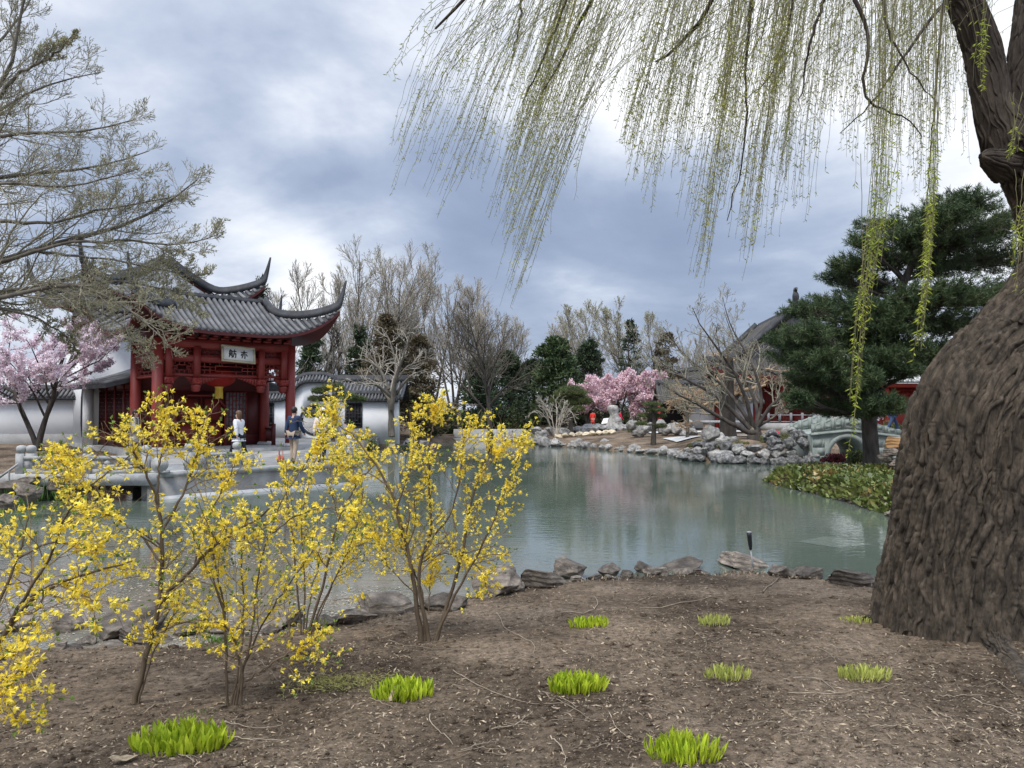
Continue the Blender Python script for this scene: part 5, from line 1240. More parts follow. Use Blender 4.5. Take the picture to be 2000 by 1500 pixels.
# ------------------------------------------------------------------ black pine on the right
def big_pine():
    rng = np.random.default_rng(111); d = 27.0; b = at(1702, 912, d); b[2] = ground_z(b[0], d) - .05
    root = thing('black_pine', 'large dark green pine standing between the bridge and the willow trunk', 'tree', b)
    tr = resample(np.vstack([b[None], at(np.array([1702, 1698, 1696, 1705, 1730, 1760, 1800, 1840]), np.array([880, 840, 780, 720, 640, 560, 480, 420]), d)]), 26)
    mb = MB(); R = np.interp(np.linspace(0, 1, 26), [0, .06, .25, .5, 1], [.36, .27, .25, .2, .06]); mb.tubes(tr, R, 12)
    pads = [(1892, 395, 62, 26), (1830, 418, 70, 26), (1720, 440, 62, 14), (1940, 442, 70, 34), (1775, 455, 70, 26), (1690, 470, 34, 14), (1870, 470, 70, 36), (1660, 512, 44, 16), (1735, 500, 66, 28), (1830, 520, 66, 26), (1935, 505, 60, 34), (1640, 540, 40, 18), (1700, 556, 64, 26), (1790, 575, 60, 24), (1870, 572, 64, 30), (1960, 575, 50, 34),
            (1565, 606, 46, 18), (1612, 596, 46, 24), (1668, 602, 60, 34), (1745, 625, 66, 36), (1830, 628, 64, 36), (1905, 632, 60, 34), (1520, 662, 34, 16), (1572, 650, 52, 26), (1630, 655, 62, 38), (1700, 668, 64, 38), (1770, 678, 62, 30), (1850, 690, 60, 30), (1545, 692, 44, 22), (1600, 704, 58, 34), (1665, 722, 58, 36), (1735, 718, 44, 22), (1575, 742, 46, 24), (1625, 752, 56, 28), (1680, 762, 46, 24), (1600, 790, 56, 22), (1650, 798, 50, 18), (1560, 778, 30, 16), (1728, 786, 50, 20), (1700, 800, 34, 14), (1755, 792, 30, 14), (1780, 720, 36, 16), (1705, 610, 50, 30), (1715, 700, 46, 26), (1690, 740, 40, 22), (1760, 600, 44, 24), (1800, 500, 44, 22)]
    cr = MB()
    for px, py, rx, ry in pads:
        dd = d + rng.uniform(-2.2, 2.2); c = at(px, py, dd); rx_, ry_ = rx / F * dd, ry / F * dd
        j = np.argmin(np.linalg.norm((tr - c) * [.5, .5, 1], axis=1)); j = max(5, j - 2)
        limb = resample(np.stack([tr[j], tr[j] * .45 + c * .55 - [0, 0, .05], c]), 8); mb.tubes(limb, np.linspace(.075, .02, 8), 5)
        k = int(rx * ry / 14) + 26
        q = nrm(rng.normal(size=(k, 3))) * rng.uniform(.2, 1.2, (k, 1)) ** .8 * [rx_, rx_ * .9, ry_]
        s0 = limb[rng.integers(3, 8, k)]; tip = c + q; tw = np.stack([s0, (s0 + tip) / 2 - [0, 0, .05], tip], 1); mb.tubes(tw, np.tile([.018, .012, .008], (k, 1)), 3)
        # needle tufts along the outer shoots
        dirs = nrm(tip - s0 + [0, 0, .25]); 
        for f in (0, .09, .19):
            o = tip - dirs * f
            for _ in range(13): cr.cards(o + rng.normal(0, .012, o.shape), dirs * .55 + rng.normal(0, .62, o.shape) + [0, 0, .15], rng.uniform(.13, .25, k), .020, rng)
    part('trunk', mb, M['darkbark'], root, True, b); part('crown', cr, M['pine'], root, False, b)
big_pine()

# ------------------------------------------------------------------ leafy groundcover bank
rng = np.random.default_rng(121)
n = 30000; x = rng.uniform(8.4, 17, n); y = rng.uniform(16.2, 28.6, n); sd = poly_sd(np.c_[x, y], LAKE)
k = (sd > -.15) & (sd < 3.6) & (x < 10.6 + (y - 16) * .2); x, y, sd = x[k], y[k], sd[k]; n = len(x)
z = np.maximum(hland(x, y), .0) + .04 + .30 * sstep(sd, -.15, .35) * rng.uniform(.3, 1, n) * (1 - .55 * sstep(y, 24.5, 27)) + .08 * vnoise(np.c_[x, y, 0 * x] * 1.6, 3)
tilt = np.c_[rng.normal(0, .8, n) - .35, rng.normal(0, .8, n) - .35, rng.uniform(.15, 1.0, n)]
rust = (vnoise(np.c_[x, y, 0 * x] * 1.2, 9) + sstep(y, 21, 27) * .55 - .1 + rng.normal(0, .3, n)) > .55
for msk, mm, nm, lb in ((~rust, 'cover', 'leafy_groundcover', 'glossy green leafy groundcover on the bank right of the pond'), (rust, 'coverr', 'rusty_groundcover', 'rust tinged leaves mixed through the groundcover bank')):
    mb = MB(); P = np.c_[x, y, z][msk]; m_ = len(P); mb.cards(P, tilt[msk], rng.uniform(.12, .22, m_), rng.uniform(.08, .13, m_), rng, .15)
    o = link(nm, mb.mesh(nm), M[mm]); tag(o, lb, 'groundcover', kind='stuff')
# reeds on the left bank
rng = np.random.default_rng(122); n = 900; b = at(22, 990, 19.2); P = np.c_[rng.normal(b[0] - .2, .45, n), rng.normal(18.9, .6, n), np.full(n, .08)]
mb = MB(); mb.cards(P, rng.normal(0, .22, (n, 3)) + [0, 0, 1], rng.uniform(.25, .55, n), .022, rng); o = link('grass_tuft', mb.mesh('grass_tuft'), M['weed']); tag(o, 'tuft of green water grass on the left bank', 'grass tuft')
# ------------------------------------------------------------------ weeping willow in the foreground
def worley(u, v, period, seed=0):
    """F1, F2 and cell id on unit cells; u wraps every `period` cells"""
    iu = np.floor(u).astype(np.int64); iv = np.floor(v).astype(np.int64)
    f1 = np.full(u.shape, 9.); f2 = np.full(u.shape, 9.); cid = np.zeros(u.shape)
    for a in (-1, 0, 1):
        for b in (-1, 0, 1):
            cu, cv = (iu + a), iv + b; w = np.mod(cu, period)
            hx = hash3(w, cv, w * 0, seed); hy = hash3(w, cv, w * 0 + 1, seed)
            d = np.hypot(cu + .1 + .8 * hx - u, cv + .1 + .8 * hy - v)
            new = d < f1; f2 = np.where(new, f1, np.minimum(f2, d)); cid = np.where(new, hash3(w, cv, w * 0 + 2, seed), cid); f1 = np.where(new, d, f1)
    return f1, f2, cid

def bark_tube(mb, ctr, rad, ns, nth, cell=.05, amp=.03, flare=0.0, seed=1, stretch=3.6, scar=None):
    ctr = resample(ctr, ns); d = np.r_[0, np.cumsum(np.linalg.norm(np.diff(ctr, axis=0), axis=1))]
    R = np.interp(np.linspace(0, 1, ns), np.linspace(0, 1, len(rad)), rad)
    for _ in range(6): R[1:-1] = (R[:-2] + 2 * R[1:-1] + R[2:]) / 4
    T = nrm(np.gradient(ctr, axis=0)); N2 = np.tile([0, 1., 0], (ns, 1)); N1 = nrm(np.cross(N2, T)); N2 = np.cross(T, N1)
    th = np.linspace(0, 2 * PI, nth, endpoint=False); TH, S = np.meshgrid(th, d); RR = np.broadcast_to(R[:, None], TH.shape)
    per = max(6, int(round(2 * PI * np.mean(R) / cell)))
    q = np.stack([np.cos(TH) * 2.2, np.sin(TH) * 2.2, S * 1.6], -1).reshape(-1, 3)
    w1 = fbm(q, 3, seed + 3).reshape(TH.shape); w2 = fbm(q * 2.7 + 5, 3, seed + 5).reshape(TH.shape)
    u = TH / (2 * PI) * per + w1 * 1.3 + w2 * .25; v = S / (cell * stretch) + w2 * .8 + w1
    f1, f2, cid = worley(u.ravel(), v.ravel(), per, seed); e = (f2 - f1).reshape(TH.shape); cid = cid.reshape(TH.shape)
    f1b, f2b, _ = worley(u.ravel() * 2 + 7, v.ravel() * 2.6, per * 2, seed + 11); e2 = (f2b - f1b).reshape(TH.shape)
    def cyl(f, st, wa, sd_):
        q3 = np.stack([np.cos(TH) * RR * f + wa * w1, np.sin(TH) * RR * f + wa * w2, S * f / st + .5 * w1], -1).reshape(-1, 3); return np.abs(vnoise(q3, sd_)).reshape(TH.shape)
    f0 = 1.25 / cell; r1_, r2_ = cyl(f0, stretch * 1.5, .45, seed + 31), cyl(f0 * 1.9, stretch * 1.3, .4, seed + 37)
    pl = .50 * sstep(r1_, .015, .13) + .22 * sstep(r2_, .015, .10) * sstep(r1_, .03, .12) + .34 * (cid - .3) * sstep(e, .02, .07) + .14 * r1_
    sc = np.zeros(TH.shape)
    if scar is not None: sc = sstep(scar[1] * (1 - ((S - (scar[2] + scar[3]) / 2) / ((scar[3] - scar[2]) / 2)) ** 2).clip(0, 1) ** .5 - np.abs(TH - scar[0] - .05 * w1), 0, .03)
    pl = pl * (1 - sc) + sc * (.35 + .12 * r2_)
    fine = fbm(np.stack([np.cos(TH) * RR * 34, np.sin(TH) * RR * 34, S * 20], -1).reshape(-1, 3), 3, seed + 9).reshape(TH.shape)
    lob = 1 + flare * np.exp(-S / .26) * (.55 + .45 * np.sin(TH * 5 + 1.1) + .3 * np.sin(TH * 3 + 4)) + .045 * fbm(np.stack([np.cos(TH), np.sin(TH), S * .8], -1).reshape(-1, 3), 2, seed + 20).reshape(TH.shape)
    r = RR * lob + amp * (pl - .5) + amp * .42 * fine
    V = ctr[:, None] + r[..., None] * (N1[:, None] * np.cos(TH)[..., None] + N2[:, None] * np.sin(TH)[..., None])
    i = np.arange(ns * nth).reshape(ns, nth); a, b = i[:-1], i[1:]
    mb.add(V.reshape(-1, 3), np.stack([a, np.roll(a, -1, 1), np.roll(b, -1, 1), b], -1).reshape(-1, 4))
    return (sc[:-1] > .5).ravel()

def bark_plates(mb, ctr, rad, length, width, h, s0, s1, seed, R_=None, cover=1.12, t0=0, t1=2 * PI):
    """overlapping flat bark plates with broken edges, laid along a limb"""
    rng = np.random.default_rng(seed); ns = 300; c = resample(ctr, ns); d = np.r_[0, np.cumsum(np.linalg.norm(np.diff(c, axis=0), axis=1))]
    R = np.interp(np.linspace(0, 1, ns), np.linspace(0, 1, len(rad)), rad)
    for _ in range(6): R[1:-1] = (R[:-2] + 2 * R[1:-1] + R[2:]) / 4
    T = nrm(np.gradient(c, axis=0)); N1 = nrm(np.cross(np.tile([0, 1., 0], (ns, 1)), T)); N2 = np.cross(T, N1)
    def surf(th, s, hh):
        f = np.interp(s, d, np.arange(ns)); g = lambda A: np.stack([np.interp(f, np.arange(ns), A[:, k]) for k in range(3)], -1)
        r = np.interp(s, d, R) * (1 + (.12 if R_ else 0) * np.exp(-s / .26) * (.55 + .45 * np.sin(th * 5 + 1.1) + .3 * np.sin(th * 3 + 4))) + hh
        return g(c) + r[..., None] * (g(N1) * np.cos(th)[..., None] + g(N2) * np.sin(th)[..., None])
    nr = int(2 * PI * np.mean(R) / width); TH, S = [], []
    for k in range(int((s1 - s0) / (length * .72))):
        t = (np.arange(nr) + .5 * (k % 2) + rng.uniform(-.3, .3, nr)) / nr * 2 * PI; TH.append(t); S.append(s0 + k * length * .72 + rng.uniform(-.5, .5, nr) * length)
    TH, S = np.concatenate(TH), np.concatenate(S); k = (np.mod(TH, 2 * PI) >= t0) & (np.mod(TH, 2 * PI) <= t1); TH, S = TH[k], np.clip(S[k], 0, d[-1]); n = len(TH)
    out = np.array([(-.5, .02), (-.36, -.30), (-.1, -.5), (.2, -.46), (.42, -.22), (.5, .06), (.34, .36), (.08, .5), (-.2, .44), (-.40, .24)]); m = len(out)
    q = np.stack([np.cos(TH) * 1.5, np.sin(TH) * 1.5, S * 1.3], -1); sw = vnoise(q, seed) * .50 + rng.normal(0, .09, n)
    Ln = length * rng.gamma(6, 1 / 6, n).clip(.45, 1.7); Wn = width * cover * rng.gamma(8, 1 / 8, n).clip(.5, 1.6); Hn = h * rng.gamma(4, 1 / 4, n).clip(.35, 2); lift = rng.normal(0, .35, (n, 2))
    jit = rng.normal(0, .085, (n, m, 2)) * [.6, 1.0]
    def ring(sc, hh):
        o = (out[None] + jit) * sc + rng.normal(0, .022, (n, m, 2)); al, ac = o[..., 0] * Ln[:, None], o[..., 1] * Wn[:, None]
        A = al * np.cos(sw)[:, None] - ac * np.sin(sw)[:, None]; B = al * np.sin(sw)[:, None] + ac * np.cos(sw)[:, None]
        s = S[:, None] + A; th = TH[:, None] + B / np.interp(S, d, R)[:, None]; hv = Hn[:, None] * (hh + (lift[:, :1] * o[..., 0] + lift[:, 1:] * o[..., 1]) * max(hh, 0))
        return surf(th, np.clip(s, 0, d[-1]), hv)
    V = np.concatenate([ring(1.05, -.7), ring(1.0, .72), ring(.90, 1.0), ring(.42, 1.0)], 1); i = np.arange(n)[:, None] * 4 * m; F_ = []
    for r_ in range(3):
        for e_ in range(m): a_, b_ = r_ * m + e_, r_ * m + (e_ + 1) % m; F_.append(np.concatenate([i + a_, i + b_, i + b_ + m, i + a_ + m], 1))
    mb.add(V.reshape(-1, 3), np.concatenate(F_)); mb.Fc.append(mb.n - len(V) * 4 * m + i + np.arange(3 * m, 4 * m)[None])

def bark_ribs(mb, ctr, rad, width, h, s0, s1, seed, flare=0.0, lmin=.22, lmax=.85, step=.014, swirl=.16):
    """long sinuous bark ribs with broken edges and cross cracks; neighbours pinch together and part"""
    rng = np.random.default_rng(seed); ns = 400; c = resample(ctr, ns); d = np.r_[0, np.cumsum(np.linalg.norm(np.diff(c, axis=0), axis=1))]
    R = np.interp(np.linspace(0, 1, ns), np.linspace(0, 1, len(rad)), rad)
    for _ in range(6): R[1:-1] = (R[:-2] + 2 * R[1:-1] + R[2:]) / 4
    T = nrm(np.gradient(c, axis=0)); N1 = nrm(np.cross(np.tile([0, 1., 0], (ns, 1)), T)); N2 = np.cross(T, N1)
    def surf(th, s, hh):
        f = np.interp(s, d, np.arange(ns)); g = lambda A: np.stack([np.interp(f, np.arange(ns), A[:, k]) for k in range(3)], -1)
        r = np.interp(s, d, R) * (1 + flare * np.exp(-s / .26) * (.55 + .45 * np.sin(th * 5 + 1.1) + .3 * np.sin(th * 3 + 4))) + hh
        return g(c) + r[..., None] * (g(N1) * np.cos(th)[..., None] + g(N2) * np.sin(th)[..., None])
    Rm = float(np.mean(R)); nr = int(2 * PI * Rm / width); Ths, Ss, Wl, Wr, Hs, ends = [], [], [], [], [], []
    for k in range(nr):
        s = s0 - rng.uniform(0, lmax)
        while s < s1:
            L_ = rng.uniform(lmin, lmax); n = max(6, int(L_ / step)); ss = s + np.linspace(0, L_, n); th0 = (k + rng.normal(0, .12)) / nr * 2 * PI
            Ths.append(np.full(n, th0)); Ss.append(ss); u = np.linspace(0, 1, n); tp = np.minimum(1, np.minimum(u, 1 - u) * rng.uniform(5, 12)) ** .7; ends.append(tp); s += L_ * rng.uniform(.93, 1.02)
    lens = [len(x) for x in Ss]; TH, S, TP = np.concatenate(Ths), np.concatenate(Ss), np.concatenate(ends); pid = np.repeat(np.arange(len(lens)), lens); prn = rng.uniform(0, 1, (len(lens), 3))[pid]
    q = np.stack([np.cos(TH) * Rm, np.sin(TH) * Rm, S], -1)
    warp = swirl * vnoise(q * [1.6, 1.6, 1.1], seed) + .055 * vnoise(q * [7, 7, 3.2], seed + 1) / Rm * .6 + .020 * vnoise(np.c_[pid * 7.3, S * 9, 0 * S], seed + 2) / Rm
    TH = TH + warp
    pin = vnoise(q * [9, 9, 2.6], seed + 3); jl, jr = vnoise(np.c_[pid * 3.1, S * 38, 0 * S], seed + 4), vnoise(np.c_[pid * 5.7 + 50, S * 38, 0 * S], seed + 5)
    w0 = width * (.56 + .34 * pin) * TP; wl, wr = w0 * (1 + .30 * jl) / 1.6, w0 * (1 + .30 * jr) / 1.6
    crack = sstep(np.abs(vnoise(np.c_[pid * 1.9, S * 7, 0 * S], seed + 6)), .0, .07)
    hh = h * (.65 + .6 * prn[:, 0]) * (.25 + .75 * TP) * (.62 + .38 * crack) * (1 + .14 * vnoise(np.c_[pid * 2.3, S * 30, 0 * S], seed + 7)); tilt = (prn[:, 1] - .5) * .8
    rr = np.interp(S, d, R); S2 = np.clip(S, 0, d[-1])
    cols = [(-1.0, -.8), (-.86, .62), (-.38, .98), (.34, 1.0), (.88, .60), (1.0, -.8)]
    V = np.stack([surf(TH + np.where(a_ < 0, wl, wr) * a_ / rr, S2, hh * (b_ + (tilt * a_ if b_ > 0 else 0))) for a_, b_ in cols], 1)
    F_ = []; o = 0
    idx = np.arange(len(S)); ok = idx[:-1][pid[:-1] == pid[1:]]
    for j in range(5): F_.append(np.stack([ok * 6 + j, ok * 6 + j + 1, (ok + 1) * 6 + j + 1, (ok + 1) * 6 + j], 1))
    mb.add(V.reshape(-1, 3), np.concatenate(F_))

def willow():
    rng = np.random.default_rng(131); WY = 6.5
    b = at(1858, 1235, WY); gz = ground_z(b[0], WY); b[2] = gz
    root = thing('weeping_willow', 'huge furrowed willow trunk with long hanging budding twigs across the sky', 'tree', b)
    def path(pts, dy=None):
        pts = np.array(pts, float); q = np.zeros(len(pts)) if dy is None else np.array(dy, float)
        return at(pts[:, 0], pts[:, 1], WY + q), pts[:, 2] / F * (WY + q)
    mb = MB()
    c, r = path([(1880, 1300, 152), (1882, 1220, 149), (1890, 1140, 145), (1904, 1027, 140), (1920, 920, 138), (1934, 835, 137), (1950, 800, 136), (1976, 765, 134), (2026, 704, 126), (2074, 628, 112), (2108, 542, 97), (2104, 450, 85), (2070, 372, 77), (2036, 316, 71), (1996, 264, 60)])
    scm = bark_tube(mb, c, r, 420, 400, .056, .018, .12, 5, 3.2, (PI + .26, .045, 1.15, 2.2))
    bark_ribs(mb, c, r, .064, .046, .0, 5.4, 21, .12, .30, 1.0, .011, .18); bark_ribs(mb, c, r, .046, .018, .0, 5.4, 22, .12, .15, .5, .012)
    tk = part('trunk', mb, M['bark'], root, False, b); tk.data.materials.append(M['oldwood']); mi = np.zeros(len(tk.data.polygons), np.int32); mi[:len(scm)] = scm; tk.data.polygons.foreach_set('material_index', mi)
    for pts, dy, sd_ in (([(1985, 300, 56), (1944, 215, 33), (1936, 190, 31), (1918, 90, 28), (1883, 0, 30), (1850, -80, 31), (1790, -190, 28), (1650, -300, 20), (1450, -360, 14)], [0, 0, 0, 0, 0, -.1, -.2, -.3, -.4], 8), ([(2010, 320, 56), (2006, 230, 42), (2012, 110, 34), (2024, 0, 34), (2060, -150, 28), (2100, -300, 18)], None, 9), ([(1964, 322, 34), (1942, 314, 29), (1928, 308, 22), (1919, 306, 15), (1913, 304, 1)], [-.05, -.1, -.12, -.13, -.13], 12)):
        mb = MB(); c, r = path(pts, dy); bark_tube(mb, c, r, 160, 90, .035, .008, 0, sd_, 4); ln_ = np.linalg.norm(np.diff(c, axis=0), axis=1).sum(); bark_ribs(mb, c, r, .034, .014, 0, ln_, sd_ + 40, 0, .15, .5); part('limb' if sd_ < 12 else 'burl', mb, M['limb'], root, False, b)
    # surface roots
    for pts in ([(1868, 1180, 44), (1905, 1212, 34), (1940, 1250, 27), (1985, 1305, 20), (2040, 1380, 12)], [(1760, 1180, 34), (1722, 1200, 22), (1694, 1214, 10)], [(1800, 1195, 36), (1790, 1222, 22), (1776, 1240, 9)]):
        p = np.array(pts, float); w = np.array([G(x, y) for x, y, _ in pts]); w[:, 2] -= .02; rr = p[:, 2] / F * w[:, 1]; rr[0] *= 1.2
        mb = MB(); bark_tube(mb, w, rr, 120, 60, .04, .010, 0, 14); bark_ribs(mb, w, rr, .034, .014, 0, 2.0, 66, 0, .15, .5); part('root', mb, M['bark'], root, False, b)
    # limbs above and inside the picture
    lim = MB(); LP = []
    for pts, d0, d1 in [([(1850, -80, 30), (1600, -280, 20), (1250, -220, 14), (1050, -110, 9), (940, -40, 6), (850, 55, 3)], 6.4, 7.5), ([(1650, -300, 20), (1350, -260, 12), (1180, -60, 7), (1140, 30, 5), (1102, 105, 4), (1060, 180, 2)], 6.2, 6.8),
                        ([(1500, -200, 12), (1400, -20, 7), (1372, 40, 6), (1340, 70, 5), (1308, 108, 4), (1280, 120, 2.5)], 6.2, 6.9), ([(1660, -80, 9), (1668, 0, 6), (1690, 38, 5), (1700, 98, 4.5), (1682, 150, 4), (1690, 200, 3.5), (1722, 213, 3), (1770, 225, 2), (1800, 270, 1.2)], 5.6, 5.6),
                        ([(1930, -60, 9), (1840, 5, 5), (1780, 90, 4), (1740, 150, 3), (1690, 215, 2), (1640, 260, 1.2)], 6.2, 5.9), ([(1480, -120, 8), (1462, 60, 4), (1456, 200, 3), (1458, 300, 2.2), (1420, 430, 1.2)], 6.0, 6.0), ([(1640, -90, 6), (1580, 90, 3.5), (1568, 170, 2), (1560, 210, 1)], 5.6, 5.8),
                        ([(1850, -40, 6), (1838, 40, 3), (1825, 200, 2.4), (1810, 400, 1.5)], 5.5, 5.5), ([(1130, -120, 6), (1100, 20, 4), (1060, 120, 3), (1020, 200, 2)], 7, 7.3), ([(1020, -80, 5), (1016, 40, 3), (1000, 120, 2)], 7.5, 7.5), ([(1720, -90, 6), (1730, 60, 3), (1790, 160, 2), (1830, 200, 1.4)], 5.8, 5.8), ([(1560, -100, 5), (1540, 60, 3), (1500, 160, 2), (1460, 190, 1.2)], 6.5, 6.6)]:
        p = np.array(pts, float); dd = np.linspace(d0, d1, len(p)); w = resample(np.c_[at(p[:, 0], p[:, 1], dd), p[:, 2] * .72 / F * dd], 22); lim.tubes(w[:, :3] + rng.normal(0, .006, (22, 3)), w[:, 3], 6)
    part('branch', lim, M['limb'], root, True, b)
    # hanging twigs
    ex = [745, 770, 800, 850, 880, 930, 965, 1000, 1050, 1090, 1130, 1165, 1195, 1220, 1245, 1275, 1300, 1335, 1360, 1400, 1440, 1470, 1500, 1560, 1600, 1640, 1700, 1750, 1800, 1850, 1895]
    ey = [470, 430, 400, 410, 460, 520, 560, 600, 500, 420, 370, 250, 220, 420, 400, 460, 360, 410, 575, 500, 520, 600, 500, 480, 380, 360, 440, 420, 420, 380, 350]
    sx = [745, 900, 1050, 1300, 1500, 1700, 1850]; sl = [.36, .34, .27, .19, .13, .05, .0]
    P_, D_, bright = [], [], []
    K = 16; tt = np.linspace(0, 1, K)
    def strand(xe, ye, ys, dep, curl, slant, br):
        y = ys + (ye - ys) * tt
        x = xe + slant * (ye - y) * (1 + .35 * (1 - tt) * curl) + (rng.uniform(30, 110) * (1 - tt) ** 4 if ys > -60 else 0) + rng.normal(0, 2.6, K).cumsum() * .85
        return at(x, y, dep + .12 * tt * rng.normal())
    specs = []
    bands = [(752, 905, 15), (890, 1010, 17), (1000, 1130, 15), (1130, 1200, 5), (1205, 1300, 13), (1300, 1400, 15), (1380, 1490, 17), (1480, 1600, 17), (1590, 1720, 26), (1700, 1800, 24), (1790, 1900, 24)]
    for a, e_, n in bands:
        for k in range(n):
            xc = rng.uniform(a, e_); specs.append((xc, rng.integers(2, 7), rng.uniform(6, 18), rng.uniform(5.6, 8.6), rng.uniform(.55, 1.0) if rng.random() < .72 else rng.uniform(.2, .6), rng.random() < .06))
    for xc, n, w, fr in [(1000, 20, 5, .55), (985, 26, 7, .8), (1030, 22, 6, .66), (1045, 20, 6, .5), (1225, 26, 8, .74), (1268, 20, 6, .9), (1320, 16, 5, .8), (1405, 22, 7, .5), (1425, 22, 7, .8), (1512, 20, 6, .45), (1470, 18, 6, .85), (1368, 18, 5, .95), (1660, 14, 5, .8), (1000, 26, 9, 1.0), (1358, 22, 10, 1.0), (1540, 16, 8, .9)]:
        specs.append((xc, n, w, rng.uniform(5.8, 7.5), fr, True))
    for xc, n, w, dep, fr, br in specs:
        slc = np.interp(xc, sx, sl) * rng.uniform(.85, 1.15); cu = rng.uniform(-.3, 1)
        for j in range(int(n * (.9 if br else 1))):
            xe = xc + rng.normal(0, w); ye = np.interp(xe, ex, ey) * fr * rng.uniform(.72, 1.02)
            top = -140 if rng.random() < .75 else rng.uniform(-100, min(130, ye * .3))
            if xe < 860: top = rng.uniform(-60, 60)
            P_.append(strand(xe, max(ye, 60), min(top, ye - 60), dep + rng.normal(0, .12), cu, slc * rng.uniform(.92, 1.08), br)); bright.append(1 if br else 0)
    # two bright bunches hanging before the dark pine, and wisps by the trunk
    def bunch(pts, n, w, dep, br):
        p = resample(np.array(pts, float), K)
        for j in range(n):
            f = rng.uniform(.72, 1.03); q = tt * f; x = np.interp(q, tt, p[:, 0]) + rng.normal(0, w) + rng.normal(0, .9, K).cumsum() + rng.normal(0, 26) * np.clip(1 - q * 1.9, 0, 1); y = np.interp(q, tt, p[:, 1])
            P_.append(at(x, y, dep + rng.normal(0, .12))); bright.append(br)
    bunch([(1738, -120), (1726, 200), (1712, 420), (1684, 600), (1668, 838)], 13, 7, 5.2, 2); bunch([(1745, -120), (1735, 250), (1728, 420), (1708, 560)], 10, 9, 5.2, 2)
    bunch([(1836, -120), (1828, 250), (1818, 430), (1806, 560), (1788, 705)], 15, 7, 5.0, 2); bunch([(1700, 300), (1690, 560), (1676, 760), (1652, 900)], 3, 4, 5.0, 2)
    bunch([(2010, 330), (1996, 420), (1985, 520)], 9, 9, 4.8, 2); bunch([(1925, -60), (1920, 60), (1915, 190)], 7, 7, 5.6, 2); bunch([(1990, 180), (1985, 240), (1970, 320)], 6, 7, 5.4, 2); bunch([(2000, 470), (1995, 520), (1990, 575)], 4, 6, 4.6, 2)
    bunch([(1090, -50), (1085, 300), (1066, 440), (1063, 552)], 1, 1, 6.5, 0)
    P = np.stack(P_); bright = np.array(bright); 
    tw = MB(); tw.tubes(P, np.tile(np.linspace(.0026, .0013, K), (len(P), 1)), 3); part('hanging_twigs', tw, M['strand'], root, False, b)
    ln = np.linalg.norm(np.diff(P, axis=1), axis=2).sum(1)
    for sel, mm, size, step in ((bright == 0, 'wleaf', .037, .033), (bright == 1, 'wleaf3', .036, .028), (bright == 2, 'wleaf2', .036, .018)):
        S = P[sel]; lv = MB(); m = int(np.percentile(ln[sel], 80) / step); t = np.sort(rng.uniform(.02, 1, (len(S), m)), 1)
        dens = .55 + .55 * vnoise(np.stack([np.broadcast_to(np.arange(len(S))[:, None] * 3.7, t.shape), t * 9, 0 * t], -1).reshape(-1, 3), 5).reshape(t.shape); keep = rng.random((len(S), m)) < dens * 1.35 * (ln[sel][:, None] / np.percentile(ln[sel], 80)) ; keep &= rng.random((len(S), m)) < (np.clip(.06 + (t - .38) * 3, .06, 1) if mm == 'wleaf2' else np.clip(.35 + t * 1.3, 0, 1))
        p, tg, _ = interp(S, np.ones(S.shape[:2]), t); p, tg = p[keep], tg[keep]
        side = nrm(np.cross(tg, rng.normal(size=tg.shape))); lv.cards(p, tg * .6 + side * .9, rng.uniform(.45, 1.5, len(p)) * size, size * .22, rng)
        part('leaves', lv, M[mm], root, False, b)
    print('willow strands', len(P))
willow()

# ------------------------------------------------------------------ budding tree leaning in from the left
LT = [([(-480, 760), (-250, 620), (-80, 600), (0, 584), (40, 566), (100, 552), (160, 540), (220, 520)], .30, .035, 1), ([(-480, 740), (-260, 600), (-80, 545), (0, 512), (60, 487), (140, 469), (240, 445), (300, 424), (385, 352)], .28, .02, 1), ([(0, 512), (140, 469), (230, 470), (330, 480), (400, 470), (430, 455)], .08, .012, -.5),
      ([(-480, 640), (-250, 430), (-60, 350), (0, 346), (80, 336), (160, 332), (240, 320), (290, 292)], .22, .015, 2), ([(-250, 430), (-60, 370), (20, 350), (110, 372), (200, 352), (270, 330)], .10, .012, -1), ([(-480, 600), (-260, 350), (-50, 270), (0, 264), (100, 258), (160, 262), (225, 254), (262, 232)], .2, .014, 0), ([(-480, 560), (-250, 300), (-60, 250), (0, 230), (30, 190), (80, 160), (160, 154), (195, 140)], .18, .013, 1.5),
      ([(-480, 520), (-220, 260), (-40, 215), (0, 188), (24, 152), (28, 90), (36, 40), (55, -40)], .20, .03, 0), ([(0, 188), (24, 152), (60, 130), (90, 118), (120, 95), (142, 70)], .08, .012, -.5), ([(-220, 260), (-60, 140), (20, 60), (60, 0), (90, -60)], .10, .012, 1),
      ([(-250, 620), (-60, 590), (0, 586), (60, 570), (112, 548), (170, 560), (230, 590), (280, 620), (325, 670)], .15, .014, -1), ([(-250, 640), (-60, 580), (60, 560), (130, 575), (200, 610), (260, 640), (290, 690)], .11, .012, .5), ([(100, 552), (160, 560), (240, 548), (320, 560), (380, 590), (395, 610)], .06, .011, 0), ([(-80, 600), (20, 605), (80, 625), (130, 655), (150, 690)], .07, .010, 1), ([(60, 487), (150, 500), (250, 515), (340, 530), (400, 545)], .06, .011, 0), ([(-80, 440), (10, 430), (100, 440), (190, 410), (290, 395), (350, 380)], .09, .012, 1)]
LT = [(p, r0 * .42, r1 * .55, dz) for p, r0, r1, dz in LT]
Db = 12.5; bx_ = np.array([-13.2, Db, 0]); bx_[2] = ground_z(bx_[0], bx_[1])
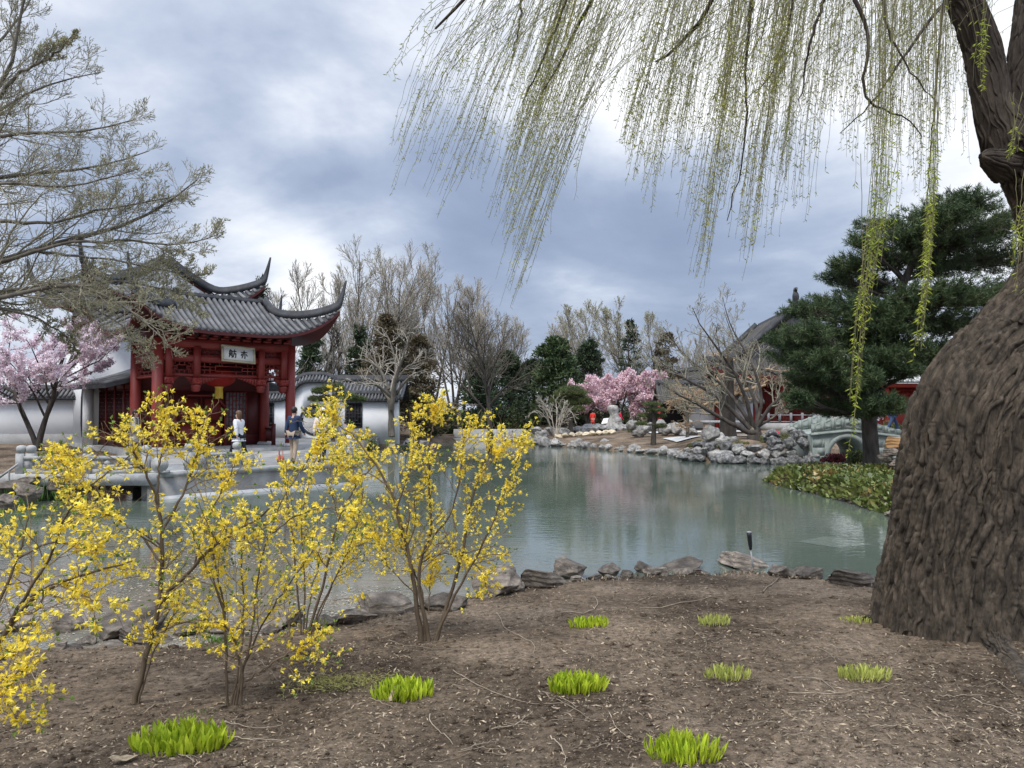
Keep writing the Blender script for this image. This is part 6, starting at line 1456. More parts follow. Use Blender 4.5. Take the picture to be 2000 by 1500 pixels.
root, ap, rng_, b = guided('budding_tree', 'spreading budding tree reaching in from the left edge over the pavilion roof', 'tree', LT, Db, 141, ('greybark', 'twigm'),
    [(20, .42, .75, .19, 9, .12, .42, False), (9, .12, .75, .60, 6, .14, .55, False), (5, .15, .75, .58, 4, .13, .65, False)], base=bx_, twig_r=.0030, dd=1.0, sides=8, trop=(.015, 0, .085))
tr = MB(); P = resample(np.stack([bx_ + [0, 0, -.2], bx_ + [0, 0, .8], at(-480, 720, Db), at(-490, 480, Db), at(-440, 200, Db), at(-400, -100, Db)]), 20); tr.tubes(P, np.linspace(.34, .16, 20), 14); part('trunk_base', tr, M['greybark'], root, True, b)
lf = MB()
for (P, R), per in ((ap[2], 3), (ap[3], 3)):
    t = rng_.uniform(.15, 1, (len(P), per)); p, tg, _ = interp(P, R, t); p = p.reshape(-1, 3); tg = tg.reshape(-1, 3); lf.cards(p, tg * .8 + rng_.normal(0, .6, p.shape) + [0, 0, .25], rng_.uniform(.018, .038, len(p)), .011, rng_)
# denser olive catkins on the low drooping boughs
sel = [10, 11, 12, 13]; Q = spawn(ap[0][0][sel], ap[0][1][sel], 8, .5, 1, .8, .14, 7, .16, (.02, 0, -.05), rng_, .4, .4, .004); Q2 = spawn(*Q, 8, .1, 1, .7, .5, 5, .16, (0, 0, -.04), rng_, .6, .5, .004); Q3 = spawn(*Q2, 4, .1, 1, .7, .55, 4, .14, (0, 0, -.02), rng_, .7, .5, .004)
ex_ = MB(); ex_.tubes(*Q, 4); ex_.tubes(*Q2, 3); ex_.tubes(*Q3, 3); part('drooping_twigs', ex_, M['twigm'], root, False, b)
for (P, R), per in ((Q2, 4), (Q3, 3)):
    t = rng_.uniform(.1, 1, (len(P), per)); p, tg, _ = interp(P, R, t); p = p.reshape(-1, 3); tg = tg.reshape(-1, 3); lf.cards(p, tg * .8 + rng_.normal(0, .6, p.shape), rng_.uniform(.018, .04, len(p)), .012, rng_)
part('leaves', lf, M['bud'], root, False, b)

# ------------------------------------------------------------------ forsythia shrubs
def flowers(mb, P, A, size, rng):
    n = len(P); A = nrm(A); S = nrm(np.cross(A, rng.normal(size=(n, 3)))); U2 = np.cross(A, S); sz = (size * rng.uniform(.7, 1.2, n))[:, None]
    for k in range(4):
        a = k * PI / 2 + rng.normal(0, .15, n)[:, None]; r = S * np.cos(a) + U2 * np.sin(a); op = rng.uniform(.45, 1.15, n)[:, None]
        d = nrm(A * np.cos(op) + r * np.sin(op)); w = nrm(np.cross(d, A)) * sz * .24
        b0 = P + A * sz * .12; V = np.stack([b0, b0 + d * sz * .5 + w, b0 + d * sz * 1.02 + A * sz * .08, b0 + d * sz * .5 - w], 1); mb.add(V, np.arange(4 * n).reshape(n, 4))

def forsythia(label, base, d, stems, seed, nfl, n1=9, lim=None, green=.3):
    rng = np.random.default_rng(seed); g = G(*base) if base[1] < 1495 else at(base[0], base[1], d); d = g[1] if d is None else d
    if d != g[1]: g = at(base[0], base[1], d); g[2] = ground_z(g[0], g[1])
    nfl = int(nfl * 1.42)
    root = thing('forsythia_shrub', label, 'shrub', g, 0, 'flowering forsythia shrubs'); st = MB(); Ps, Rs = [], []
    for pts, r0, r1, dz in stems:
        p = np.array(pts, float); q = np.linspace(0, 1, len(p)); w = resample(at(p[:, 0], p[:, 1], d + dz * q), 18); 
        if abs(p[0, 1] - base[1]) < 25: w[0, 2] = min(w[0, 2], g[2] - .02)
        w[1:-1] += rng.normal(0, .004, (16, 3)); Ps.append(w); Rs.append(np.linspace(r0 * 1.2, r1 * 1.3, 18))
    P = np.stack(Ps); R = np.stack(Rs); st.tubes(P, R, 7); part('stem', st, M['fstem'], root, True, g)
    A = spawn(P, R, int(n1 * 1.7), .32, .93, .85, .40, 9, .11, (0, 0, .02), rng, .5, .5, .0016, True, .6); B_ = spawn(*A, 6, .15, 1, .8, .55, 6, .12, (0, 0, .01), rng, .7, .5, .0012)
    tw = MB(); tw.tubes(*A, 4); tw.tubes(*B_, 3); part('twigs', tw, M['ftwig'], root, False, g)
    fl = MB(); lf = MB()
    srcs = [(P, R, .45, .26), (A[0], A[1], .12, .40), (B_[0], B_[1], .1, .34)]
    for Q, QR, t0, share in srcs:
        # blossom comes in runs along a twig: centres, then flowers round them
        k = max(2, int(nfl * share / len(Q) / 5) + 1); tc = rng.uniform(t0, 1, (len(Q), k)); t = np.clip(np.repeat(tc, 6, 1) + rng.normal(0, .035, (len(Q), k * 6)), 0, 1)
        m = rng.random(t.shape) < nfl * share / t.size; p, tg, _ = interp(Q, QR, t); p, tg = p[m], tg[m]
        ax = nrm(np.cross(tg, rng.normal(size=p.shape))) + [0, 0, -.25]; off = nrm(ax) * rng.uniform(.004, .018, (len(p), 1)); flowers(fl, p + off, ax, .0255, rng)
    for Q, QR in (A, B_):
        tip = Q[:, -1]; tg = nrm(Q[:, -1] - Q[:, -2]); sel = rng.random(len(Q)) < green
        for _ in range(5): lf.cards(tip[sel], tg[sel] + rng.normal(0, .35, tg[sel].shape) + [0, 0, .3], rng.uniform(.018, .036, sel.sum()), .010, rng)
    part('flowers', fl, M['yellow'], root, False, g); part('leaves', lf, M['fleaf'], root, False, g)
FO = forsythia
FO('forsythia with a single slanting trunk left of the middle', (262, 1380), None, [
    ([(262, 1382), (276, 1320), (298, 1235), (312, 1180), (317, 1100), (318, 1035), (308, 965)], .017, .008, .1), ([(312, 1180), (345, 1140), (380, 1105), (420, 1060), (470, 1035), (540, 985)], .012, .004, -.3), ([(318, 1035), (345, 990), (372, 930), (392, 860), (378, 800)], .008, .003, .2), ([(308, 985), (290, 930), (262, 885), (228, 838)], .008, .003, -.2), ([(317, 1100), (270, 1040), (215, 1005), (165, 985), (120, 960)], .007, .0025, .2), ([(308, 965), (312, 900), (322, 845), (320, 800)], .006, .0025, .1), ([(380, 1105), (395, 1040), (420, 985), (450, 930), (470, 880)], .006, .0025, .2), ([(270, 1372), (300, 1270), (340, 1200), (352, 1155)], .006, .002, .1), ([(262, 885), (215, 920), (170, 955), (112, 890)], .004, .002, -.1), ([(228, 838), (180, 900), (150, 915), (118, 868)], .003, .0015, 0)], 151, 1500, 8)
FO('forsythia of many thin pale stems beside the single slanting trunk', (452, 1378), None, [
    ([(445, 1376), (442, 1290), (440, 1200), (424, 1110), (400, 1010)], .008, .003, .1), ([(470, 1380), (474, 1310), (460, 1250), (440, 1215), (412, 1212), (380, 1226)], .009, .004, -.1), ([(455, 1376), (480, 1290), (510, 1220), (560, 1150), (612, 1075)], .007, .003, .2), ([(460, 1376), (490, 1250), (500, 1150), (520, 1050), (560, 960)], .007, .003, 0), ([(450, 1378), (470, 1290), (478, 1180), (470, 1080), (490, 985)], .006, .003, .3), ([(440, 1215), (415, 1130), (385, 1060), (360, 1010)], .005, .002, -.2), ([(520, 1050), (570, 1010), (630, 990), (690, 1000)], .005, .002, -.1), ([(480, 1330), (540, 1290), (600, 1255), (640, 1238)], .007, .003, .1), ([(560, 960), (600, 900), (640, 850), (668, 830)], .004, .002, .1)], 152, 1150, 6, green=.5)
FO('forsythia with a tight bundle of dark upright stems near the water', (602, 1238), None, [
    ([(588, 1236), (580, 1150), (574, 1060), (560, 960), (545, 880)], .009, .003, .1), ([(600, 1240), (630, 1150), (652, 1050), (664, 1000), (700, 940), (760, 880)], .013, .004, .2), ([(606, 1240), (628, 1180), (670, 1100), (700, 1020), (710, 950)], .008, .003, -.2), ([(592, 1238), (596, 1120), (586, 1040), (600, 950), (625, 870)], .008, .003, 0), ([(596, 1238), (612, 1130), (630, 1090), (600, 1060), (570, 1010)], .007, .003, .2), ([(610, 1238), (650, 1140), (690, 1060), (720, 1050)], .006, .002, .1), ([(660, 1010), (640, 940), (655, 880), (690, 830)], .005, .002, .1)], 153, 1250, 7, green=.5)
FO('largest forsythia with forked dark stems beside the dark layered rock', (838, 1252), None, [
    ([(824, 1250), (812, 1170), (806, 1110), (790, 1055), (782, 1010), (760, 950), (730, 900), (690, 850)], .019, .005, .1), ([(838, 1252), (832, 1200), (815, 1155), (818, 1100), (832, 1060), (848, 1045), (838, 990), (836, 920), (842, 850)], .016, .004, -.1), ([(852, 1250), (872, 1180), (895, 1120), (908, 1060), (915, 1000), (930, 940), (950, 890), (985, 830)], .015, .004, .1), ([(848, 1250), (880, 1180), (905, 1130), (935, 1080), (960, 1030), (985, 960), (1010, 900), (1022, 875)], .011, .003, -.2), ([(832, 1250), (826, 1150), (780, 1060), (740, 1010), (720, 985)], .009, .003, .3), ([(848, 1045), (880, 1010), (900, 930), (905, 850), (940, 800)], .007, .003, .2), ([(790, 1055), (770, 1000), (800, 930), (810, 860), (800, 800)], .007, .003, -.1), ([(818, 1100), (860, 1080), (900, 1085), (940, 1110), (955, 1165)], .005, .002, 0), ([(930, 940), (960, 900), (1000, 860), (1030, 850)], .005, .002, .1), ([(760, 950), (720, 920), (690, 940), (660, 900)], .005, .002, .1), ([(842, 850), (848, 815), (846, 790)], .004, .002, .1), ([(690, 850), (660, 830), (640, 800)], .004, .002, .1), ([(812, 1160), (760, 1110), (740, 1060), (710, 1040)], .005, .002, .1), ([(838, 1200), (840, 1130), (850, 1090)], .005, .002, .2)], 154, 2900, 9, green=.25)
FO('forsythia leaning in from the left edge of the view', (-60, 1400), 3.9, [
    ([(-60, 1402), (-40, 1330), (20, 1215), (60, 1165), (130, 1130), (200, 1110), (260, 1095)], .014, .003, .1), ([(-60, 1402), (-30, 1260), (10, 1150), (36, 1090), (44, 1040), (60, 1000)], .011, .003, .2), ([(20, 1215), (70, 1130), (105, 1080), (120, 1020), (150, 985)], .008, .003, -.1), ([(60, 1165), (110, 1135), (160, 1165), (180, 1170), (200, 1195)], .004, .002, 0), ([(-50, 1330), (10, 1280), (40, 1250), (75, 1235)], .006, .002, -.2), ([(-60, 1390), (-20, 1340), (20, 1320), (60, 1300)], .005, .002, -.2), ([(36, 1090), (90, 1060), (150, 1060), (190, 1075)], .005, .002, .1), ([(-60, 1380), (-20, 1370), (5, 1360)], .004, .002, -.2)], 155, 800, 5, green=.3)

# ------------------------------------------------------------------ hosta shoots
def shoots(name, label, px, py, wpx, hpx, n, seed, m='hosta', width=.022, cat='hosta clump', group='sprouting hosta clumps', dep=.62, lean=.25):
    n = int(n * 1.5)
    rng = np.random.default_rng(seed); g = G(px, py); d = g[1]; rx = wpx / F * d / 2; h = hpx / F * d * .84; g[1] += rx * dep * .6; g[2] = ground_z(g[0], g[1]) - .012
    root = thing(name, label, cat, g, 0, group); a = rng.uniform(0, 2 * PI, n); r = np.sqrt(rng.uniform(0, 1, n)); x, y = np.cos(a) * r * rx * .88, np.sin(a) * r * rx * dep * .88
    zb = hland(g[0] + x, g[1] + y) - g[2] - .01
    hh = h * rng.uniform(.55, 1.05, n) * (1 - .25 * r ** 3); D = nrm(np.c_[x / rx * lean + rng.normal(0, .17, n), y / rx * lean + rng.normal(0, .17, n), np.ones(n)]); S = nrm(np.cross(D, np.c_[rng.normal(size=n), rng.normal(size=n), 0 * x])); N_ = np.cross(S, D)
    rows = [(0, .32, 0), (.3, .75, .10), (.58, 1.0, .16), (.82, .62, .12), (1.0, .03, 0)]; w = (width * rng.uniform(.7, 1.3, n) * hh / h)[:, None]; base = np.c_[x, y, zb]; V = []
    for t, k, b_ in rows:
        c = base + D * (hh * t)[:, None] + N_ * (hh * b_ * .6)[:, None]
        V += [c - S * w * k / 2 + N_ * w * k * .38, c, c + S * w * k / 2 + N_ * w * k * .38]
    V = np.stack(V, 1); i = np.arange(n)[:, None] * 15; q = []
    for r_ in range(4):
        for c_ in range(2): o = r_ * 3 + c_; q.append(np.concatenate([i + o, i + o + 1, i + o + 4, i + o + 3], 1))
    mb = MB(); mb.add(V.reshape(-1, 3), np.concatenate(q)); part('shoots', mb, M[m], root, True)
SH = shoots
SH('hosta_clump', 'widest lime green hosta clump nearest the viewer below the slanting forsythia', 340, 1478, 192, 76, 190, 161, width=.034)
SH('hosta_clump', 'lime green hosta clump with a dead leaf leaning on its front', 782, 1372, 124, 56, 150, 162, width=.028)
SH('hosta_clump', 'round full lime green hosta clump in the middle of the bed', 1130, 1354, 122, 50, 150, 163, width=.026)
SH('hosta_clump', 'small lime hosta clump next to a bent dry twig near the shore rocks', 1152, 1226, 86, 27, 110, 164, width=.024)
SH('hosta_clump', 'small sparse hosta clump farther back between two lime clumps', 1398, 1221, 70, 28, 70, 165, 'hostap', .013)
SH('hosta_clump', 'low narrow hosta clump closest to the willow trunk', 1683, 1218, 92, 17, 80, 166, 'hostap', .014, lean=.5)
SH('hosta_clump', 'pale thin hosta clump right of the round full one', 1428, 1328, 100, 34, 110, 167, 'hostap', .013)
SH('hosta_clump', 'crescent of olive hosta shoots encircled by dry twigs', 1697, 1330, 118, 34, 120, 168, 'hostap', .014)
SH('hosta_clump', 'tall pointed hosta clump at the bottom edge right of the middle', 1343, 1494, 156, 70, 170, 169, 'hosta', .018)
SH('green_rosette', 'bright green leafy rosette under the thin stemmed forsythia', 426, 1258, 46, 28, 34, 170, 'weed', .022, 'weed', None, .8, .9)
SH('grey_weed', 'faint grey green weed behind the widest hosta clump', 385, 1398, 80, 14, 40, 171, 'weed', .010, 'weed', None, .5, 1.2)
SH('grey_weed', 'faint weed beneath the bundle of dark upright stems', 598, 1292, 44, 14, 24, 172, 'weed', .008, 'weed', None, .6, 1.2)
rng = np.random.default_rng(173); g = G(665, 1335); n = 1500; x = g[0] + rng.normal(0, .19, n); y = g[1] + rng.normal(0, .10, n); mb = MB(); mb.cards(np.c_[x, y, hland(x, y) + .008], np.c_[rng.normal(size=(n, 2)), rng.uniform(0, .5, n)], .04, .004, rng)
o = link('moss_patch', mb.mesh('moss_patch'), M['moss']); tag(o, 'yellowish mat of dry moss left of the hosta with a dead leaf', 'moss', kind='stuff')

# ------------------------------------------------------------------ litter on the soil
rng = np.random.default_rng(181); n = 105000; y = 2.9 + rng.beta(1.0, 1.9, n) * 7.8; x = rng.uniform(-.74, .74, n) * (y + .4)
den = fbm(np.c_[x * 1.1, y * 1.1, 0 * x], 3, 31) * .9 + .55 + .15 * sstep(x, -1, 1.5) + .2 * (1 - sstep(y, 3.2, 5)); keep = (poly_sd(np.c_[x, y], LAKE) > .1) & (rng.random(n) < den); x, y = x[keep], y[keep]; n = len(x)
pv_ = np.c_[x, y, 0 * x]; z = hland(x, y) + .030 * fbm(pv_ * 1.6, 3, 3) + .022 * fbm(pv_ * 6, 3, 5) + .004
a = rng.uniform(0, PI, n); D = np.c_[np.cos(a), np.sin(a), rng.normal(0, .25, n)]; mb = MB()
L_ = rng.gamma(1.8, .0085, n).clip(.004, .07); W_ = np.minimum(L_ * rng.uniform(.10, .42, n), .014); Dn = nrm(D); S = nrm(np.cross(np.c_[rng.normal(0, .45, (n, 2)), np.ones(n)], Dn)); Uv = np.cross(Dn, S); P = np.c_[x, y, z]; cv = (rng.normal(0, .14, n) * L_)[:, None]; L2 = L_[:, None]; W2 = W_[:, None]
V = np.stack([P - Dn * L2 / 2, P + S * W2 / 2 + Uv * np.abs(cv), P + Dn * L2 / 2, P - S * W2 / 2 + Uv * np.abs(cv)], 1); mb.add(V, np.arange(4 * n).reshape(n, 4))
o = link('leaf_litter', mb.mesh('leaf_litter'), M['chip']); tag(o, 'dry willow leaves and bark chips littering the soil', 'leaf litter', kind='stuff')
# clods of soil
rng = np.random.default_rng(182); I0, I0F = ico(2); n = 9000; y = 3.0 + rng.beta(1.0, 2.0, n) * 7; x = rng.uniform(-.74, .74, n) * (y + .3); k = poly_sd(np.c_[x, y], LAKE) > .3; x, y = x[k], y[k]; n = len(x); s = rng.gamma(1.7, .0050, n).clip(.003, .04)
pv_ = np.c_[x, y, 0 * x]; z = hland(x, y) + .030 * fbm(pv_ * 1.6, 3, 3) + .022 * fbm(pv_ * 6, 3, 5)
V = I0[None] * (1 + .35 * rng.normal(size=(n, len(I0), 1)).clip(-1, 1)) * s[:, None, None] * np.array([1.2, 1, .6]) + np.c_[x, y, z][:, None]; mb = MB(); mb.add(V.reshape(-1, 3), (I0F[None] + np.arange(n)[:, None, None] * len(I0)).reshape(-1, 3))
o = link('soil_clods', mb.mesh('soil_clods'), M['soil']); tag(o, 'crumbly clods of dark soil scattered over the bed', 'soil clods', kind='stuff')
# curled dry leaves and stubble caught along the bank
rng = np.random.default_rng(183); pts_ = along([(-3.2, 7.0), (-1.9, 7.8), (-.4, 9.0), (1.4, 9.85), (3.2, 10.05), (4.4, 9.45)], .006, .01, (0, 0)); n = len(pts_); pts_ = pts_ + rng.normal(0, .16, pts_.shape); k = poly_sd(pts_, LAKE) > .12; pts_ = pts_[k]; n = len(pts_)
mb = MB(); P = np.c_[pts_, hland(pts_[:, 0], pts_[:, 1]) + .01]; mb.cards(P, rng.normal(0, .5, (n, 3)) + [0, 0, .75], rng.uniform(.02, .075, n), rng.uniform(.006, .022, n), rng, .3)
o = link('dry_stubble', mb.mesh('dry_stubble'), M['chip']); tag(o, 'curled dry leaves and stubble along the top of the bank', 'dry leaves', kind='stuff')
# fallen twigs
def twig(pts, r, label, group='thin dry twigs lying on the soil', name='fallen_twig', lift=.012, seed=0):
    p = np.array(pts, float); w = np.array([G(a, b_) for a, b_ in p]); w = resample(w, 14); rr = np.random.default_rng(seed)
    pq = np.c_[w[:, :2], np.zeros(14)]; w[:, 2] = hland(w[:, 0], w[:, 1]) + .030 * fbm(pq * 1.6, 3, 3) + .022 * fbm(pq * 6, 3, 5) + lift + rr.normal(0, .003, 14); b0 = w[0].copy(); mb = MB(); mb.tubes(w - b0, np.linspace(r, r * .45, 14) * .68, 5)
    o = link(name, mb.mesh(name, True), M['twigg']); o.location = b0; return tag(o, label, 'twig', group)
for i, (pts, r, lab) in enumerate([([(970, 1200), (985, 1222), (978, 1226), (1020, 1248), (1050, 1265), (1054, 1272), (1040, 1285), (1005, 1296)], .0055, 'bent dry twig right of the largest forsythia'), ([(1095, 1200), (1120, 1195), (1150, 1200), (1170, 1180), (1162, 1165)], .008, 'hooked grey twig just behind the small lime hosta clump'),
    ([(1490, 1158), (1510, 1142), (1540, 1125), (1570, 1113)], .012, 'thick bare branch propped against the angular grey stone'), ([(1250, 1190), (1330, 1178), (1420, 1166), (1490, 1157)], .007, 'long thin branch stretching left from the propped branch'), ([(1245, 1172), (1280, 1160), (1310, 1148)], .005, 'short straight twig left of the small sparse hosta'),
    ([(885, 1308), (910, 1328), (960, 1355), (1010, 1372), (1060, 1382), (1100, 1380)], .0045, 'long curved twig running to the round full hosta'), ([(1060, 1352), (1100, 1380), (1130, 1395), (1162, 1412)], .006, 'forked twig in front of the round full hosta'), ([(1530, 1330), (1590, 1328), (1620, 1340), (1635, 1358)], .005, 'arching twig in front of the crescent of olive hosta'), ([(1540, 1356), (1640, 1358), (1700, 1350), (1745, 1338)], .005, 'flat dry twig below the crescent of olive hosta'),
    ([(1342, 1222), (1370, 1245), (1385, 1262), (1360, 1284)], .0045, 'curved twig below the small sparse hosta clump'), ([(1592, 1270), (1620, 1282), (1635, 1302)], .005, 'short hooked twig touching the crescent of olive hosta'), ([(840, 1400), (838, 1415), (860, 1440), (885, 1458)], .0055, 'pale crooked twig in front of the hosta with a dead leaf'), ([(960, 1430), (1000, 1425), (1025, 1405), (1040, 1390)], .005, 'pale curved twig lying between the two middle hostas'), ([(1075, 1442), (1095, 1465), (1107, 1485), (1100, 1500)], .006, 'thick pale twig at the bottom edge left of the tall hosta'),
    ([(900, 1470), (940, 1462), (975, 1456)], .0055, 'straight pale twig near the bottom edge'), ([(1190, 1395), (1205, 1425), (1222, 1440)], .0045, 'thin twig left of the tall pointed hosta'), ([(40, 1335), (45, 1360), (60, 1370), (85, 1360), (62, 1322)], .006, 'curled twig under the leftmost forsythia'), ([(255, 1258), (295, 1290), (315, 1262), (330, 1245)], .005, 'pale forked twig beside the slanting trunk base'), ([(280, 1400), (300, 1385), (350, 1375), (400, 1368)], .0045, 'thin twig behind the widest hosta clump'), ([(430, 1445), (480, 1450), (550, 1450)], .006, 'long straight twig right of the widest hosta clump'), ([(330, 1470), (360, 1490), (380, 1500)], .006, 'twig sticking out under the widest hosta clump'), ([(430, 1420), (500, 1430), (560, 1420), (540, 1408)], .004, 'wispy twig between widest hosta and dead leaf hosta'),
    ([(505, 1290), (540, 1330), (565, 1355)], .004, 'thin bent twig under the many stemmed forsythia'), ([(760, 1250), (800, 1268), (850, 1272), (900, 1275)], .0045, 'thin twig curving round the largest forsythia base'), ([(1810, 1390), (1870, 1420), (1930, 1440)], .0045, 'thin dry stem on the soil right of the olive hosta'), ([(1900, 1370), (1950, 1395), (2000, 1415)], .005, 'dry stem crossing the soil at the right edge'), ([(1925, 1330), (1960, 1345), (1998, 1370)], .004, 'faint dry stem near the willow root'), ([(1700, 1435), (1760, 1430), (1790, 1445)], .005, 'pale twig on the soil in the right corner'), ([(1460, 1418), (1500, 1410), (1520, 1402)], .004, 'short twig above the tall pointed hosta'), ([(1195, 1115), (1200, 1150), (1198, 1172)], .004, 'small upright twig by the shore rocks')]):
    twig(pts, r, lab, seed=i)
rng = np.random.default_rng(190)
for i in range(90):
    px = rng.uniform(20, 1980); py = rng.uniform(1180, 1495); L_ = rng.uniform(20, 90) * (py - 900) / 450; a = rng.normal(0, .5); c = rng.normal(0, .35)
    p = G(px, py)
    if p[2] < .2 or px > 1650 and py < 1260: continue
    twig([(px, py), (px + L_ * .5 * math.cos(a), py + L_ * .2 * math.sin(a) + L_ * c * .2), (px + L_ * math.cos(a + c), py + L_ * .4 * math.sin(a + c))], rng.uniform(.0018, .0035), 'hair thin dry willow twig scattered on the soil', 'hair thin twigs scattered on the soil', lift=.008, seed=200 + i)
# dead leaves: two propped on hostas
def dead_leaf(px, py, size, rz, tilt, label):
    g = G(px, py); mb = MB(); u = np.linspace(-1, 1, 9); v = np.linspace(-1, 1, 7); Ug, Vg = np.meshgrid(u, v, indexing='ij'); wd = np.sqrt(np.maximum(1 - Ug ** 2, 0)) * .5 * (1 - .2 * Ug); Z = .22 * (Ug ** 2) + .25 * (Vg * wd) ** 2 + .05 * np.sin(Ug * 7) * Vg
    X = np.stack([Ug, Vg * wd, Z], -1) * size; mb.grid(X); o = link('dead_leaf', mb.mesh('dead_leaf', True), M['chip']); o.location = (g[0], g[1], g[2] + .02 + abs(math.sin(tilt)) * size * .8); o.rotation_euler = (0, tilt, rz); return tag(o, label, 'leaf')
dead_leaf(770, 1372, .055, 1.0, -.95, 'curled dry leaf leaning on the front of a hosta clump'); dead_leaf(240, 1492, .07, .4, .1, 'large dry leaf lying left of the widest hosta clump'); dead_leaf(432, 1385, .05, 1.9, .3, 'dry leaf at the foot of the many stemmed forsythia'); dead_leaf(1085, 1392, .03, .3, .2, 'small tan leaf below the round full hosta')
# garden spotlight on a stake
g = G(1472, 1112); sp = thing('garden_spotlight', 'black garden spotlight on a slim grey pole by the water', 'spotlight', g); top = at(1463, 1040, g[1]) - g; s1 = at(1466, 1072, g[1]) - g
mb = MB(); mb.tubes(np.stack([np.array([0, 0, -.05]), s1]), [.013, .011], 8, True); part('pole', mb, M['steel'], sp, True)
ax = nrm(top - s1); mb = MB(); mb.tubes(np.stack([s1 - ax * .01, s1 + ax * .03, s1 + ax * .06, s1 + (top - s1) * .8, top]), [.020, .026, .030, .036, .034], 14, True); part('lamp_head', mb, M['black'], sp, True)
mb = MB(); mb.tubes(np.stack([top + ax * .001, top + ax * .012]), [.036, .036], 14, True); part('lens_ring', mb, M['steel'], sp, True)
# small wooden sign stake on the left bank
g = at(18, 915, 19.5); wsn = thing('path_rail', 'pale handrail post on the left bank beside the balustrade', 'handrail', (g[0], g[1], .3)); mb = MB(); mb.tubes(np.array([(-.25, 0, .38), (.22, 0, .72)]), [.03, .03], 6, True); part('rail', mb, M['wgrey'], wsn); mb = MB(); mb.tubes(np.array([(.0, 0, -.1), (.0, 0, .55)]), [.025, .025], 6); part('post', mb, M['wgrey'], wsn)
# red bag on the rockery lawn
x, y, z = at(1514, 847, 40); bg = thing('red_bag', 'small crimson and black bag lying on white rock near the hall', 'bag', (x, y, z)); mb = MB(); V = ICO3 * [.22, .16, .16]; V = V * (1 + .15 * fbm(ICO3 * 2, 2, 4))[:, None]; mb.add(V, ICO3F); part('bag_body', mb, M['ccrim'], bg, True); mb = MB(); mb.add(V * .7 + [-.2, -.02, -.06], ICO3F); part('strap', mb, M['cblack'], bg, True)
# stone table and bench by the gallery
x = at(1410, 840, 48)[0]; tb = thing('stone_table', 'long white stone table slab on legs in front of the gallery', 'table', (x, 48, ground_z(x, 48))); mb = MB(); mb.bx(-1.25, 1.0, -.4, .4, .82, .95); part('table_top', mb, M['stone'], tb)
for lx in (-1.0, .7): mb = MB(); mb.bx(lx - .12, lx + .12, -.3, .3, 0, .82); part('leg', mb, M['ckhaki'], tb)

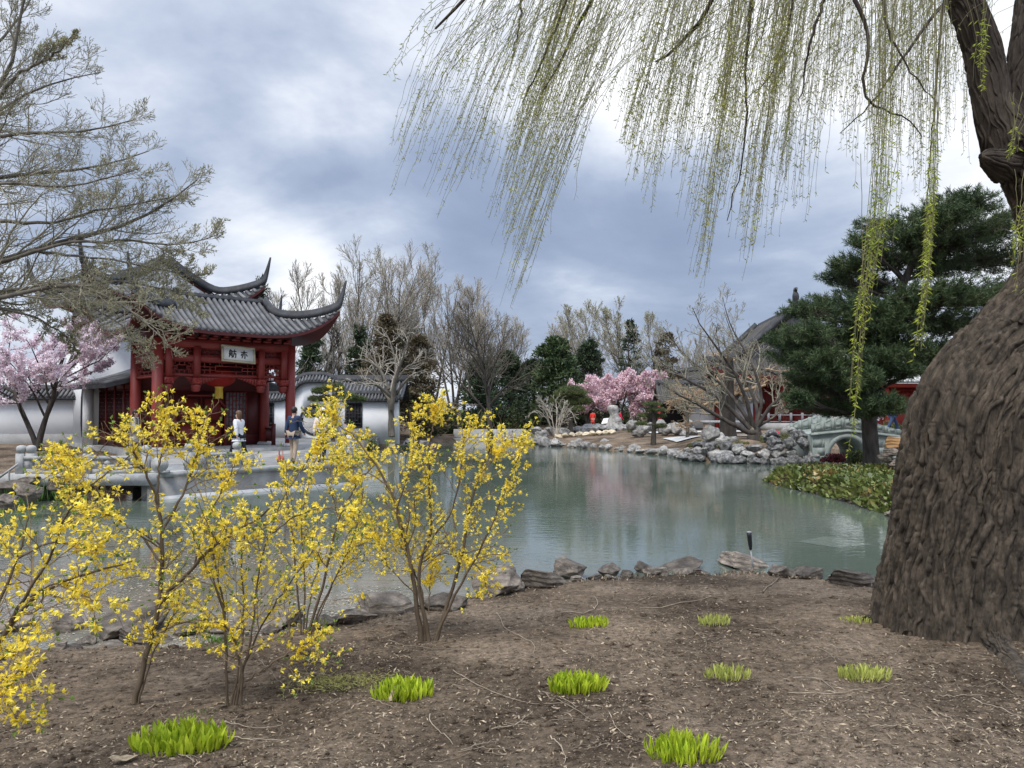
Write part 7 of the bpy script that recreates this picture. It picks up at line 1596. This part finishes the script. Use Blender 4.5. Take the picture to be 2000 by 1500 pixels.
# ------------------------------------------------------------------ people
def skin_obj(name, verts, edges, radii, m, parent, sub=2):
    me = bpy.data.meshes.new(name); me.from_pydata([tuple(map(float, v)) for v in verts], edges, []); o = link(name, me, m, parent)
    sk = o.modifiers.new('Skin', 'SKIN'); sk.use_smooth_shade = True
    for i, r in enumerate(radii): d = me.skin_vertices[0].data[i]; d.radius = (r[0], r[1]) if isinstance(r, tuple) else (r, r)
    me.skin_vertices[0].data[0].use_root = True
    s = o.modifiers.new('Subdivision', 'SUBSURF'); s.levels = sub; s.render_levels = sub
    return o
def person(label, px, py, d, h, yaw, top, legs, hair='hair', long_hair=False, stride=.16, cap=False, coat=False, arms=(.1, -.1), z=None, shoe='cblack', lean=.0):
    """faces local -Y; yaw turns it; feet at (px,py) at distance d"""
    x = at(px, py, d)[0]; z = (.70 if z is None else z); root = thing('person', label, 'person', (x, d, z), yaw); k = h / 1.7
    sh = 1.40; hipz = .92
    J = dict(pel=(0, 0, .95), spi=(0, -.01 - lean * .1, 1.12), che=(0, -.02 - lean * .25, 1.32), nk=(0, -.01 - lean * .32, 1.46), hb=(0, -.035 - lean * .36, 1.545), hd=(0, -.03 - lean * .38, 1.625), nose=(0, -.118 - lean * .38, 1.585))
    for s, nm in ((-1, 'L'), (1, 'R')):
        sw = arms[0 if s < 0 else 1]
        J['sh' + nm] = (s * .17, -.01 - lean * .28, sh); J['el' + nm] = (s * .215, -.01 - sw * .7, 1.13); J['wr' + nm] = (s * .215, -.07 - sw * 1.7, .91 + abs(sw) * .2); J['pa' + nm] = (s * .21, -.085 - sw * 1.9, .84 + abs(sw) * .22)
        st = stride * s
        J['hi' + nm] = (s * .085, 0, hipz); J['kn' + nm] = (s * .09, -.03 - st * .75, .50); J['an' + nm] = (s * .09, .03 - st * 1.35, .085 + max(0, -st) * .35); J['to' + nm] = (s * .10, -.13 - st * 1.35, .035)
    names = list(J); I = {n: i for i, n in enumerate(names)}; V = [np.array(J[n]) * k for n in names]
    rad = dict(pel=(.135, .105), spi=(.12, .095), che=(.145, .10), nk=.05, hb=(.068, .08), hd=(.078, .092), nose=.014)
    for nm in 'LR': rad.update({'sh' + nm: .062, 'el' + nm: .042, 'wr' + nm: .027, 'pa' + nm: (.020, .038), 'hi' + nm: .088, 'kn' + nm: .058, 'an' + nm: .038, 'to' + nm: .032})
    E = [('pel', 'spi'), ('spi', 'che'), ('che', 'nk'), ('nk', 'hb'), ('hb', 'hd'), ('hb', 'nose')]
    for nm in 'LR': E += [('che', 'sh' + nm), ('sh' + nm, 'el' + nm), ('el' + nm, 'wr' + nm), ('wr' + nm, 'pa' + nm), ('pel', 'hi' + nm), ('hi' + nm, 'kn' + nm), ('kn' + nm, 'an' + nm), ('an' + nm, 'to' + nm)]
    verts = list(V); edges = [(I[a], I[b]) for a, b in E]; R = [tuple(np.array(rad[n]) * k) if isinstance(rad[n], tuple) else rad[n] * k for n in names]
    for s, nm in ((-1, 'L'), (1, 'R')):           # four fingers and a thumb on each palm
        p = V[I['pa' + nm]]; dirv = nrm(V[I['pa' + nm]] - V[I['wr' + nm]])
        for f in range(5):
            if f < 4: o0 = p + np.array([0, (f - 1.5) * .018, 0]) * k + dirv * .02 * k; L_ = (.06, .07, .066, .05)[f] * k; d1 = dirv + np.array([-s * .15, 0, 0]); rr = .009
            else: o0 = p + np.array([0, -.035, .02]) * k; L_ = .05 * k; d1 = dirv * .6 + np.array([-s * .2, -.7, 0]); rr = .010
            i0 = len(verts); verts += [o0, o0 + nrm(d1) * L_ * .55, o0 + nrm(d1) * L_ * .55 + nrm(d1 + np.array([-s * .5, 0, 0])) * L_ * .45]; edges += [(i0, i0 + 1), (i0 + 1, i0 + 2)]; R += [rr * k, rr * k * .95, rr * k * .75]
    skin_obj('body', verts, edges, R, M['skin'], root)
    # jacket, trousers
    tn = ['pel', 'spi', 'che', 'nk', 'shL', 'elL', 'wrL', 'shR', 'elR', 'wrR']; ti = {n: i for i, n in enumerate(tn)}; tv = [np.array(J[n]) * k for n in tn]; tv[0] = tv[0] + np.array([0, 0, -.02]) * k
    tr_ = [(.175, .145), (.16, .13), (.18, .135), (.065, .065), .082, .062, .046, .082, .062, .046]; te = [(0, 1), (1, 2), (2, 3), (2, 4), (4, 5), (5, 6), (2, 7), (7, 8), (8, 9)]
    if coat: tv += [np.array([0, .01, .72]) * k, np.array([0, .01, .55]) * k]; tr_ += [(.20, .16), (.21, .17)]; te += [(0, 10), (10, 11)]
    else: tv += [np.array([0, 0, .86]) * k]; tr_ += [(.18, .15)]; te += [(0, 10)]
    skin_obj('jacket', tv, te, [tuple(np.array(r) * k) if isinstance(r, tuple) else r * k for r in tr_], M[top], root)
    ln_ = ['pel', 'hiL', 'knL', 'anL', 'hiR', 'knR', 'anR']; lv_ = [np.array(J[n]) * k for n in ln_]
    skin_obj('trousers', lv_, [(0, 1), (1, 2), (2, 3), (0, 4), (4, 5), (5, 6)], [tuple(np.array(r) * k) if isinstance(r, tuple) else r * k for r in [(.15, .125), .105, .075, .058, .105, .075, .058]], M[legs], root)
    for nm in 'LR': skin_obj('shoe', [np.array(J['an' + nm]) * k + np.array([0, .035, -.035]) * k, np.array(J['an' + nm]) * k + np.array([0, -.06, -.045]) * k, np.array(J['to' + nm]) * k + np.array([0, -.01, .005]) * k], [(0, 1), (1, 2)], [.042 * k, .044 * k, .036 * k], M[shoe], root, 1)
    hx, hy, hz_ = np.array(J['hd']) * k; mb = MB(); Vh = ICO3.copy(); m_ = Vh[:, 1] < -.35; Vh[m_, 2] = np.maximum(Vh[m_, 2], .28); Vh[:, 2] = np.where(Vh[:, 1] > .1, Vh[:, 2], np.maximum(Vh[:, 2], -.15)); Vh = Vh * (1 + .05 * fbm(Vh * 5, 2, 3))[:, None] * [.092 * k, .105 * k, .115 * k]
    if long_hair: Vh[:, 2] = np.where((Vh[:, 1] > .01) & (Vh[:, 2] < -.01), Vh[:, 2] * 2.4, Vh[:, 2])
    mb.add(Vh + [hx, hy + .012 * k, hz_ + .012 * k], ICO3F); part('hair', mb, M[hair], root, True)
    for s in (-1, 1):
        mb = MB(); mb.add(ICO3 * .010 * k + np.array([s * .032 * k, hy - .088 * k, hz_ - .005 * k]), ICO3F); part('eye', mb, M['ink'], root, True)
        mb = MB(); mb.add(ICO3 * np.array([.012, .022, .032]) * k + np.array([s * .082 * k, hy + .0, hz_ - .03 * k]), ICO3F); part('ear', mb, M['skin'], root, True)
    mb = MB(); mb.tubes(np.array([(-.022, hy - .087 * k, hz_ - .073 * k), (0, hy - .093 * k, hz_ - .076 * k), (.022, hy - .087 * k, hz_ - .073 * k)]), [.004, .006, .004], 6); part('mouth', mb, M['lant'], root)
    if cap:
        mb = MB(); mb.lathe([(.108 * k, -.0), (.112 * k, .03 * k), (.10 * k, .075 * k), (.06 * k, .11 * k), (0, .12 * k)], (hx, hy + .01, hz_ + .02 * k), 18); mb.box((hx, hy - .14 * k, hz_ + .022 * k), (.13 * k, .10 * k, .012)); part('cap', mb, M['cap'], root, True)
    return root
w1 = person('woman in long pale grey coat with dark backpack walking right past the pavilion', 262, 885, 26.3, 1.65, PI * .52, 'cbeige', 'cgrey', 'hair', True, .14, coat=True, z=.72)
bk = thing('backpack', 'dark grey backpack on the back of the woman in the pale coat', 'backpack', w1.location, PI * .52); V = ICO3 * [.15, .11, .23]; V[:, 1] = np.clip(V[:, 1], -.07, .1); mb = MB(); mb.add(V + [0, .24, 1.20], ICO3F); part('bag_body', mb, M['cblack'], bk, True)
for s in (-1, 1): mb = MB(); mb.tubes(np.array([(s * .11, .15, 1.38), (s * .12, .02, 1.46), (s * .12, -.13, 1.36), (s * .13, -.14, 1.18)]), np.full(4, .018), 6); part('strap', mb, M['cblack'], bk)
person('woman in white jacket and black leggings striding left across the terrace', 466, 912, 23.3, 1.62, -PI * .60, 'cwhite', 'cblack', 'hairb', True, .22, z=.71)
person('man in navy jacket seen from behind in front of the right column', 573, 905, 23.9, 1.74, PI * .88, 'cnavy', 'ckhaki', 'hair', False, .06, z=.71)
person('person in pale pink shirt and white cap seen from behind', 628, 902, 24.6, 1.70, PI, 'cpink', 'cblack', 'hair', False, .05, cap=True, z=.71)
person('small child in white by the forsythia on the terrace edge', 680, 910, 25.4, .98, PI * .7, 'cwhite', 'cwhite', 'hair', False, .08, z=.71)
person('distant person in grey crouching near the moon gate wall', 671, 845, 40.5, 1.45, PI * .9, 'cgrey', 'cgrey', 'hair', False, .05, z=ground_z(-8.9, 40.5), lean=.6)
def far_z(px, d): return ground_z(at(px, 840, d)[0], d)
person('person in loose red top with dark hair standing beyond the pond', 1158, 842, 62, 1.50, PI, 'cred', 'ckhaki', 'hair', False, .04, z=far_z(1158, 62), arms=(.0, .0), coat=True)
person('person in crimson jacket and black trousers half behind the standing stone', 1211, 842, 60.5, 1.50, PI * .5, 'ccrim', 'cblack', 'hair', False, .12, z=far_z(1211, 60.5))
person('person in blue jeans walking over the stone bridge', 1744, 848, 35.0, 1.72, PI * .55, 'cnavy', 'cjean', 'hair', False, .28, z=1.28)
o = thing('orange_bag', 'orange shopping bag beside the man in the navy jacket', 'bag', (at(548, 880, 23.8)[0], 23.8, .72)); mb = MB(); mb.add(ICO3 * [.11, .07, .14] * (1 + .12 * fbm(ICO3 * 2, 2, 6))[:, None] + [0, 0, .14], ICO3F); part('bag_body', mb, M['corange'], o)
mb = MB(); mb.tubes(np.array([(-.06, 0, .28), (-.05, 0, .40), (.05, 0, .40), (.06, 0, .28)]), np.full(4, .01), 5); part('handle', mb, M['corange'], o)
# ------------------------------------------------------------------ light, sky, camera
SUN_EL, SUN_AZ = math.radians(60), math.radians(212)      # azimuth measured from +Y towards +X
w = bpy.data.worlds.new('World'); SC.world = w; w.use_nodes = True
N = w.node_tree.nodes; L = w.node_tree.links
bg = N['Background']; bg.inputs['Strength'].default_value = .12
sky = N.new('ShaderNodeTexSky'); sky.sky_type = 'NISHITA'; sky.sun_disc = False; sky.sun_elevation = SUN_EL; sky.sun_rotation = SUN_AZ; sky.air_density = 1.2; sky.dust_density = 1.5
tc = N.new('ShaderNodeTexCoord'); sep = N.new('ShaderNodeSeparateXYZ'); L.new(tc.outputs['Generated'], sep.inputs[0])
def math_(op, a, b=None, c=None):
    m = N.new('ShaderNodeMath'); m.operation = op
    for i, v in enumerate((a, b, c)):
        if v is None: continue
        if isinstance(v, (int, float)): m.inputs[i].default_value = v
        else: L.new(v, m.inputs[i])
    return m.outputs[0]
# cloud layer coordinates: project the view direction on a flat layer, softened near the horizon
zc = math_('ADD', math_('MAXIMUM', sep.outputs[2], 0.0), .22)
cx = math_('DIVIDE', sep.outputs[0], zc); cy = math_('DIVIDE', sep.outputs[1], zc)
cmb = N.new('ShaderNodeCombineXYZ'); L.new(cx, cmb.inputs[0]); L.new(cy, cmb.inputs[1]); cmb.inputs[2].default_value = 3.7
def noise(scale, det, rough, dist=0.0):
    n = N.new('ShaderNodeTexNoise'); n.inputs['Scale'].default_value = scale; n.inputs['Detail'].default_value = det; n.inputs['Roughness'].default_value = rough; n.inputs['Distortion'].default_value = dist
    L.new(cmb.outputs[0], n.inputs['Vector']); return n.outputs['Fac']
base = math_('ADD', math_('MULTIPLY', noise(1.15, 6, .55, .4), .75), math_('MULTIPLY', noise(3.2, 5, .6), .25))
val = math_('MULTIPLY_ADD', math_('SUBTRACT', base, .5), 1.4, .49)
# broad bright and dark masses by compass direction
def blob(px, py, rad, amp):
    global val
    d = nrm(ray(px, py)); v = N.new('ShaderNodeVectorMath'); v.operation = 'DOT_PRODUCT'; v.inputs[1].default_value = [float(k) for k in d]
    nv = N.new('ShaderNodeVectorMath'); nv.operation = 'NORMALIZE'; L.new(tc.outputs['Generated'], nv.inputs[0]); L.new(nv.outputs[0], v.inputs[0])
    m = N.new('ShaderNodeMapRange'); m.interpolation_type = 'SMOOTHSTEP'; m.inputs['From Min'].default_value = math.cos(math.radians(rad)); m.inputs['From Max'].default_value = 1; m.inputs['To Max'].default_value = amp
    L.new(v.outputs['Value'], m.inputs['Value']); val = math_('ADD', val, m.outputs[0])
for b_ in BLOBS: blob(*b_)
cr = N.new('ShaderNodeValToRGB'); e = cr.color_ramp.elements; k = 1 / .12
stops = [(.08, (.235, .295, .43)), (.30, (.285, .35, .49)), (.44, (.37, .435, .57)), (.56, (.51, .57, .69)), (.68, (.73, .77, .85)), (.84, (.97, .98, 1.0))]
e[0].position = stops[0][0]; e[0].color = (*[c * k for c in stops[0][1]], 1); e[1].position = stops[-1][0]; e[1].color = (*[c * k for c in stops[-1][1]], 1)
for p, c in stops[1:-1]: q = e.new(p); q.color = (*[x * k for x in c], 1)
L.new(val, cr.inputs[0])
mx = N.new('ShaderNodeMix'); mx.data_type = 'RGBA'; mx.inputs[0].default_value = .93; L.new(sky.outputs[0], mx.inputs[6]); L.new(cr.outputs[0], mx.inputs[7]); 
# an overcast sky is brighter overhead, and here also behind the viewer
zb = N.new('ShaderNodeMapRange'); zb.interpolation_type = 'SMOOTHSTEP'; zb.inputs['From Min'].default_value = .45; zb.inputs['From Max'].default_value = .85; zb.inputs['To Min'].default_value = 1; zb.inputs['To Max'].default_value = ZEN; L.new(sep.outputs[2], zb.inputs['Value'])
yb = N.new('ShaderNodeMapRange'); yb.interpolation_type = 'SMOOTHSTEP'; yb.inputs['From Min'].default_value = .25; yb.inputs['From Max'].default_value = -.6; yb.inputs['To Min'].default_value = 1; yb.inputs['To Max'].default_value = BEH; L.new(sep.outputs[1], yb.inputs['Value'])
gain = math_('MULTIPLY', zb.outputs[0], yb.outputs[0])
vm = N.new('ShaderNodeVectorMath'); vm.operation = 'SCALE'; L.new(mx.outputs[2], vm.inputs[0]); L.new(gain, vm.inputs['Scale']); L.new(vm.outputs[0], bg.inputs['Color'])
sd = bpy.data.lights.new('Sun', 'SUN'); sd.energy = SUN_E; sd.angle = math.radians(20); sd.color = (1, .96, .90); so = bpy.data.objects.new('Sun', sd); COL.objects.link(so)
dv = Vector((math.sin(SUN_AZ) * math.cos(SUN_EL), math.cos(SUN_AZ) * math.cos(SUN_EL), math.sin(SUN_EL))); so.rotation_euler = dv.to_track_quat('Z', 'Y').to_euler()
cd = bpy.data.cameras.new('Camera'); cd.sensor_width = 36; cd.lens = 36 * F / 2000; cd.clip_start = .1; cd.clip_end = 3000
co = bpy.data.objects.new('Camera', cd); COL.objects.link(co); co.location = (0, 0, CAMZ); co.rotation_euler = (PI / 2 + PITCH, 0, 0); SC.camera = co
SC.view_settings.view_transform = 'Standard'; SC.view_settings.look = 'None'; SC.view_settings.exposure = EXPO; SC.view_settings.gamma = 1
SC.cycles.max_bounces = 8; SC.cycles.transparent_max_bounces = 8
